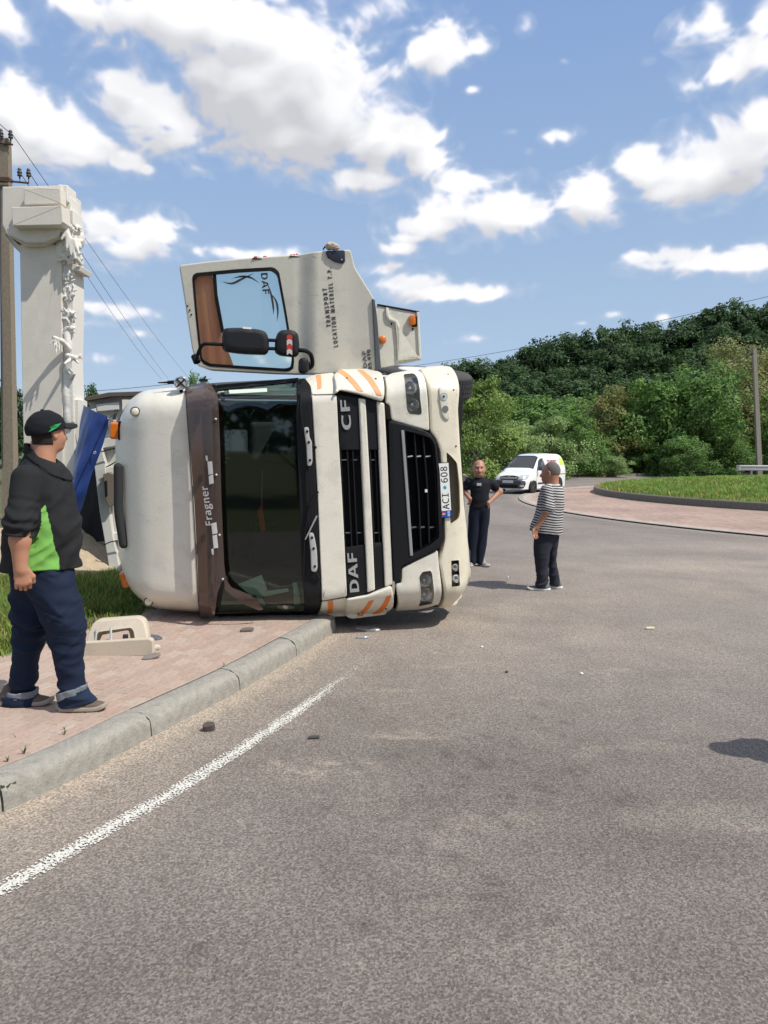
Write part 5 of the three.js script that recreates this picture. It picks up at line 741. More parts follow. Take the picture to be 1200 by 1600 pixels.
// a head at the origin looking along +x, crown up; unit size about 0.24 m tall
function headFn(s = 1) {
  const L = [ell([-0.012, 0.03, 0], [0.098, 0.098, 0.078]), ell([0.03, -0.035, 0], [0.062, 0.075, 0.062]), ell([0.055, -0.085, 0], [0.034, 0.026, 0.036]), cone([-0.03, -0.06, 0], [-0.045, -0.2, 0], 0.062, 0.066)];
  const base = join(L, 0.05), nose = join([cone([0.088, 0.012, 0], [0.115, -0.032, 0], 0.01, 0.016), ell([0.098, -0.036, 0.013], [0.014, 0.011, 0.011]), ell([0.098, -0.036, -0.013], [0.014, 0.011, 0.011])], 0.012), brow = cone([0.084, 0.03, -0.035], [0.084, 0.03, 0.035], 0.013, 0.013), lips = join([cone([0.09, -0.066, -0.02], [0.09, -0.066, 0.02], 0.009, 0.009), cone([0.088, -0.078, -0.016], [0.088, -0.078, 0.016], 0.009, 0.009)], 0.004);
  const cheeks = join([ell([0.06, -0.03, 0.042], [0.03, 0.03, 0.02]), ell([0.06, -0.03, -0.042], [0.03, 0.03, 0.02])], 0.01), eyes = [ell([0.088, 0.008, 0.031], [0.02, 0.014, 0.018]), ell([0.088, 0.008, -0.031], [0.02, 0.014, 0.018])], lids = join([ell([0.076, 0.006, 0.031], [0.014, 0.011, 0.017]), ell([0.076, 0.006, -0.031], [0.014, 0.011, 0.017])], 0.01);
  const ears = [1, -1].map((q) => { const o = ell([-0.012, -0.005, q * 0.081], [0.024, 0.036, 0.012], [0, q * 0.35, 0.15]), i = ell([-0.006, -0.002, q * 0.092], [0.013, 0.022, 0.010], [0, q * 0.35, 0.15]); return (x, y, z) => smax(o(x, y, z), -i(x, y, z), 0.008); });
  return (x, y, z) => { x /= s; y /= s; z /= s; let d = base(x, y, z); if (d > 0.08) return d * s * 0.9; d = smin(d, brow(x, y, z), 0.02); d = smin(d, cheeks(x, y, z), 0.025); for (const e of eyes) d = smax(d, -e(x, y, z), 0.012); d = smin(d, lids(x, y, z), 0.006); d = smin(d, nose(x, y, z), 0.014); d = smin(d, lips(x, y, z), 0.008); for (const e of ears) d = smin(d, e(x, y, z), 0.008); return d * s; };
}
const headFnS = join([ell([-0.012, 0.03, 0], [0.098, 0.098, 0.078]), ell([0.03, -0.035, 0], [0.062, 0.075, 0.062]), cone([-0.03, -0.06, 0], [-0.045, -0.2, 0], 0.062, 0.066)], 0.05);
const turned = (f, o, ry, rz = 0, rx = 0) => { const M = new THREE.Matrix4().makeRotationFromEuler(new THREE.Euler(rx, ry, rz, 'YZX')).invert(), e = M.elements; return (x, y, z) => { x -= o[0]; y -= o[1]; z -= o[2]; return f(e[0] * x + e[4] * y + e[8] * z, e[1] * x + e[5] * y + e[9] * z, e[2] * x + e[6] * y + e[10] * z); }; };
// a hand hanging from the wrist at the origin along -y; palm faces -z * side, thumb forward (+x)
function handFn(curl = 0.6) {
  const L = [cone([0, 0.0, 0], [0, -0.02, 0], 0.027, 0.028), ell([0.002, -0.055, 0], [0.04, 0.047, 0.017])], fs = [];
  [[0.031, 0.040, 0.0088], [0.011, 0.045, 0.0092], [-0.010, 0.042, 0.0088], [-0.029, 0.033, 0.0078]].forEach(([x, len, r], i) => { let p = [x, -0.088 + Math.abs(x - 0.005) * 0.18, 0], a = 0.25 + curl * 0.5; for (const [k, l] of [[0, len], [1, len * 0.62], [2, len * 0.5]]) { const q = [p[0] + x * 0.02, p[1] - Math.cos(a) * l, p[2] - Math.sin(a) * l]; fs.push(cone(p, q, r * (1 - k * 0.07), r * (0.93 - k * 0.08))); p = q; a += curl * 1.1; } });
  const th = [cone([0.026, -0.025, -0.002], [0.048, -0.058, -0.012], 0.014, 0.0115), cone([0.048, -0.058, -0.012], [0.05, -0.088, -0.024], 0.0112, 0.0095)], palm = join(L, 0.02), fing = join(fs, 0.004), thumb = join(th, 0.008);
  return (x, y, z) => smin(smin(palm(x, y, z), fing(x, y, z), 0.012), thumb(x, y, z), 0.012);
}
function shoeGeo(len, h, w, knock = 0) {                                // heel at x = 0, toe at +len
  const up = join([ell([len * 0.24, h * 0.55, 0], [len * 0.25, h * 0.55, w * 0.46]), ell([len * 0.6, h * 0.34, 0], [len * 0.38, h * 0.36, w * 0.5]), cone([len * 0.2, h * 0.6, 0], [len * 0.2, h * 1.15, 0], w * 0.42, w * 0.4)], 0.04);
  return { upper: (x, y, z) => smax(up(x, y, z), 0.026 - y, 0.004), sole: (x, y, z) => { const t = clamp(x / len), ww = w * (0.40 + 0.14 * Math.sin(Math.PI * Math.pow(t, 0.8))) * (t < 0.02 || t > 0.985 ? 0.6 : 1), dx = Math.max(-x + 0.01, x - len + 0.03, 0), rz = Math.abs(z) - ww; const d = Math.max(rz, dx > 0 ? Math.hypot(dx, Math.max(0, rz + 0.03)) - 0.03 : rz), toe = 0.025 * Math.pow(clamp((t - 0.75) / 0.25), 2); return smax(d, Math.abs(y - 0.016 - toe) - 0.015, 0.006); } };
}
function person(label, pos, turn = 0) { const o = thing('person', label, 'person', pos); o.rotation.y = turn; return o; }


// directed creases: ridges running along (ux, uy) in the picture plane
const crease = (x, y, z, ang, along, across, seed) => { const c = Math.cos(ang), n = Math.sin(ang), u = x * c + y * n, v = -x * n + y * c + z * 0.4; return 0.33 - Math.abs(noise(u * along + seed, v * across + 0.9 * noise(u * along * 0.8, v * 5, seed), seed + z * 2)); };
// ---- the man walking at the left: coordinates in metres from his feet, from photograph pixels at 4.70 m
{
  const D = 4.70, O = atZ(88, 1112, D); O.y = 0.15;
  const man = person('man in black cap and black jacket with green side walking on the brick pavement', O);
  const q = (px, py, z = 0) => { const p = atZ(px, py, D - z); return [p.x - O.x, p.y - O.y, z]; };
  const sec = (py, xl, xr, z, rz) => { const a = q(xl, py, z), b = q(xr, py, z); return [a[1], (a[0] + b[0]) / 2, z, (b[0] - a[0]) / 2, rz]; };
  // jacket
  const torso = stack([sec(900, -1, 124, 0, 0.18), sec(872, 2, 124, 0, 0.185), sec(850, 7, 125, 0, 0.19), sec(825, 13, 124, 0, 0.195), sec(795, 19, 120, 0, 0.19), sec(770, 23, 114, 0, 0.185), sec(748, 27, 107, 0, 0.17), sec(732, 30, 101, 0, 0.14), sec(720, 34, 94, 0, 0.105), sec(710, 40, 88, 0, 0.082), sec(690, 43, 86, 0.0, 0.076)], 2.2);
  const sh = q(40, 748, 0.155), el = q(31, 815, 0.25), cu = q(29, 839, 0.262), wr = q(32, 888, 0.26), sh2 = q(70, 748, -0.16), el2 = q(84, 822, -0.24), wr2 = q(98, 870, -0.2);
  const sleeve = join([cone(sh, el, 0.086, 0.080), cone(el, cu, 0.082, 0.079)], 0.05), sleeve2 = join([cone(sh2, el2, 0.085, 0.08), cone(el2, wr2, 0.07, 0.06)], 0.04);
  const lineA = q(38, 690), lineB = q(92, 725), neckLine = (x) => mix(lineA[1], lineB[1], (x - lineA[0]) / (lineB[0] - lineA[0]));
  const inner = stack([sec(760, 52, 84, 0, 0.06), sec(735, 47, 90, 0, 0.072), sec(715, 45, 86, 0, 0.070), sec(680, 46, 82, 0, 0.066)], 2.2);
  const cuffN = new THREE.Vector3(cu[0] - el[0], cu[1] - el[1], cu[2] - el[2]).normalize();
  const jf = (x, y, z) => {
    let d = torso(x, y, z); const sRaw = sleeve(x, y, z);
    if (d < 0.12) d += 0.006 - 0.034 * crease(x, y, z, 0.55, 3.2, 8, 3) * sstep(1.5, 1.2, y) - 0.016 * crease(x, y, z, 1.3, 3, 11, 8) + 0.004 * noise(x * 18, y * 18, z * 18);
    let s = Math.min(sRaw, sleeve2(x, y, z)); if (s < 0.12) { const t = clamp((sh[1] - 0.06 - y) / 0.22); s += (0.004 - 0.04 * crease(x, y, z, 0.35, 3, 13, 5) - 0.008 * Math.sin((y + 0.25 * x) * 105 + 2.6 * noise(x * 9, y * 9, z * 9))) * t + 0.005; }
    d = smin(d, s, 0.022);
    if (y > 1.35) { d = Math.max(d, y - neckLine(x)); const lip = Math.abs(y - neckLine(x) + 0.028); if (Math.abs(z) < 0.13 && x > -0.22 && x < 0.2 && sRaw > 0.02) d -= 0.012 * sstep(0.034, 0.026, lip); d = smax(d, -inner(x, y, z), 0.006); }
    d = Math.max(d, q(0, 888)[1] - y + 0.010 * Math.sin(x * 11 + 1));
    if (Math.hypot(x - cu[0], z - cu[2]) < 0.13 && Math.abs(y - cu[1]) < 0.12 && sRaw < 0.03) d = Math.max(d, (x - cu[0]) * cuffN.x + (y - cu[1]) * cuffN.y + (z - cu[2]) * cuffN.z);
    return d;
  };
  const jg = netMesh(jf, [-0.44, 0.82, -0.36], [0.3, 1.76, 0.4], 0.0072);
  const zs = 0.17, g0 = q(71, 788, zs), g1 = q(89, 888, zs), g2 = q(43, 830, zs), g3 = q(80, 822, zs);
  const inGreen = (x, y, z) => { if (z < 0.02 || y > g0[1] || sleeve(x, y, z) < 0.022) return false; const t = clamp((g0[1] - y) / (g0[1] - g1[1])); const xr = t < 0.34 ? mix(g0[0], g3[0], t / 0.34) : mix(g3[0], g1[0], (t - 0.34) / 0.66), xl = mix(g0[0], g2[0], clamp((g0[1] - y) / (g0[1] - g2[1]))); return x < xr && x > xl; };
  const [gp, jp] = splitBy(jg, inGreen);
  const jacket = mesh('jacket', jp, cloth(0.020, 0.021, 0.023), man); mesh('green_panel', gp, cloth(0.25, 0.58, 0.13), jacket);
  // trousers
  const legF = stack([sec(1085, 93, 134, 0.05, 0.085), sec(1068, 88, 136, 0.05, 0.092), sec(1045, 85, 133, 0.055, 0.090), sec(1020, 79, 133, 0.06, 0.094), sec(995, 70, 132, 0.065, 0.102), sec(970, 58, 130, 0.065, 0.114), sec(940, 42, 125, 0.06, 0.125), sec(910, 30, 120, 0.05, 0.13), sec(880, 28, 116, 0.04, 0.13)], 2.2), legB = stack([sec(1086, 16, 57, -0.06, 0.085), sec(1068, 15, 59, -0.06, 0.09), sec(1045, 17, 61, -0.06, 0.088), sec(1015, 19, 67, -0.065, 0.095), sec(985, 19, 76, -0.07, 0.105), sec(955, 18, 88, -0.07, 0.115), sec(925, 16, 100, -0.06, 0.125), sec(900, 13, 108, -0.05, 0.13), sec(880, 10, 110, -0.04, 0.13)], 2.2);
  const tf = (x, y, z) => {
    let d = smin(legF(x, y, z), legB(x, y, z), 0.035); if (d > 0.12) return d;
    const kn = Math.exp(-(((y - 0.50) / 0.2) ** 2)), low = Math.exp(-(((y - 0.15) / 0.11) ** 2)), cr = Math.exp(-(((y - 0.68) / 0.14) ** 2));
    d += -0.036 * crease(x, y, z, -0.45, 2.0, 7.5, 2) * (0.4 + kn + cr * 0.7) - 0.022 * crease(x, y, z, 0.6, 2.5, 8, 11) * (0.3 + kn) - 0.014 * crease(x, y, z, -0.2, 5, 19, 15) - 0.03 * crease(x, y, z, -0.15, 2.5, 15, 6) * low + 0.008 * noise(x * 5, y * 2.4, z * 5) + 0.019;
    return Math.max(d, 0.09 - y);
  };
  const tr = mesh('trousers', netMesh(tf, [-0.42, 0.05, -0.26], [0.3, 0.94, 0.26], 0.0072), cloth(0.010, 0.018, 0.042, { roughness: 0.8 }), man);
  const tube2 = (T, t) => { const o = stack(T, 2.1), i = stack(T.map(([y, cx, cz, rx, rz]) => [y, cx, cz, rx - t, rz - t]), 2.1); return (x, y, z) => { const yy = clamp(y, T[0][0], T[T.length - 1][0]); return Math.max(o(x, y, z), -i(x, yy, z)); }; };
  const cuffs = [[[sec(1086, 90, 134, 0.05, 0.084), sec(1075, 89, 137, 0.05, 0.088)], 0.28, [sec(1102, 92, 152, 0.05, 0.07), sec(1080, 90, 136, 0.05, 0.085)]], [[sec(1088, 11, 58, -0.06, 0.084), sec(1078, 13, 59, -0.06, 0.088)], 0.06, [sec(1108, 1, 66, -0.06, 0.07), sec(1084, 4, 58, -0.06, 0.085)]]];
  for (const [a, s, b] of cuffs) {
    const A = tube2(a.sort((m, n) => m[0] - n[0]), 0.02), B = stack(b.sort((m, n) => m[0] - n[0]), 2.1), cx = a[0][1], cz = a[0][2];
    mesh('turn_up', netMesh((x, y, z) => A(x, y - s * (x - cx) - 0.012 * noise(x * 11, 2, z * 11), z) + 0.005 * noise(x * 22, y * 18, z * 22), [cx - 0.17, 0.02, cz - 0.15], [cx + 0.17, 0.26, cz + 0.15], 0.006), cloth(0.2, 0.225, 0.26), tr);
    mesh('trouser_flap', netMesh((x, y, z) => B(x, y - s * 0.7 * (x - cx), z) - 0.016 * crease(x, y, z, -0.3, 4, 16, 4) + 0.003, [cx - 0.19, 0.0, cz - 0.13], [cx + 0.21, 0.22, cz + 0.13], 0.0065), cloth(0.016, 0.028, 0.06), tr);
  }
  const suede = cloth(0.135, 0.105, 0.085), soleM = std(0.36, 0.31, 0.26, 0.8);
  const shoe = (px0, px1, py, z, tilt) => { const a = q(px0, py, z), L = (px1 - px0) * D / 1200, s = shoeGeo(L, 0.085, 0.1), G = (f) => { const g = netMesh(f, [-0.03, -0.02, -0.09], [L + 0.04, 0.16, 0.09], 0.006); g.rotateZ(tilt); g.translate(a[0], 0.0, z); return g; }; const o = mesh('shoe', G(s.upper), suede, man); mesh('sole', G(s.sole), soleM, o); const lc = []; for (let i = 0; i < 4; i++) { const t = 0.5 + i * 0.07, y = 0.085 * (0.95 - 0.55 * (t - 0.4)); lc.push(bar(V(a[0] + L * t, y - 0.012, z - 0.028), V(a[0] + L * t - 0.012, y, z + 0.03), 0.004)); } mesh('laces', lc, std(0.06, 0.05, 0.045, 0.9), o); };
  shoe(93, 170, 1114, 0.05, 0.012); shoe(0, 88, 1112, -0.06, 0.0);
  // body: head, neck, forearm and hand, with the trunk and limbs under the clothes, in one surface
  const HS = 0.97, hp = q(76, 676.5, 0), HY = 1.02, hd = turned(headFn(HS), hp, HY, 0.0), hand0 = handFn(1.0), hand = (x, y, z) => hand0(x / 1.2, y / 1.2, z / 1.2) * 1.2, hr = turned(hand, [wr[0] + 0.004, wr[1] + 0.012, wr[2]], 0.5, 0.06);
  const me = [mix(el[0], wr[0], 0.4), mix(el[1], wr[1], 0.4), mix(el[2], wr[2], 0.4)];
  const limb = join([cone(el, me, 0.058, 0.056), cone(me, wr, 0.056, 0.039)], 0.03);
  const under = join([stack([sec(915, 52, 90, 0, 0.06), sec(880, 40, 95, 0, 0.11), sec(780, 40, 98, 0, 0.13), sec(735, 46, 88, 0, 0.09), sec(712, 48, 84, 0, 0.062), sec(690, 49, 82, 0, 0.058)]), cone(sh, el, 0.03, 0.03), cone(sh2, el2, 0.04, 0.04), cone(el2, wr2, 0.045, 0.03), cone(q(80, 915, 0.03), q(100, 1000, 0.06), 0.035, 0.035), cone(q(100, 1000, 0.06), q(112, 1085, 0.05), 0.035, 0.03), cone(q(62, 915, -0.04), q(46, 1000, -0.06), 0.035, 0.035), cone(q(46, 1000, -0.06), q(38, 1088, -0.06), 0.035, 0.03)], 0.05);
  const bf = (x, y, z) => smin(smin(smin(under(x, y, z), hd(x, y, z), 0.025), limb(x, y, z), 0.02), hr(x, y, z), 0.014);
  const body = netMesh(bf, [-0.4, 0.06, -0.34], [0.24, 1.98, 0.4], 0.009), fine = (lo, hi, c) => netMesh(bf, lo, hi, c);
  const handG = fine([wr[0] - 0.12, wr[1] - 0.2, wr[2] - 0.12], [wr[0] + 0.14, wr[1] - 0.002, wr[2] + 0.12], 0.0042), headG = fine([hp[0] - 0.16, hp[1] - 0.135, -0.15], [hp[0] + 0.17, hp[1] + 0.15, 0.15], 0.0045);
  const cut = splitBy(body, (x, y, z) => (y < wr[1] - 0.009 && y > wr[1] - 0.2 && Math.abs(x - wr[0]) < 0.12 && z > 0.15) || (y > hp[1] - 0.128))[1];
  mesh('body', [cut, handG, headG], SKIN, man);
  const scaled = (f, k) => (x, y, z) => f(x / k, y / k, z / k) * k;
  const hair = turned(scaled((x, y, z) => smax(headFnS(x, y, z) - 0.005 - 0.0015 * noise(x * 160, y * 160, z * 160), Math.max(x * 0.95 + y * 0.25 + 0.034, -0.075 - y + 0.3 * Math.max(0, x)), 0.008), HS), hp, HY);
  mesh('hair', netMesh(hair, [hp[0] - 0.16, hp[1] - 0.1, -0.14], [hp[0] + 0.14, hp[1] + 0.16, 0.14], 0.005), cloth(0.030, 0.024, 0.02), man);
  const CR = 0.27, capD = ell([-0.012, 0.032, 0], [0.122, 0.108, 0.098]), capF = turned(scaled((x, y, z) => smax(Math.abs(capD(x, y, z) + 0.004 * noise(x * 18, y * 26, z * 18) + 0.0015 * sstep(0.004, 0.001, Math.abs(z))) - 0.006, 0.014 - y - 0.1 * z * z, 0.006), HS), hp, HY, CR);
  const cap = mesh('cap', netMesh(capF, [hp[0] - 0.18, hp[1] - 0.06, -0.16], [hp[0] + 0.18, hp[1] + 0.19, 0.16], 0.0048), cloth(0.011, 0.012, 0.016), man);
  const brimF = turned(scaled((x, y, z) => { const r = Math.hypot((x - 0.07) / 0.132, z / 0.095) - 1, yy = 0.034 - 3.6 * z * z - 0.30 * (x - 0.1); return Math.max(r * 0.09, (Math.abs(y - yy) - 0.008) * 0.8, 0.065 - x); }, HS), hp, HY, CR);
  mesh('cap_brim', netMesh(brimF, [hp[0] - 0.02, hp[1] - 0.1, -0.26], [hp[0] + 0.26, hp[1] + 0.16, 0.14], 0.0045), cloth(0.02, 0.021, 0.024), cap);
  { const t = new THREE.SphereGeometry(0.012, 10, 8); t.scale(1, 0.5, 1); t.translate(hp[0] - 0.035, hp[1] + 0.142 * HS, 0); mesh('cap_button', t, cloth(0.011, 0.012, 0.016), cap); }
  { const s = new THREE.Shape(); s.moveTo(-0.062, -0.036); s.quadraticCurveTo(-0.02, 0.012, 0.052, 0.034); s.quadraticCurveTo(0.028, -0.016, -0.062, -0.036); const g = new THREE.ExtrudeGeometry(s, { depth: 0.004, bevelEnabled: false, curveSegments: 8 }), k = q(80, 669.5, 0.097); const p = g.attributes.position; for (let i = 0; i < p.count; i++) { const x = p.getX(i); p.setZ(i, p.getZ(i) - 5 * (x - 0.0) * (x - 0.0) - 0.25 * x); } g.computeVertexNormals(); g.translate(k[0], k[1], k[2]); mesh('green_lining', g, cloth(0.04, 0.38, 0.12), cap); }
}
// ---- the two men in the road
function farMan(D, fx, fy, label) {
  const O = ground(fx, fy), d = -O.z, man = person(label, O), q = (px, py, z = 0) => { const p = atZ(px, py, d - z); return [p.x - O.x, p.y - O.y, z]; }, sec = (py, xl, xr, z, rz) => { const a = q(xl, py, z), b = q(xr, py, z); return [a[1], (a[0] + b[0]) / 2, z, (b[0] - a[0]) / 2, rz]; };
  return { man, q, sec, d };
}
const scaledF = (f, k) => (x, y, z) => f(x / k, y / k, z / k) * k;
let manInBlack;
{
  const { man, q, sec } = farMan(11.7, 746, 884, 'man in black shirt facing the camera with hands on his hips'); manInBlack = man;
  const hp = q(748.5, 732.5), HS = 1.12, hd = turned(headFn(HS), hp, -1.62, 0.0);
  const shL = q(732, 753, 0), elL = q(724.5, 766, -0.05), haL = q(734, 779, 0.1), shR = q(766, 753.5, 0), elR = q(781, 768, -0.06), haR = q(763, 786, 0.1);
  const shirt = stack([sec(795, 734, 765, 0, 0.12), sec(785, 734.5, 765, 0, 0.125), sec(772, 735, 764, 0, 0.125), sec(760, 733, 767, 0, 0.12), sec(753, 731, 768, 0, 0.1), sec(749, 738, 762, 0, 0.075), sec(746, 742, 756, 0, 0.06)], 2.3), sl = join([cone(shL, [mix(shL[0], elL[0], 0.55), mix(shL[1], elL[1], 0.55), -0.025], 0.062, 0.07), cone(shR, [mix(shR[0], elR[0], 0.5), mix(shR[1], elR[1], 0.5), -0.03], 0.062, 0.072)], 0.01);
  mesh('shirt', netMesh((x, y, z) => { let e = smin(shirt(x, y, z), sl(x, y, z), 0.03); e -= 0.014 * crease(x, y, z, 0.4, 3, 9, 4) - 0.003; return Math.max(e, q(0, 794)[1] - y); }, [-0.42, 0.7, -0.22], [0.42, 1.5, 0.24], 0.0105), cloth(0.016, 0.017, 0.022), man);
  { const p = q(748.5, 757, 0.125); mesh('shirt_badge', box(0.07, 0.042, 0.01, p[0], p[1], p[2], 0.003), std(0.45, 0.45, 0.45, 0.7), man); }
  const l1 = stack([sec(881, 734, 744, 0.02, 0.07), sec(865, 730.5, 744.5, 0.0, 0.075), sec(835, 730.5, 748, 0, 0.085), sec(810, 731.5, 751, 0, 0.1), sec(790, 733, 757, 0, 0.11)], 2.2), l2 = stack([sec(881, 745, 756, 0.02, 0.07), sec(865, 745, 758.5, 0.0, 0.075), sec(835, 746, 762, 0, 0.085), sec(810, 746, 765, 0, 0.1), sec(790, 742, 765.5, 0, 0.11)], 2.2);
  const tr = mesh('trousers', netMesh((x, y, z) => smin(l1(x, y, z), l2(x, y, z), 0.025) - 0.02 * crease(x, y, z, 1.2, 2.5, 7, 9) + 0.004, [-0.25, 0.02, -0.2], [0.3, 0.98, 0.22], 0.0105), cloth(0.012, 0.016, 0.03), man);
  for (const [s, x] of [[-1, 739], [1, 751]]) { const p = q(x, 884), a = []; a.push(bar(V(...q(s < 0 ? 736 : 749, 800, 0.1)), V(...q(s < 0 ? 733 : 756, 868, 0.075)), 0.004)); const S = shoeGeo(0.28, 0.09, 0.1), G = (f) => { const g = netMesh(f, [-0.03, -0.02, -0.09], [0.32, 0.17, 0.09], 0.009); g.rotateY(-1.57 + s * 0.35); g.translate(p[0], 0, -0.08); return g; }; const o = mesh('shoe', G(S.upper), cloth(0.3, 0.29, 0.28), man); mesh('sole', G(S.sole), std(0.5, 0.48, 0.45, 0.8), o); }
  const h1 = turned(handFn(0.5), haL, 1.2, 0.9), h2 = turned(handFn(0.5), haR, -1.2, -0.9);
  const b = join([cone(shL, elL, 0.045, 0.042), cone(elL, haL, 0.045, 0.03), cone(shR, elR, 0.045, 0.042), cone(elR, haR, 0.047, 0.03), stack([sec(800, 738, 761, 0, 0.08), sec(760, 739, 761, 0, 0.085), sec(750, 744, 754, 0, 0.05)]), cone(q(741, 800), q(738, 880, 0), 0.06, 0.035), cone(q(754, 800), q(751, 880, 0), 0.06, 0.035)], 0.03);
  mesh('body', netMesh((x, y, z) => smin(smin(b(x, y, z), hd(x, y, z), 0.02), Math.min(h1(x, y, z), h2(x, y, z)), 0.012), [-0.42, 0.04, -0.22], [0.42, 1.68, 0.3], 0.0072), SKIN2, man);
  const hair = turned(scaledF((x, y, z) => smax(headFnS(x, y, z) - 0.004, Math.max(x * 0.9 - y * 0.6 + 0.045, -0.0 - y), 0.008), HS), hp, -1.62); mesh('hair', netMesh(hair, [hp[0] - 0.16, hp[1] - 0.1, -0.18], [hp[0] + 0.16, hp[1] + 0.18, 0.18], 0.0075), cloth(0.035, 0.028, 0.023), man);
}
{
  const { man, q, sec } = farMan(9.7, 850, 921, 'man in black and white striped shirt seen from behind looking at the truck');
  const hp = q(860, 739.5), HS = 1.10, HY = 2.55, hd = turned(headFn(HS), hp, HY);
  const sh = q(854, 766, 0.12), el = q(856, 797, 0.17), wr = q(839, 824, 0.15), shF = q(866, 766, -0.16), elF = q(868, 800, -0.22), wrF = q(856, 822, -0.2);
  const torso = stack([sec(840, 829, 878, 0, 0.2), sec(826, 828, 878.5, 0, 0.2), sec(810, 833, 879.5, 0, 0.2), sec(790, 839, 881, 0, 0.2), sec(775, 842, 881, 0, 0.195), sec(765, 845, 880, 0, 0.175), sec(759, 849, 877, 0, 0.13), sec(755, 853, 873, 0, 0.08), sec(751, 856, 871, 0, 0.065)], 2.2);
  const sl = join([cone(sh, [mix(sh[0], el[0], 0.85), mix(sh[1], el[1], 0.85), 0.17], 0.078, 0.082), cone(shF, elF, 0.075, 0.08)], 0.01), hemA = q(826, 829), hemB = q(878, 835);
  const sg = netMesh((x, y, z) => { let e = smin(torso(x, y, z), sl(x, y, z), 0.025); e -= 0.018 * crease(x, y, z, 0.9, 3, 8, 12) - 0.004; return Math.max(e, mix(hemA[1], hemB[1], (x - hemA[0]) / (hemB[0] - hemA[0])) - y); }, [-0.32, 0.6, -0.34], [0.36, 1.46, 0.34], 0.0095);
  { const p = sg.attributes.position, u = sg.attributes.uv; for (let i = 0; i < p.count; i++) { const x = p.getX(i), y = p.getY(i), z = p.getZ(i), onS = sl(x, y, z) < 0.012 && z > 0.1; u.setXY(i, x + z, y + (onS ? 0.25 * x : 0.10 * x) + 0.012 * noise(x * 7, y * 7, z * 7)); } }
  const st = tex(8, 256, (x, y) => { const v = (y / 256) % 1, w = v < 0.55; return w ? [54, 55, 64] : [196, 194, 191]; }); st.repeat.set(1, 31);
  mesh('striped_shirt', sg, phys(1, 1, 1, 0.9, { map: st, sheen: 0.15 }), man);
  const l1 = stack([sec(918, 834, 857, 0.06, 0.08), sec(905, 838.5, 857, 0.06, 0.075), sec(885, 836, 857.5, 0.06, 0.08), sec(862, 833.5, 860, 0.06, 0.095), sec(845, 834, 866, 0.05, 0.11), sec(825, 837, 874, 0.03, 0.13)], 2.2), l2 = stack([sec(913, 859, 874, -0.06, 0.08), sec(900, 857, 873, -0.06, 0.075), sec(880, 856.5, 870, -0.06, 0.08), sec(860, 854, 871, -0.06, 0.095), sec(845, 850, 873, -0.05, 0.11), sec(825, 842, 875, -0.03, 0.13)], 2.2);
  mesh('trousers', netMesh((x, y, z) => smin(l1(x, y, z), l2(x, y, z), 0.02) - 0.024 * crease(x, y, z, 0.2, 2.5, 10, 7) * (0.4 + sstep(0.5, 0.1, y)) + 0.005, [-0.3, 0.0, -0.24], [0.32, 0.82, 0.24], 0.0095), cloth(0.030, 0.032, 0.045), man);
  for (const [x, z, py] of [[857, 0.07, 922], [876, -0.07, 918]]) { const p = q(x, py, z), S = shoeGeo(0.28, 0.085, 0.1), G = (f) => { const g = netMesh(f, [-0.03, -0.02, -0.09], [0.32, 0.17, 0.09], 0.008); g.rotateY(Math.PI - 0.12); g.translate(p[0] + 0.01, 0, z); return g; }; const o = mesh('shoe', G(S.upper), cloth(0.16, 0.165, 0.18), man); mesh('sole', G(S.sole), std(0.72, 0.72, 0.7, 0.7), o); }
  const h = turned(handFn(0.35), [wr[0], wr[1] + 0.01, wr[2]], Math.PI + 0.3, 0.25), b = join([cone(sh, el, 0.05, 0.046), cone(el, wr, 0.05, 0.031), cone(shF, elF, 0.05, 0.045), cone(elF, wrF, 0.045, 0.03), stack([sec(830, 842, 872, 0, 0.1), sec(775, 848, 876, 0, 0.13), sec(755, 855, 870, 0, 0.06)]), cone(q(848, 850, 0.05), q(848, 916, 0.06), 0.04, 0.03), cone(q(861, 850, -0.04), q(865, 908, -0.06), 0.03, 0.03)], 0.03);
  mesh('body', netMesh((x, y, z) => smin(smin(b(x, y, z), hd(x, y, z), 0.025), h(x, y, z), 0.014), [-0.3, 0.05, -0.32], [0.34, 1.66, 0.34], 0.0068), SKIN2, man);
  const hair = turned(scaledF((x, y, z) => smax(headFnS(x, y, z) - 0.006, Math.max(x * 0.9 - y * 0.5 + 0.03, -0.015 - y), 0.01), HS), hp, HY); mesh('hair', netMesh(hair, [hp[0] - 0.18, hp[1] - 0.1, -0.18], [hp[0] + 0.18, hp[1] + 0.18, 0.18], 0.007), cloth(0.15, 0.135, 0.125), man);
}
{ // someone standing just outside the frame on the right, whose shadow reaches into it
  const o = manInBlack.clone(); o.name = numbered('person'); scene.add(o); o.position.set(3.13, 0, -3.86); o.rotation.y = -1.2; o.scale.setScalar(1.06); o.userData.label = 'onlooker just outside the right edge whose shadow falls on the road';
}
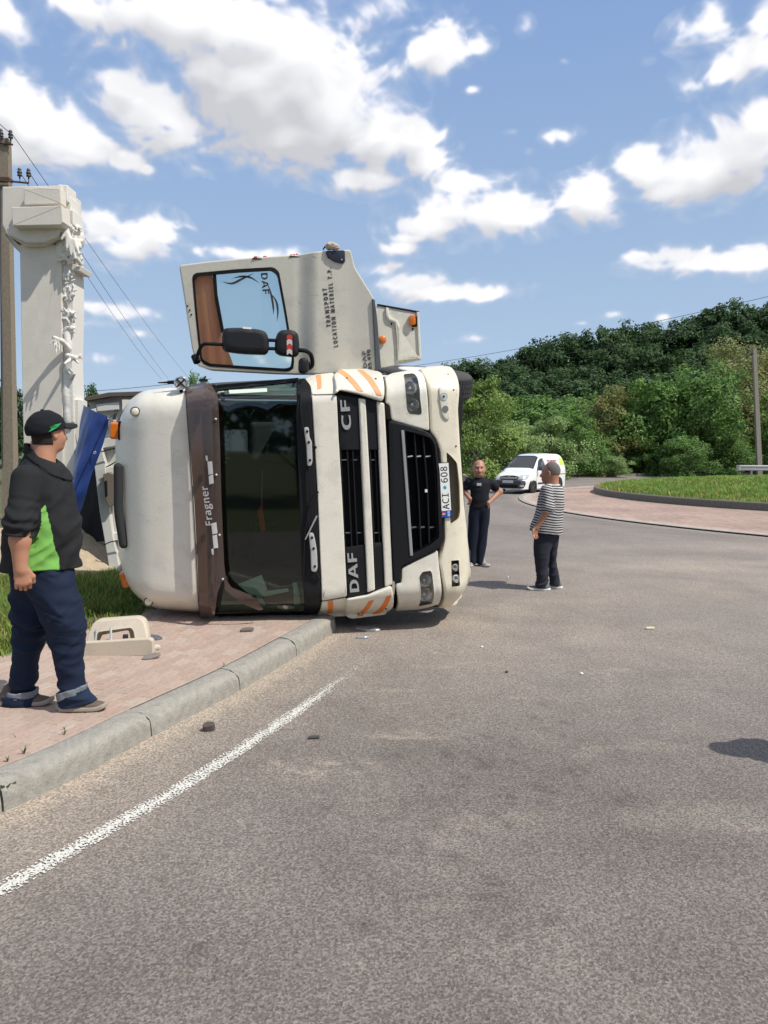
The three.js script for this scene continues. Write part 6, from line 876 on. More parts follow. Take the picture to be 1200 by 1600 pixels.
// ------------------------------------------------------------------ tipper trailer, tarpaulin, sand, broken panel, debris
{
  const t = thing('tipper_trailer', 'white tipper trailer body lying on its side behind the cab with sand spilling out', 'trailer', atZ(150, 880, 9.9)); t.position.y = 0.1; t.rotation.y = 0.16; t.updateMatrixWorld(true);
  const inv = t.matrixWorld.clone().invert(), e = EYE.clone().applyMatrix4(inv), L = (px, py, c = 0) => { const d = ray(px, py).transformDirection(inv), k = (c - e.z) / d.z; return e.clone().addScaledVector(d, k); };
  const WM = std(0.66, 0.66, 0.63, 0.55, { map: dirt }), WG = std(0.50, 0.50, 0.48, 0.6, { map: dirt });
  const slab = (name, px, c, th, m = WM, bev = 0.006) => { const pts = px.map(([x, y]) => L(x, y, c)), s = new THREE.Shape(outline(pts, 0.012).getPoints(3)), g = new THREE.ExtrudeGeometry(s, { depth: th, bevelEnabled: true, bevelSize: bev, bevelThickness: bev, bevelSegments: 1, bevelOffset: -bev }); g.translate(0, 0, c - th); return mesh(name, g, m, t); };
  slab('front_wall', [[160, 700], [137, 624], [182, 616], [330, 612], [330, 900], [192, 898], [172, 790]], -0.04, 0.08, WG);
  slab('top_rail', [[131, 621], [150, 617], [170, 613], [330, 608], [330, 616], [172, 620], [134, 627]], 0.1, 0.14, std(0.10, 0.075, 0.06, 0.8));
  slab('corner_post', [[145, 706], [152, 694], [157, 690], [164, 722], [171, 800], [176, 835], [187, 888], [172, 897], [168, 870], [156, 800]], 0.12, 0.16);
  slab('rib', [[150, 688], [186, 681], [186, 696], [156, 701]], 0.06, 0.1); slab('rib', [[158, 731], [186, 728], [186, 741], [160, 746]], 0.06, 0.1); slab('rib', [[168, 834], [196, 830], [198, 843], [171, 846]], 0.06, 0.1); slab('rib', [[172, 864], [200, 860], [204, 894], [182, 892]], 0.06, 0.1);
  slab('rib', [[140, 640], [150, 638], [156, 690], [148, 694]], 0.05, 0.08); slab('rib', [[150, 632], [186, 628], [186, 640], [152, 643]], 0.05, 0.08); slab('rib', [[150, 660], [186, 656], [186, 664], [152, 668]], 0.05, 0.08);
  slab('hinge_bracket', [[161, 741], [169, 738], [178, 741], [179, 790], [170, 792], [165, 780]], 0.22, 0.2, std(0.17, 0.14, 0.11, 0.8)); slab('hinge_pin', [[163, 752], [167, 750], [168, 775], [164, 777]], 0.24, 0.06, BLACKM);
  { const pts = [], idx = [], A = [[120, 760], [152, 697], [166, 845], [116, 850]], n = 8; for (let i = 0; i <= n; i++) for (let j = 0; j <= n; j++) { const u = j / n, v = i / n, px = mix(mix(A[0][0], A[1][0], u), mix(A[3][0], A[2][0], u), v), py = mix(mix(A[0][1], A[1][1], u), mix(A[3][1], A[2][1], u), v), p = L(px, py, -0.15 - 0.3 * (1 - u) + 0.06 * noise(u * 3, v * 3, 5)); pts.push(p.x, p.y, p.z); if (i < n && j < n) { const k = i * (n + 1) + j; idx.push(k, k + n + 1, k + 1, k + 1, k + n + 1, k + n + 2); } } const g = new THREE.BufferGeometry(); g.setAttribute('position', new THREE.Float32BufferAttribute(pts, 3)); g.setIndex(idx); g.computeVertexNormals(); mesh('inside_shade', g, phys(0.012, 0.013, 0.016, 0.7, { side: THREE.DoubleSide, specularIntensity: 0.4 }), t); }  // added black sheet standing for the shaded inside behind the tarpaulin
  { const a = L(182, 640, 0.1), b = L(178, 655, 0.1); mesh('lamp_bracket', bar(a, b, 0.02), DKGREY, t); const h = [[L(158, 706, 0.2), L(178, 701, 0.2), L(186, 703, 0.2)], [L(162, 852, 0.16), L(172, 847, 0.2), L(198, 843, 0.2)], [L(166, 730, 0.2), L(180, 722, 0.2), L(186, 716, 0.2)]]; for (const k of h) mesh('air_hose', tube(k, 0.008, 16, 6), BLACKM, t); }
  // the box behind the front wall runs back to the left; its open top faces left
  const w0 = L(150, 692, -0.06), dir = V(-0.20, 0, -0.98).normalize(), len = 5, H = 2.35, Dp = 2.3, side = V(0.9, 0, -0.42).normalize();
  const plank = (o, u, v, m, name) => { const g = new THREE.BufferGeometry(), n = u.clone().cross(v).normalize().multiplyScalar(0.06), P8 = [o, o.clone().add(u), o.clone().add(u).add(v), o.clone().add(v)], q = [...P8, ...P8.map((p) => p.clone().add(n))]; g.setAttribute('position', new THREE.Float32BufferAttribute(q.flatMap((p) => [p.x, p.y, p.z]), 3)); g.setIndex([0, 1, 2, 0, 2, 3, 4, 6, 5, 4, 7, 6, 0, 4, 5, 0, 5, 1, 1, 5, 6, 1, 6, 2, 2, 6, 7, 2, 7, 3, 3, 7, 4, 3, 4, 0]); return mesh(name, toCreasedNormals(g, 0.3), m, t); };
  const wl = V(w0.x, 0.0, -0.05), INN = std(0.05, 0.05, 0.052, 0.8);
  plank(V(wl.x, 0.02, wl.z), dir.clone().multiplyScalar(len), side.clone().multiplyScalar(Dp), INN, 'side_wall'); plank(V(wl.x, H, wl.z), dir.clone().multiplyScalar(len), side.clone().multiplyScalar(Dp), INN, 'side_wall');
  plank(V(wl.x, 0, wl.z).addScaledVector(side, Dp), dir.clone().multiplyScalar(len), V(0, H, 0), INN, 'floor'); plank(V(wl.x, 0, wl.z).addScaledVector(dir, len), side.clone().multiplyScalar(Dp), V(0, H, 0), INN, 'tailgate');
}
{ // tarpaulin
  const t = thing('tarpaulin', 'dark blue tarpaulin hanging folded from the front of the tipper trailer', 'tarpaulin', atZ(140, 800, 9.35)); t.position.y = 0.9; 
  const q = (px, py, d) => atZ(px, py, d).sub(t.position);
  const rows = [[[131, 632, 9.7], [172, 652, 9.35]], [[125, 668, 9.6], [166, 670, 9.35]], [[120, 700, 9.55], [155, 706, 9.35]], [[114, 735, 9.5], [142, 738, 9.35]], [[108, 765, 9.5], [133, 772, 9.35]], [[100, 800, 9.5], [121, 806, 9.4]], [[92, 830, 9.5], [108, 835, 9.45]]];
  const n = 40, m = 24, pos = [], uv = [], idx = [];
  for (let i = 0; i <= n; i++) for (let j = 0; j <= m; j++) { const f = i / n * (rows.length - 1), k = Math.min(rows.length - 2, Math.floor(f)), w = f - k, A = q(...rows[k][0]).lerp(q(...rows[k + 1][0]), w), B = q(...rows[k][1]).lerp(q(...rows[k + 1][1]), w), u = j / m, p = A.lerp(B, u); p.z += 0.14 * Math.sin(u * Math.PI) + 0.05 * Math.abs(noise(u * 2.4 + f * 0.35, f * 0.3, 3)) + 0.012 * noise(u * 5, f * 1.2, 5) + (u > 0.55 ? -0.12 * (u - 0.55) * sstep(0, 1.5, f) : 0); pos.push(p.x, p.y, p.z); uv.push(u, i / n * 3); if (i < n && j < m) { const a = i * (m + 1) + j; idx.push(a, a + m + 1, a + 1, a + 1, a + m + 1, a + m + 2); } }
  const g = new THREE.BufferGeometry(); g.setAttribute('position', new THREE.Float32BufferAttribute(pos, 3)); g.setAttribute('uv', new THREE.Float32BufferAttribute(uv, 2)); g.setIndex(idx); g.computeVertexNormals();
  mesh('sheet', g, phys(0.016, 0.045, 0.20, 0.38, { side: THREE.DoubleSide, clearcoat: 0.2, clearcoatRoughness: 0.4 }), t);
  const ey = []; for (const [x, y, d] of [[170, 653, 9.32], [148, 707, 9.3]]) { const p = q(x, y, d), r = new THREE.TorusGeometry(0.014, 0.005, 6, 16); r.translate(p.x, p.y, p.z); mesh('eyelet', r, SILVER, t); }
  mesh('rope', tube([q(170, 653, 9.3), q(176, 648, 9.1), q(184, 642, 8.6)], 0.008, 10, 5), std(0.3, 0.3, 0.28, 0.8), t);
}
{ // spilled sand
  const g = new THREE.PlaneGeometry(6.4, 4.4, 120, 90); g.rotateX(-Math.PI / 2); const c = ground(60, 900, 0.1), p = g.attributes.position;
  for (let i = 0; i < p.count; i++) { const x = p.getX(i), z = p.getZ(i); const a = 0.62 * Math.exp(-(((x - 0.35) / 0.85) ** 2 + ((z + 0.3) / 0.9) ** 2)) + 0.5 * Math.exp(-(((x + 1.5) / 1.1) ** 2 + ((z + 0.2) / 0.8) ** 2)) + 0.3 * Math.exp(-(((x + 0.5) / 2) ** 2 + ((z + 0.9) / 1) ** 2)); p.setY(i, a + 0.035 * fbm(x * 3, z * 3, 2, 4) * sstep(0.02, 0.2, a) + 0.012 * noise(x * 14, z * 14, 4) - 0.05); }
  g.computeVertexNormals(); g.translate(c.x, 0.1, c.z - 0.1); uvWorld(g, 2);
  const st = tex(256, 256, (x, y) => { const k = 0.9 + 0.28 * noise(x / 2.2, y / 2.2, 1) + 0.25 * fbm(x / 32, y / 32, 2, 3); return [s255(0.47 * k), s255(0.38 * k), s255(0.26 * k)]; });
  const o = mesh('sand_heap', g, new THREE.MeshStandardMaterial({ map: st, roughness: 1, bumpMap: st, bumpScale: 0.01 })); stuff(o); o.userData.label = 'pale yellow sand spilled from the tipper trailer onto the verge';
}
{ // broken step panel on the pavement
  const t = thing('broken_step_panel', 'broken cream plastic truck step panel lying on the brick pavement', 'vehicle panel', ground(190, 1018, 0.152)); const D = -t.position.z;
  const M = phys(0.58, 0.51, 0.41, 0.55, { map: dirt, clearcoat: 0.1, side: THREE.DoubleSide }), q = (px, py, z) => atZ(px, py, D - z).sub(t.position);
  // front board
  { const s = [[118, 1008], [120, 1005], [234, 998], [239, 1001], [240, 1021], [238, 1024.5], [120, 1028]].map(([x, y]) => q(x, y, 0.1)), sh = new THREE.Shape(outline(s, 0.02).getPoints(4)), g = new THREE.ExtrudeGeometry(sh, { depth: 0.05, bevelEnabled: true, bevelSize: 0.008, bevelThickness: 0.008, bevelSegments: 2, bevelOffset: -0.008 }); g.translate(0, 0.004, 0.06); mesh('board', g, M, t); }
  { const s = [[136, 1010], [140, 985], [143, 975], [150, 970], [212, 966], [222, 970], [229, 982], [236, 1003]].map(([x, y]) => q(x, y, 0)), w = [[146, 1006], [150, 990], [154, 984], [205, 978], [212, 984], [218, 1001]].map(([x, y]) => q(x, y, 0)), sh = new THREE.Shape(outline(s, 0.05).getPoints(5)); sh.holes.push(new THREE.Path(outline(w, 0.03).getPoints(5))); const g = new THREE.ExtrudeGeometry(sh, { depth: 0.06, bevelEnabled: true, bevelSize: 0.014, bevelThickness: 0.014, bevelSegments: 3, bevelOffset: -0.014, curveSegments: 6 }); g.rotateX(-0.0); const p = g.attributes.position; for (let i = 0; i < p.count; i++) p.setZ(i, p.getZ(i) - 0.55 * Math.max(0, p.getY(i) - 0.05)); g.computeVertexNormals(); mesh('frame', toCreasedNormals(g, 0.5), M, t);
    const f2 = [[150, 1006], [154, 991], [157, 988], [201, 982], [206, 987], [210, 1001]].map(([x, y]) => q(x, y, -0.06)), w2 = [[154, 1004], [157, 993], [199, 986], [205, 1000]].map(([x, y]) => q(x, y, -0.06)), s2 = new THREE.Shape(outline(f2, 0.02).getPoints(4)); s2.holes.push(new THREE.Path(outline(w2, 0.02).getPoints(4))); const g2 = new THREE.ExtrudeGeometry(s2, { depth: 0.03, bevelEnabled: false }); const p2 = g2.attributes.position; for (let i = 0; i < p2.count; i++) p2.setZ(i, p2.getZ(i) - 0.07 - 0.55 * Math.max(0, p2.getY(i) - 0.05)); mesh('inner_frame', toCreasedNormals(g2, 0.5), M, t); }
  mesh('strut', bar(q(173, 981, 0.02), q(174, 1005, 0.06), 0.01), PALE_GREY, t); mesh('strut', bar(q(151, 983, 0.02), q(149, 1006, 0.05), 0.008), PALE_GREY, t); mesh('strut', bar(q(152, 1004, 0), q(206, 999, 0), 0.01), PALE_GREY, t); mesh('clip', box(0.04, 0.04, 0.03, ...q(196, 995, -0.03).toArray(), 0.008), DKGREY, t); mesh('clip', box(0.03, 0.03, 0.03, ...q(153, 1003, 0.03).toArray(), 0.008), DKGREY, t); mesh('inner_plate', box(0.2, 0.015, 0.16, ...q(180, 1004, -0.1).toArray()), std(0.16, 0.15, 0.14, 0.8), t);
}
{ // small debris
  const shard = (name, label, cat, px, py, y, pts, th, m, tilt = [0, 0, 0], k = 1) => { const o = ground(px, py, y), s = new THREE.Shape(outline(pts.map(([a, b]) => V(a * k, b * k, 0)), 0.02 * k).getPoints(3)), g = new THREE.ExtrudeGeometry(s, { depth: th, bevelEnabled: true, bevelSize: 0.004, bevelThickness: 0.004, bevelSegments: 1 }); g.rotateX(-Math.PI / 2); const me = mesh(name, g, m); me.position.copy(o); me.position.y += 0.006; me.rotation.set(...tilt); return tag(me, label, cat, 'broken pieces from the truck'); };
  const lens = [[-0.12, -0.02], [-0.05, -0.06], [0.08, -0.06], [0.12, -0.01], [0.06, 0.05], [-0.06, 0.06]];
  shard('plastic_shard', 'dark oval plastic piece behind the right end of the broken step panel', 'debris', 237, 998, 0.152, lens, 0.012, GREYP, [0.12, 0, -0.1], 0.8);
  shard('plastic_shard', 'grey rounded plastic piece at the near right corner of the broken step panel', 'debris', 236, 1028, 0.152, lens, 0.012, std(0.2, 0.18, 0.17, 0.7), [0.1, 0.6, 0.1], 0.62);
  shard('plastic_shard', 'small cream chip touching the right end of the broken step panel', 'debris', 243, 1015, 0.152, [[-0.05, -0.03], [0.05, -0.01], [0.01, 0.04]], 0.02, CREAMD, [0.3, 0.2, 0.2], 0.9);
  shard('plastic_shard', 'flat dark chip lying on the bricks below the windscreen', 'debris', 385, 986, 0.152, [[-0.06, -0.02], [0.05, -0.03], [0.07, 0.02], [-0.02, 0.035]], 0.014, std(0.14, 0.12, 0.11, 0.8), [0.1, 0.3, 0]);
  shard('mirror_glass', 'long oval mirror glass lying in the truck shadow on the road', 'debris', 574, 985, 0.0, [[-0.12, -0.03], [0, -0.055], [0.1, -0.045], [0.14, 0], [0.06, 0.04], [-0.08, 0.035]], 0.02, std(0.42, 0.44, 0.46, 0.2, { metalness: 0.5 }), [0.08, -0.35, 0]);
  shard('mirror_glass', 'small oval mirror glass nearest the kerb end in the truck shadow', 'debris', 566, 997, 0.0, [[-0.06, -0.02], [0.03, -0.035], [0.07, 0], [0, 0.03]], 0.014, std(0.5, 0.52, 0.54, 0.2, { metalness: 0.5 }), [0.1, 0.1, 0]);
  shard('stone', 'dark angular stone on the road between the kerb and the white line', 'stone', 326, 1141, 0.0, [[-0.035, -0.02], [0.03, -0.03], [0.042, 0.005], [0.005, 0.03], [-0.025, 0.02]], 0.035, std(0.085, 0.07, 0.065, 0.9), [0.15, 0.4, 0.1]);
  shard('plastic_shard', 'thin dark strip lying on the road right of the white line', 'debris', 490, 1154, 0.0, [[-0.035, -0.008], [0.03, -0.012], [0.036, 0.004], [-0.02, 0.01]], 0.006, std(0.05, 0.05, 0.05, 0.8), [0.1, 0.2, 0]);
  shard('plastic_shard', 'pale yellowish chip on the open road right of the striped man', 'debris', 1015, 983, 0.0, [[-0.05, -0.015], [0.05, -0.02], [0.04, 0.02], [-0.03, 0.018]], 0.01, std(0.6, 0.55, 0.38, 0.8), [0, 0.2, 0]);
  const w = [['white', 753, 1012], ['white', 794, 903], ['white', 909, 1054], ['grey', 792, 1051]]; const lab = ['tiny white chip on the road below the bumper corner', 'tiny white chip near the feet of the man in black', 'tiny white chip on the road below the striped man', 'tiny dark chip on the road in the middle', 'tiny white chip left of the striped man in front of the bumper', 'tiny dark chip right of the striped man', 'tiny dark chip on the road at the right'];
  w.forEach(([c, x, y], i) => shard('road_chip', lab[i], 'debris', x, y, 0, [[-0.010, -0.007], [0.009, -0.008], [0.010, 0.007], [-0.005, 0.009]], 0.005, c === 'white' ? std(0.7, 0.7, 0.66, 0.8) : std(0.06, 0.055, 0.05, 0.8), [0.2, i, 0.1]));
  // weeds by the kerb
  const weed = (px, py, y, k, label, n = 9) => { const r = rng(px * 7 + py), o = thing('weed', label, 'weed', ground(px, py, y)); for (let i = 0; i < n; i++) { const a = r() * 6.28, l = k * (0.6 + r() * 0.7), g = new THREE.PlaneGeometry(l * 0.22, l, 1, 4), p = g.attributes.position; for (let j = 0; j < p.count; j++) { const t = p.getY(j) / l + 0.5; p.setXYZ(j, p.getX(j) * (1 - t * t) * (0.4 + 1.2 * t), t * l * 0.8, t * t * l * 0.6); } g.rotateY(a); g.computeVertexNormals(); mesh('leaf', g, phys(0.09, 0.15, 0.035, 0.8, { side: THREE.DoubleSide, transmission: 0.25 }), o); } return o; };
  weed(6, 1252, 0.02, 0.13, 'green weed at the foot of the kerb at the left edge', 26); weed(38, 1178, 0.15, 0.045, 'small weed between bricks and kerb at the left'); weed(12, 1190, 0.15, 0.035, 'tiny weed by the kerb nearest the left edge'); weed(101, 1148, 0.15, 0.035, 'tiny brown weed below the right shoe of the man'); weed(100, 1140, 0.15, 0.025, 'tiny upper sprout below the shoe of the man', 5); weed(24, 1152, 0.15, 0.025, 'tiny sprout in a joint left of the weeds', 5); weed(350, 1041, 0.15, 0.03, 'thin sprout beside the kerb joint below the windscreen', 4); weed(238, 1076, 0.15, 0.02, 'tiny sprout on the bricks below the step panel', 4);
}
{ // pale crumpled rag on top of the door
  const p = P(519, 390, 0, DS).applyMatrix4(truck.matrixWorld), o = thing('crumpled_rag', 'crumpled pale cloth lying on the upper edge of the open door', 'cloth', p);
  mesh('cloth', netMesh((x, y, z) => join([ell([-0.01, 0.03, 0], [0.055, 0.034, 0.05]), ell([0.035, 0.022, 0], [0.034, 0.022, 0.04]), ell([-0.02, 0.045, -0.01], [0.03, 0.028, 0.03])], 0.02)(x, y, z) + 0.012 * noise(x * 34, y * 40, z * 34), [-0.1, -0.03, -0.09], [0.1, 0.1, 0.09], 0.006), cloth(0.5, 0.42, 0.34), o);
  mesh('strap', tube([V(-0.085, 0.0, 0), V(-0.06, 0.035, 0), V(-0.02, 0.062, 0)], 0.007, 12, 6), BLACKM, o);
}
// ------------------------------------------------------------------ monument, poles, wires, van, guard rail
{
  const D = 14, O = atZ(67, 705, D); O.y = 0; const t = thing('stone_monument', 'white carved stone pillar with stacked blocks and relief figures beside the road', 'monument', O);
  const q = (px, py, z = 0) => { const p = atZ(px, py, D - z); return V(p.x - O.x, p.y - O.y, z); };
  const mt = tex(512, 512, (x, y) => { const u = x / 512, v = y / 512, k = 0.95 + 0.12 * fbm(u * 10, v * 10, 2, 4) + 0.05 * noise(u * 90, v * 90, 1); return [s255(clamp(k)), s255(clamp(k * 0.985)), s255(clamp(k * 0.95))]; });
  const stone = new THREE.MeshStandardMaterial({ map: mt, color: new THREE.Color().setRGB(0.69, 0.655, 0.60), roughness: 0.95 }), white = std(0.69, 0.665, 0.615, 0.9);
  const block = (name, px, z0, z1, m = stone, b = 0.012, r = 0.01) => { const s = new THREE.Shape(outline(px.map(([x, y]) => q(x, y, z1)), r).getPoints(4)), g = new THREE.ExtrudeGeometry(s, { depth: z1 - z0, bevelEnabled: true, bevelSize: b, bevelThickness: b, bevelSegments: 2, bevelOffset: -b }); g.translate(0, 0, z0); uvWorld(g, 0.3, 'x', 'y'); return mesh(name, g, m, t); };
  block('shaft', [[31, 382], [96, 382], [99, 700], [99, 870], [40, 870], [37, 690]], -0.62, 0.0);
  const r0 = [[4, 292], [97, 290], [97, 352], [90, 372], [70, 384], [40, 385], [12, 368], [4, 352]]; block('capital', r0, -0.75, 0.10, stone, 0.02, 0.02);
  block('bracket', [[6, 362], [34, 386], [34, 400], [30, 394], [10, 374]], -0.6, -0.03);
  block('carved_block', [[37, 295], [62, 292.5], [95, 294.5], [96.5, 319], [38, 320]], 0.1, 0.30, stone, 0.015); block('carved_block', [[18, 324], [97, 321], [99, 347], [95, 352], [20, 353.5]], 0.1, 0.42, stone, 0.015);
  block('moulding', [[10, 357], [96, 357], [90, 371], [70, 379], [42, 380], [14, 368]], 0.08, 0.2, stone, 0.03, 0.03);
  // carvings on the face that looks right: built out of the side of the shaft towards +x
  const X = (px, py, z) => { const v = q(px, py, z); return [v.x, v.y, v.z]; };
  const sd = [];
  for (const [x, y, z, w, h] of [[99, 302, -0.1, 0.16, 0.32], [104, 320, -0.2, 0.18, 0.3], [106, 340, -0.1, 0.22, 0.3], [110, 352, -0.35, 0.2, 0.26]]) block('carved_step', [[x - 8, y - h * 43], [x + w * 43, y - h * 40], [x + w * 45, y + h * 42], [x - 8, y + h * 40]], z - 0.25, z + 0.12, white, 0.02, 0.02);
  const R = rng(17), petal = (px, py, z, l, w) => ell(X(px, py, z), [l, w, w * 0.6], [(R() - 0.5) * 1.2, (R() - 0.5) * 1.6, R() * 3.14]);
  const parts = [ell(X(105, 392, -0.2), [0.2, 0.34, 0.26], [0, 0, -0.25]), ell(X(112, 372, -0.32), [0.22, 0.24, 0.26]), cone(X(98, 356, 0.1), X(124, 412, -0.1), 0.05, 0.03), cone(X(118, 380, 0), X(127, 412, -0.15), 0.04, 0.05)];
  for (let i = 0; i < 80; i++) parts.push(petal(95 + R() * 29, 350 + R() * 60, 0.08 - R() * 0.3, 0.06 + R() * 0.07, 0.024 + R() * 0.02));
  for (const [x0, y0, x1, y1] of [[90, 364, 100, 356], [96, 374, 104, 360], [104, 388, 106, 366], [111, 398, 109, 372], [118, 404, 113, 378], [124, 398, 116, 376]]) parts.push(cone(X(x1, y1, 0.14), X(x0, y0, 0.2), 0.05, 0.02));
  const flake = join(parts, 0.018); mesh('capital_carving', netMesh((x, y, z) => flake(x, y, z) + 0.006 * noise(x * 30, y * 30, z * 30), [0.2, 4.9, -0.75], [0.86, 6.3, 0.42], 0.017), white, t);
  block('carved_ledge', [[112, 412], [127, 416], [125, 424], [112, 423]], -0.5, -0.02, stone, 0.01, 0.01);
  block('relief_slab', [[97, 400], [114, 404], [115, 480], [113, 560], [116, 640], [117, 700], [117, 800], [99, 800], [99, 690]], -0.55, -0.06, white, 0.01, 0.01);
  const lumps = [];
  for (let i = 0; i < 46; i++) lumps.push(petal(99 + R() * 16, 424 + i, -0.08 + R() * 0.05, 0.05 + R() * 0.03, 0.02 + R() * 0.012));
  for (let i = 0; i < 60; i++) lumps.push(petal(98 + R() * 18, 484 + R() * 36, -0.1 + R() * 0.1, 0.055 + R() * 0.04, 0.02 + R() * 0.014));
  lumps.push(ell(X(108, 535, -0.12), [0.09, 0.32, 0.14]), ell(X(107, 620, -0.1), [0.11, 0.38, 0.14]), ell(X(109, 650, -0.1), [0.1, 0.3, 0.14]));
  for (let i = 0; i < 12; i++) lumps.push(cone(X(101 + i * 1.2, 575 + R() * 20, -0.02), X(100 + i * 1.3 + R() * 3, 660, 0.0), 0.03, 0.018));
  // an arm with a spread hand reaching over the front edge, and a bird with open wings
  lumps.push(cone(X(108, 545, 0.02), X(97, 533, 0.17), 0.05, 0.045), cone(X(97, 533, 0.17), X(84, 527, 0.36), 0.045, 0.03), cone(X(86, 529, 0.34), X(83, 552, 0.36), 0.02, 0.01), cone(X(88, 530, 0.3), X(88, 555, 0.34), 0.02, 0.01), cone(X(91, 531, 0.26), X(93, 548, 0.3), 0.02, 0.01), cone(X(85, 528, 0.35), X(78, 538, 0.4), 0.02, 0.01));
  lumps.push(cone(X(106, 556, 0.05), X(118, 560, 0.12), 0.05, 0.05), cone(X(118, 560, 0.12), X(127, 554, 0.1), 0.04, 0.02), cone(X(125, 556, 0.1), X(129, 561, 0.1), 0.03, 0.012), cone(X(118, 562, 0.12), X(123, 568, 0.16), 0.03, 0.014), cone(X(110, 562, 0.1), X(101, 568, 0.3), 0.04, 0.02), cone(X(112, 590, 0.02), X(118, 584, 0.1), 0.04, 0.012), cone(X(104, 578, 0.03), X(110, 584, 0.12), 0.03, 0.012));
  const rel = join(lumps, 0.014); mesh('relief_figures', netMesh((x, y, z) => rel(x, y, z) + 0.005 * noise(x * 26, y * 26, z * 26), [0.05, 2.0, -0.35], [0.82, 5.15, 0.5], 0.015), white, t);
  block('niche_shade', [[100, 486], [99.5, 474], [102, 468.5], [105, 473], [106.5, 487]], -0.1, -0.04, std(0.28, 0.25, 0.22, 0.95), 0.002, 0.01);  // first block: arched recess drawn flat, its shade put into the dark colour
  block('plinth', [[107, 625], [123, 624], [122, 700], [126, 706], [126, 716], [108, 716]], -0.5, -0.1, white, 0.01, 0.01); block('base', [[30, 830], [128, 826], [134, 870], [24, 874]], -0.8, 0.15, stone, 0.02, 0.02); block('base_wall', [[99, 716], [118, 714], [119, 870], [100, 870]], -0.45, -0.08, stone);
}
const poleMat = new THREE.MeshStandardMaterial({ map: concreteTex, color: new THREE.Color().setRGB(0.85, 0.74, 0.62), roughness: 0.95, bumpMap: concreteBump, bumpScale: 0.01 });
function utilityPole(label, pxTop, pxBot, depth, w0, w1, tint) {
  const b = atZ(...pxBot, depth), a = atZ(...pxTop, depth), o = thing('utility_pole', label, 'utility pole', V(b.x, 0, b.z)), top = a.clone().sub(o.position), d = top.clone(), n = 14, pos = [], uv = [], idx = [];
  for (let i = 0; i <= n; i++) { const c = d.clone().multiplyScalar(i / n * 1.0), w = mix(w0, w1, i / n) / 2; [[-1, -0.9], [1, -0.9], [1, 0.9], [-1, 0.9], [-1, -0.9]].forEach(([u, v], k) => { pos.push(c.x + u * w + 0.008 * noise(i * 2, k), i === 0 ? -0.3 : c.y, c.z + v * w); uv.push(k * w0, c.y); }); }
  for (let i = 0; i < n; i++) for (let k = 0; k < 4; k++) { const q = i * 5 + k; idx.push(q, q + 1, q + 5, q + 1, q + 6, q + 5); } const s = n * 5; idx.push(s, s + 2, s + 1, s, s + 3, s + 2);
  const g = new THREE.BufferGeometry(); g.setAttribute('position', new THREE.Float32BufferAttribute(pos, 3)); g.setAttribute('uv', new THREE.Float32BufferAttribute(uv, 2)); g.setIndex(idx); const pm = tint ? poleMat.clone() : poleMat; if (tint) pm.color = tint; mesh('shaft', toCreasedNormals(g, 0.6), pm, o); return o;
}
const insulator = (p, o, k = 1) => { const pr = [[0, 0], [0.02, 0], [0.02, 0.05], [0.06, 0.06], [0.05, 0.1], [0.03, 0.11], [0.065, 0.13], [0.05, 0.17], [0.03, 0.18], [0.05, 0.21], [0.03, 0.25], [0, 0.26]].map(([r, y]) => new THREE.Vector2(r * k, y * k)), g = new THREE.LatheGeometry(pr, 16); g.translate(p.x, p.y, p.z); return mesh('insulator', g, std(0.06, 0.05, 0.05, 0.3), o); };
const wireM = std(0.05, 0.05, 0.055, 0.6);
function wire(label, a, b, sag, r = 0.008, group = 'overhead power wires') { const m = a.clone().lerp(b, 0.5); m.y -= sag; const q1 = a.clone().lerp(b, 0.25); q1.y -= sag * 0.75; const q3 = a.clone().lerp(b, 0.75); q3.y -= sag * 0.75; return tag(mesh('power_wire', tube([a, q1, m, q3, b], r, 40, 5), wireM), label, 'power line', group); }
{
  const D = 18, o = utilityPole('concrete utility pole with dark insulators at the left edge behind the monument', [8, 218], [14, 745], D, 0.29, 0.20), L = (x, y, z = 0) => atZ(x, y, D - z).sub(o.position);
  const steel = std(0.09, 0.05, 0.04, 0.8);
  mesh('crossarm', [bar(L(-30, 279, 0.14), L(45, 286, 0.14), 0.022)], steel, o); mesh('crossarm', bar(L(-14, 222, 0.12), L(20, 226, 0.12), 0.022), steel, o); mesh('clamp_band', box(0.25, 0.05, 0.24, ...L(9, 281).toArray()), steel, o);
  for (const [x, y] of [[31, 283], [45, 284], [-12, 280], [17, 224], [2, 222]]) { const p = L(x, y, 0.14); mesh('insulator_pin', bar(V(p.x, p.y - 0.02, p.z), V(p.x, p.y + 0.12, p.z), 0.01), steel, o); insulator(V(p.x, p.y + 0.06, p.z), o, 0.9); }
  mesh('earth_cable', tube([L(1, 290, 0.1), L(1, 420, 0.13), L(3, 560, 0.13), L(4, 730, 0.14)], 0.012, 20, 5), wireM, o);
  const far = (x, y, d) => atZ(x, y, d), W = (x, y) => atZ(x, y, D - 0.14);
  wire('upper wire sloping from the left pole down behind the truck', W(46, 270), far(263, 592, 60), 0.2, 0.008); wire('middle wire sloping from the left pole down behind the truck', W(31, 269), far(252, 592, 60), 0.3, 0.008); wire('lower wire sloping from the left pole down behind the truck', W(18, 208), far(300, 596, 75), 0.3, 0.008); wire('wire running from the left pole top towards the camera', W(17, 209), V(-7.2, 8.6, -2), 0.2); wire('second wire running from the left crossarm towards the camera', W(-12, 266), V(-8.0, 7.6, -2), 0.2);
  wire('low nearly level wire behind the monument and the cab', far(-40, 618, 40), far(330, 592, 40), 0.2, 0.014); 
}
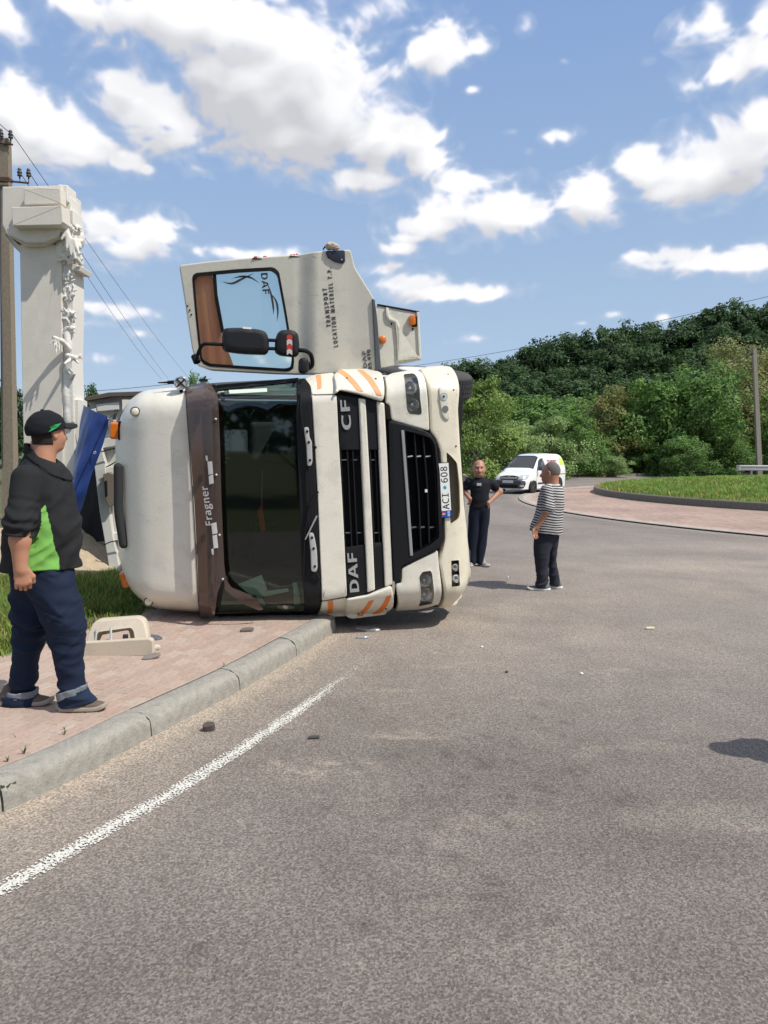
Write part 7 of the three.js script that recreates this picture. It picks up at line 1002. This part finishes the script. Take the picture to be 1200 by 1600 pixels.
{
  const D = 52, o = utilityPole('grey concrete utility pole behind the guard rail at the right', [1178.5, 545], [1187, 742], D, 0.32, 0.22, new THREE.Color().setRGB(0.95, 0.9, 0.84)), L = (x, y) => atZ(x, y, D).sub(o.position); 
  mesh('crossarm', bar(L(1168, 553), L(1190, 553), 0.04), std(0.1, 0.09, 0.08, 0.8), o); for (const x of [1169, 1179, 1189]) insulator(L(x, 552), o, 1.3);
  wire('upper wire crossing the sky above the dark wood', atZ(640, 573, 75), atZ(1330, 433, 50), 0.4, 0.018); wire('lower wire crossing in front of the dark wood', atZ(640, 588, 75), atZ(1330, 462, 52), 0.5, 0.018);
  wire('wire from the right pole towards the left through the trees', atZ(1179, 552, 52), atZ(790, 668, 90), 0.5, 0.016);
}
{ // guard rail
  const D = 51.5, a = atZ(1155, 727, D), g0 = thing('guard_rail', 'grey steel guard rail end at the right edge beyond the roundabout', 'guard rail', V(a.x, 0, a.z)), dir = V(1, 0, 0.28).normalize();
  const prof = [[0, 0.46], [0.05, 0.50], [0.05, 0.56], [0, 0.61], [0, 0.66], [0.05, 0.70], [0.05, 0.77], [0, 0.82]], pos = [], idx = []; for (let i = 0; i <= 6; i++) prof.forEach(([d, y]) => { const p = dir.clone().multiplyScalar(i * 1.5); pos.push(p.x - dir.z * d, y, p.z + dir.x * d); }); for (let i = 0; i < 6; i++) for (let k = 0; k < 7; k++) { const q = i * 8 + k; idx.push(q, q + 8, q + 1, q + 1, q + 8, q + 9); }
  const g = new THREE.BufferGeometry(); g.setAttribute('position', new THREE.Float32BufferAttribute(pos, 3)); g.setIndex(idx); g.computeVertexNormals(); mesh('rail', g, std(0.5, 0.5, 0.48, 0.5, { metalness: 0.3, side: THREE.DoubleSide }), g0);
  for (let i = 0; i < 5; i++) { const p = dir.clone().multiplyScalar(0.8 + i * 2); mesh('post', box(0.12, 0.95, 0.1, p.x, 0.32, p.z - 0.08), std(0.4, 0.4, 0.38, 0.6), g0); } const e = new THREE.CylinderGeometry(0.2, 0.2, 0.36, 16, 1, false, Math.PI, Math.PI); e.translate(0, 0.64, 0); mesh('rail_end', e, std(0.5, 0.5, 0.48, 0.5), g0);
}
{ // wire fence along the trees
  const f = thing('wire_fence', 'low wire mesh fence with thin posts in front of the trees', 'fence', V(24, 0, -60)), pm = std(0.3, 0.3, 0.28, 0.8), top = [];
  for (let i = 0; i < 9; i++) { const p = atZ(740 + i * 57, 715, 54.5 + i * 1.0); mesh('post', box(0.07, 1.5, 0.07, p.x - 24, 0.75, p.z + 60), pm, f); top.push(V(p.x - 24, 1.45, p.z + 60)); }
  for (const y of [0, -0.5, -1.0]) mesh('strand', tube(top.map((p) => V(p.x, p.y + y, p.z)), 0.012, 40, 4), pm, f);
}
{ // delivery van
  const O = ground(833, 772); const van = thing('delivery_van', 'white delivery van with dark grey bumper driving round the roundabout behind the men', 'van', V(O.x + 0.22, 0, O.z - 1.7)); van.rotation.y = -Math.PI / 2 - 0.66; van.scale.setScalar(0.9);
  // x forward, y up, z to the van's right; half width by height
  const W = (x, y) => { const base = 0.87 - 0.16 * sstep(0.95, 1.85, y) - 0.03 * sstep(0.5, 0.1, y), nose = x > 1.5 ? 0.20 * ((x - 1.5) / 0.75) ** 2 : 0, tail = x < -1.9 ? 0.08 * ((-1.9 - x) / 0.25) ** 2 : 0; return base - nose - tail; };
  const TOPS = [[-2.2, 1.2], [-2.17, 1.55], [-2.05, 1.76], [-1.85, 1.82], [-0.5, 1.85], [0.25, 1.80], [0.5, 1.72], [0.8, 1.5], [1.2, 1.20], [1.34, 1.08], [1.7, 0.98], [2.0, 0.88], [2.12, 0.76], [2.2, 0.55]], topY = (x) => soft(TOPS, x, 0.06), BOTY = 0.22;
  const xs = [...steps(-2.2, -1.8, 10), ...steps(-1.7, 2.0, 44), ...steps(2.04, 2.2, 6)], pos = [], idx = [], N = 26;
  xs.forEach((x) => { const t = topY(x), h = t - BOTY; for (let i = 0; i <= N; i++) { const u = i / N, ang = (u - 0.5) * Math.PI; const s = Math.sin(ang), c = Math.cos(ang), yy = BOTY + h * Math.min(1, Math.pow(Math.abs(c), 0.35)), w = W(x, yy); pos.push(x, yy, Math.sign(s) * Math.pow(Math.abs(s), 0.30) * w * (u === 0 || u === 1 ? 0.98 : 1)); } });
  for (let i = 0; i < xs.length - 1; i++) for (let k = 0; k < N; k++) { const q = i * (N + 1) + k; idx.push(q, q + 1, q + N + 1, q + 1, q + N + 2, q + N + 1); }
  for (const [o, f] of [[0, 1], [(xs.length - 1) * (N + 1), 0]]) for (let k = 1; k < N; k++) f ? idx.push(o, o + k + 1, o + k) : idx.push(o, o + k, o + k + 1);
  const g = new THREE.BufferGeometry(); g.setAttribute('position', new THREE.Float32BufferAttribute(pos, 3)); g.setIndex(idx);
  const paint = phys(0.82, 0.82, 0.81, 0.3, { clearcoat: 0.8, clearcoatRoughness: 0.08 }), dark = phys(0.015, 0.018, 0.022, 0.05, { clearcoat: 1 }), plas = std(0.045, 0.047, 0.05, 0.6);
  mesh('body', toCreasedNormals(g, 0.7), paint, van);
  // panels pressed onto the skin by rays
  const skin = new THREE.Mesh(g, new THREE.MeshBasicMaterial({ side: THREE.DoubleSide })), rc = new THREE.Raycaster(); skin.updateMatrixWorld();
  const hit = (o, d) => { rc.set(o, d); const h = rc.intersectObject(skin, false); return h.length ? h[0].distance : null; };
  const press = (name, pts, m, o0, dir, place, off, cr, parent, cell = tess) => { const sh = new THREE.Shape(outline(pts.map(([a, b]) => V(a, b, 0)), cr).getPoints(4)), q = cell.modify(new THREE.ExtrudeGeometry(sh, { depth: 0.012, bevelEnabled: false })), p = q.attributes.position; for (let i = 0; i < p.count; i++) { const a = p.getX(i), b = p.getY(i), z = p.getZ(i), o = o0(a, b); let d = hit(o, dir); for (let k = 1; d === null && k < 12; k++) d = hit(o0(a * (1 - 0.02 * k), b + (0.5 - b) * 0.02 * k), dir); const r = o.clone().addScaledVector(dir, (d ?? 3) - off + 0.012 - z); p.setXYZ(i, r.x, r.y, r.z); } q.computeVertexNormals(); return mesh(name, q, m, parent || van); };
  const sideP = (name, pts, m, sgn, off = 0.012, cr = 0.03) => press(name, pts, m, (x, y) => V(x, y, sgn * 3), V(0, 0, -sgn), null, off, cr);
  const frontP = (name, pts, m, off, cr = 0.03, parent = van) => press(name, pts, m, (z, y) => V(5, y, z), V(-1, 0, 0), null, off + 0.004, cr, parent);
  dark.side = THREE.DoubleSide; const topP = (name, rows, m) => press(name, [...rows.map(([x, w]) => [x, w]), ...[...rows].reverse().map(([x, w]) => [x, -w])], m, (x, z) => V(x, 4, z), V(0, -1, 0), null, 0.014, 0.06, van);
  topP('windscreen', [[0.47, 0.60], [0.6, 0.62], [0.8, 0.66], [1.0, 0.70], [1.22, 0.74]], dark, 0.012);
  for (const s of [1, -1]) {
    sideP('side_window', [[0.2, 1.12], [1.02, 1.10], [0.62, 1.5], [0.42, 1.60], [0.2, 1.62]], dark, s);
    sideP('door_seam', [[0.13, 0.35], [0.145, 0.35], [0.145, 1.68], [0.13, 1.68]], plas, s, 0.003, 0.002); sideP('door_seam', [[1.1, 0.4], [1.112, 0.4], [1.112, 1.05], [1.1, 1.05]], plas, s, 0.003, 0.002); sideP('side_rail', [[-1.95, 0.83], [-0.1, 0.83], [-0.1, 0.86], [-1.95, 0.86]], plas, s, 0.004, 0.005); sideP('door_handle', [[0.2, 0.98], [0.36, 0.98], [0.36, 1.02], [0.2, 1.02]], plas, s, 0.012, 0.01);
    sideP('rubbing_strip', [[-1.1, 0.42], [0.95, 0.42], [0.95, 0.5], [-1.1, 0.5]], plas, s, 0.01, 0.01);
    sideP('side_logo', [[-1.95, 1.28], [-1.45, 1.28], [-1.5, 1.62], [-1.95, 1.6]], std(0.55, 0.66, 0.08, 0.5), s, 0.004, 0.06);
    for (const x of [1.42, -1.32]) { const ar = new THREE.CylinderGeometry(0.37, 0.37, 0.06, 28); ar.rotateX(Math.PI / 2); ar.translate(x, 0.33, s * 0.83); mesh('wheel_arch', ar, BLACKM, van); const wg = new THREE.LatheGeometry([[0.19, -0.09], [0.28, -0.1], [0.31, -0.07], [0.315, 0], [0.31, 0.07], [0.28, 0.1], [0.19, 0.09]].map(([r, y]) => new THREE.Vector2(r, y)), 32); wg.rotateX(Math.PI / 2); wg.translate(x, 0.315, s * 0.79); const w = mesh('wheel', wg, RUBBER, van); const rg = new THREE.CylinderGeometry(0.2, 0.2, 0.14, 24); rg.rotateX(Math.PI / 2); rg.translate(x, 0.315, s * 0.79); mesh('hubcap', rg, std(0.38, 0.38, 0.37, 0.4, { metalness: 0.4 }), w); for (let i = 0; i < 5; i++) { const b = box(0.05, 0.1, 0.01, 0, 0.11, s * 0.073); b.rotateZ(i * 1.2566); b.translate(x, 0.315, s * 0.79); mesh('hubcap_slot', b, DKGREY, w); } }
    const mg = box(0.09, 0.17, 0.2, 0.98, 1.14, s * 1.0, 0.03); mesh('door_mirror', mg, std(0.06, 0.06, 0.06, 0.5), van); mesh('mirror_stalk', bar(V(0.95, 1.08, s * 0.8), V(0.98, 1.1, s * 0.94), 0.025), plas, van);
  }
  const txt = letters('TURBO', 0.2, 0.004); { const p = txt.attributes.position, bb = txt.boundingBox, wL = bb.max.x - bb.min.x; for (let i = 0; i < p.count; i++) { const x = -0.15 - (p.getX(i) / wL) * 1.0, y = 1.36 + p.getY(i) * 0.9; p.setXYZ(i, x, y, -(W(x, y) * 0.965 + 0.012)); } txt.computeVertexNormals(); mesh('side_lettering', txt, std(0.6, 0.06, 0.05, 0.5, { side: THREE.DoubleSide }), van); }
  // nose: bumper, grille, lamps, plate
  const bumper = frontP('bumper', [[-0.72, 0.26], [0.72, 0.26], [0.78, 0.45], [0.78, 0.6], [0.45, 0.655], [-0.45, 0.655], [-0.78, 0.6], [-0.78, 0.45]], plas, 0.04, 0.06);
  frontP('grille', [[-0.44, 0.665], [0.44, 0.665], [0.47, 0.80], [0.2, 0.84], [-0.2, 0.84], [-0.47, 0.80]], BLACKM, 0.03, 0.03); for (const y of [0.70, 0.75]) frontP('grille_slat', [[-0.43, y], [0.43, y], [0.43, y + 0.018], [-0.43, y + 0.018]], PALE_GREY, 0.04, 0.004);
  for (const s of [1, -1]) frontP('headlamp', [[s * 0.5, 0.68], [s * 0.80, 0.70], [s * 0.82, 0.86], [s * 0.72, 0.89], [s * 0.5, 0.84]], phys(0.6, 0.6, 0.58, 0.12, { clearcoat: 1, metalness: 0.3 }), 0.05, 0.04);
  frontP('number_plate', [[-0.27, 0.50], [0.27, 0.50], [0.27, 0.61], [-0.27, 0.61]], std(0.5, 0.5, 0.48, 0.5), 0.07, 0.01, bumper); frontP('air_intake', [[-0.5, 0.28], [0.5, 0.28], [0.46, 0.42], [-0.46, 0.42]], BLACKM, 0.06, 0.03, bumper); for (const s of [1, -1]) frontP('fog_lamp', [[s * 0.6, 0.34], [s * 0.74, 0.34], [s * 0.74, 0.43], [s * 0.6, 0.43]], PALE_GREY, 0.06, 0.04, bumper);
  { const b = new THREE.CylinderGeometry(0.06, 0.06, 0.02, 24); b.rotateZ(Math.PI / 2); b.translate(2.13, 0.755, 0); mesh('round_badge', b, CHROME, van); }
  mesh('underbody', box(3.6, 0.12, 1.4, 0, 0.26, 0), BLACKM, van);
}
renderer.render(scene, camera);
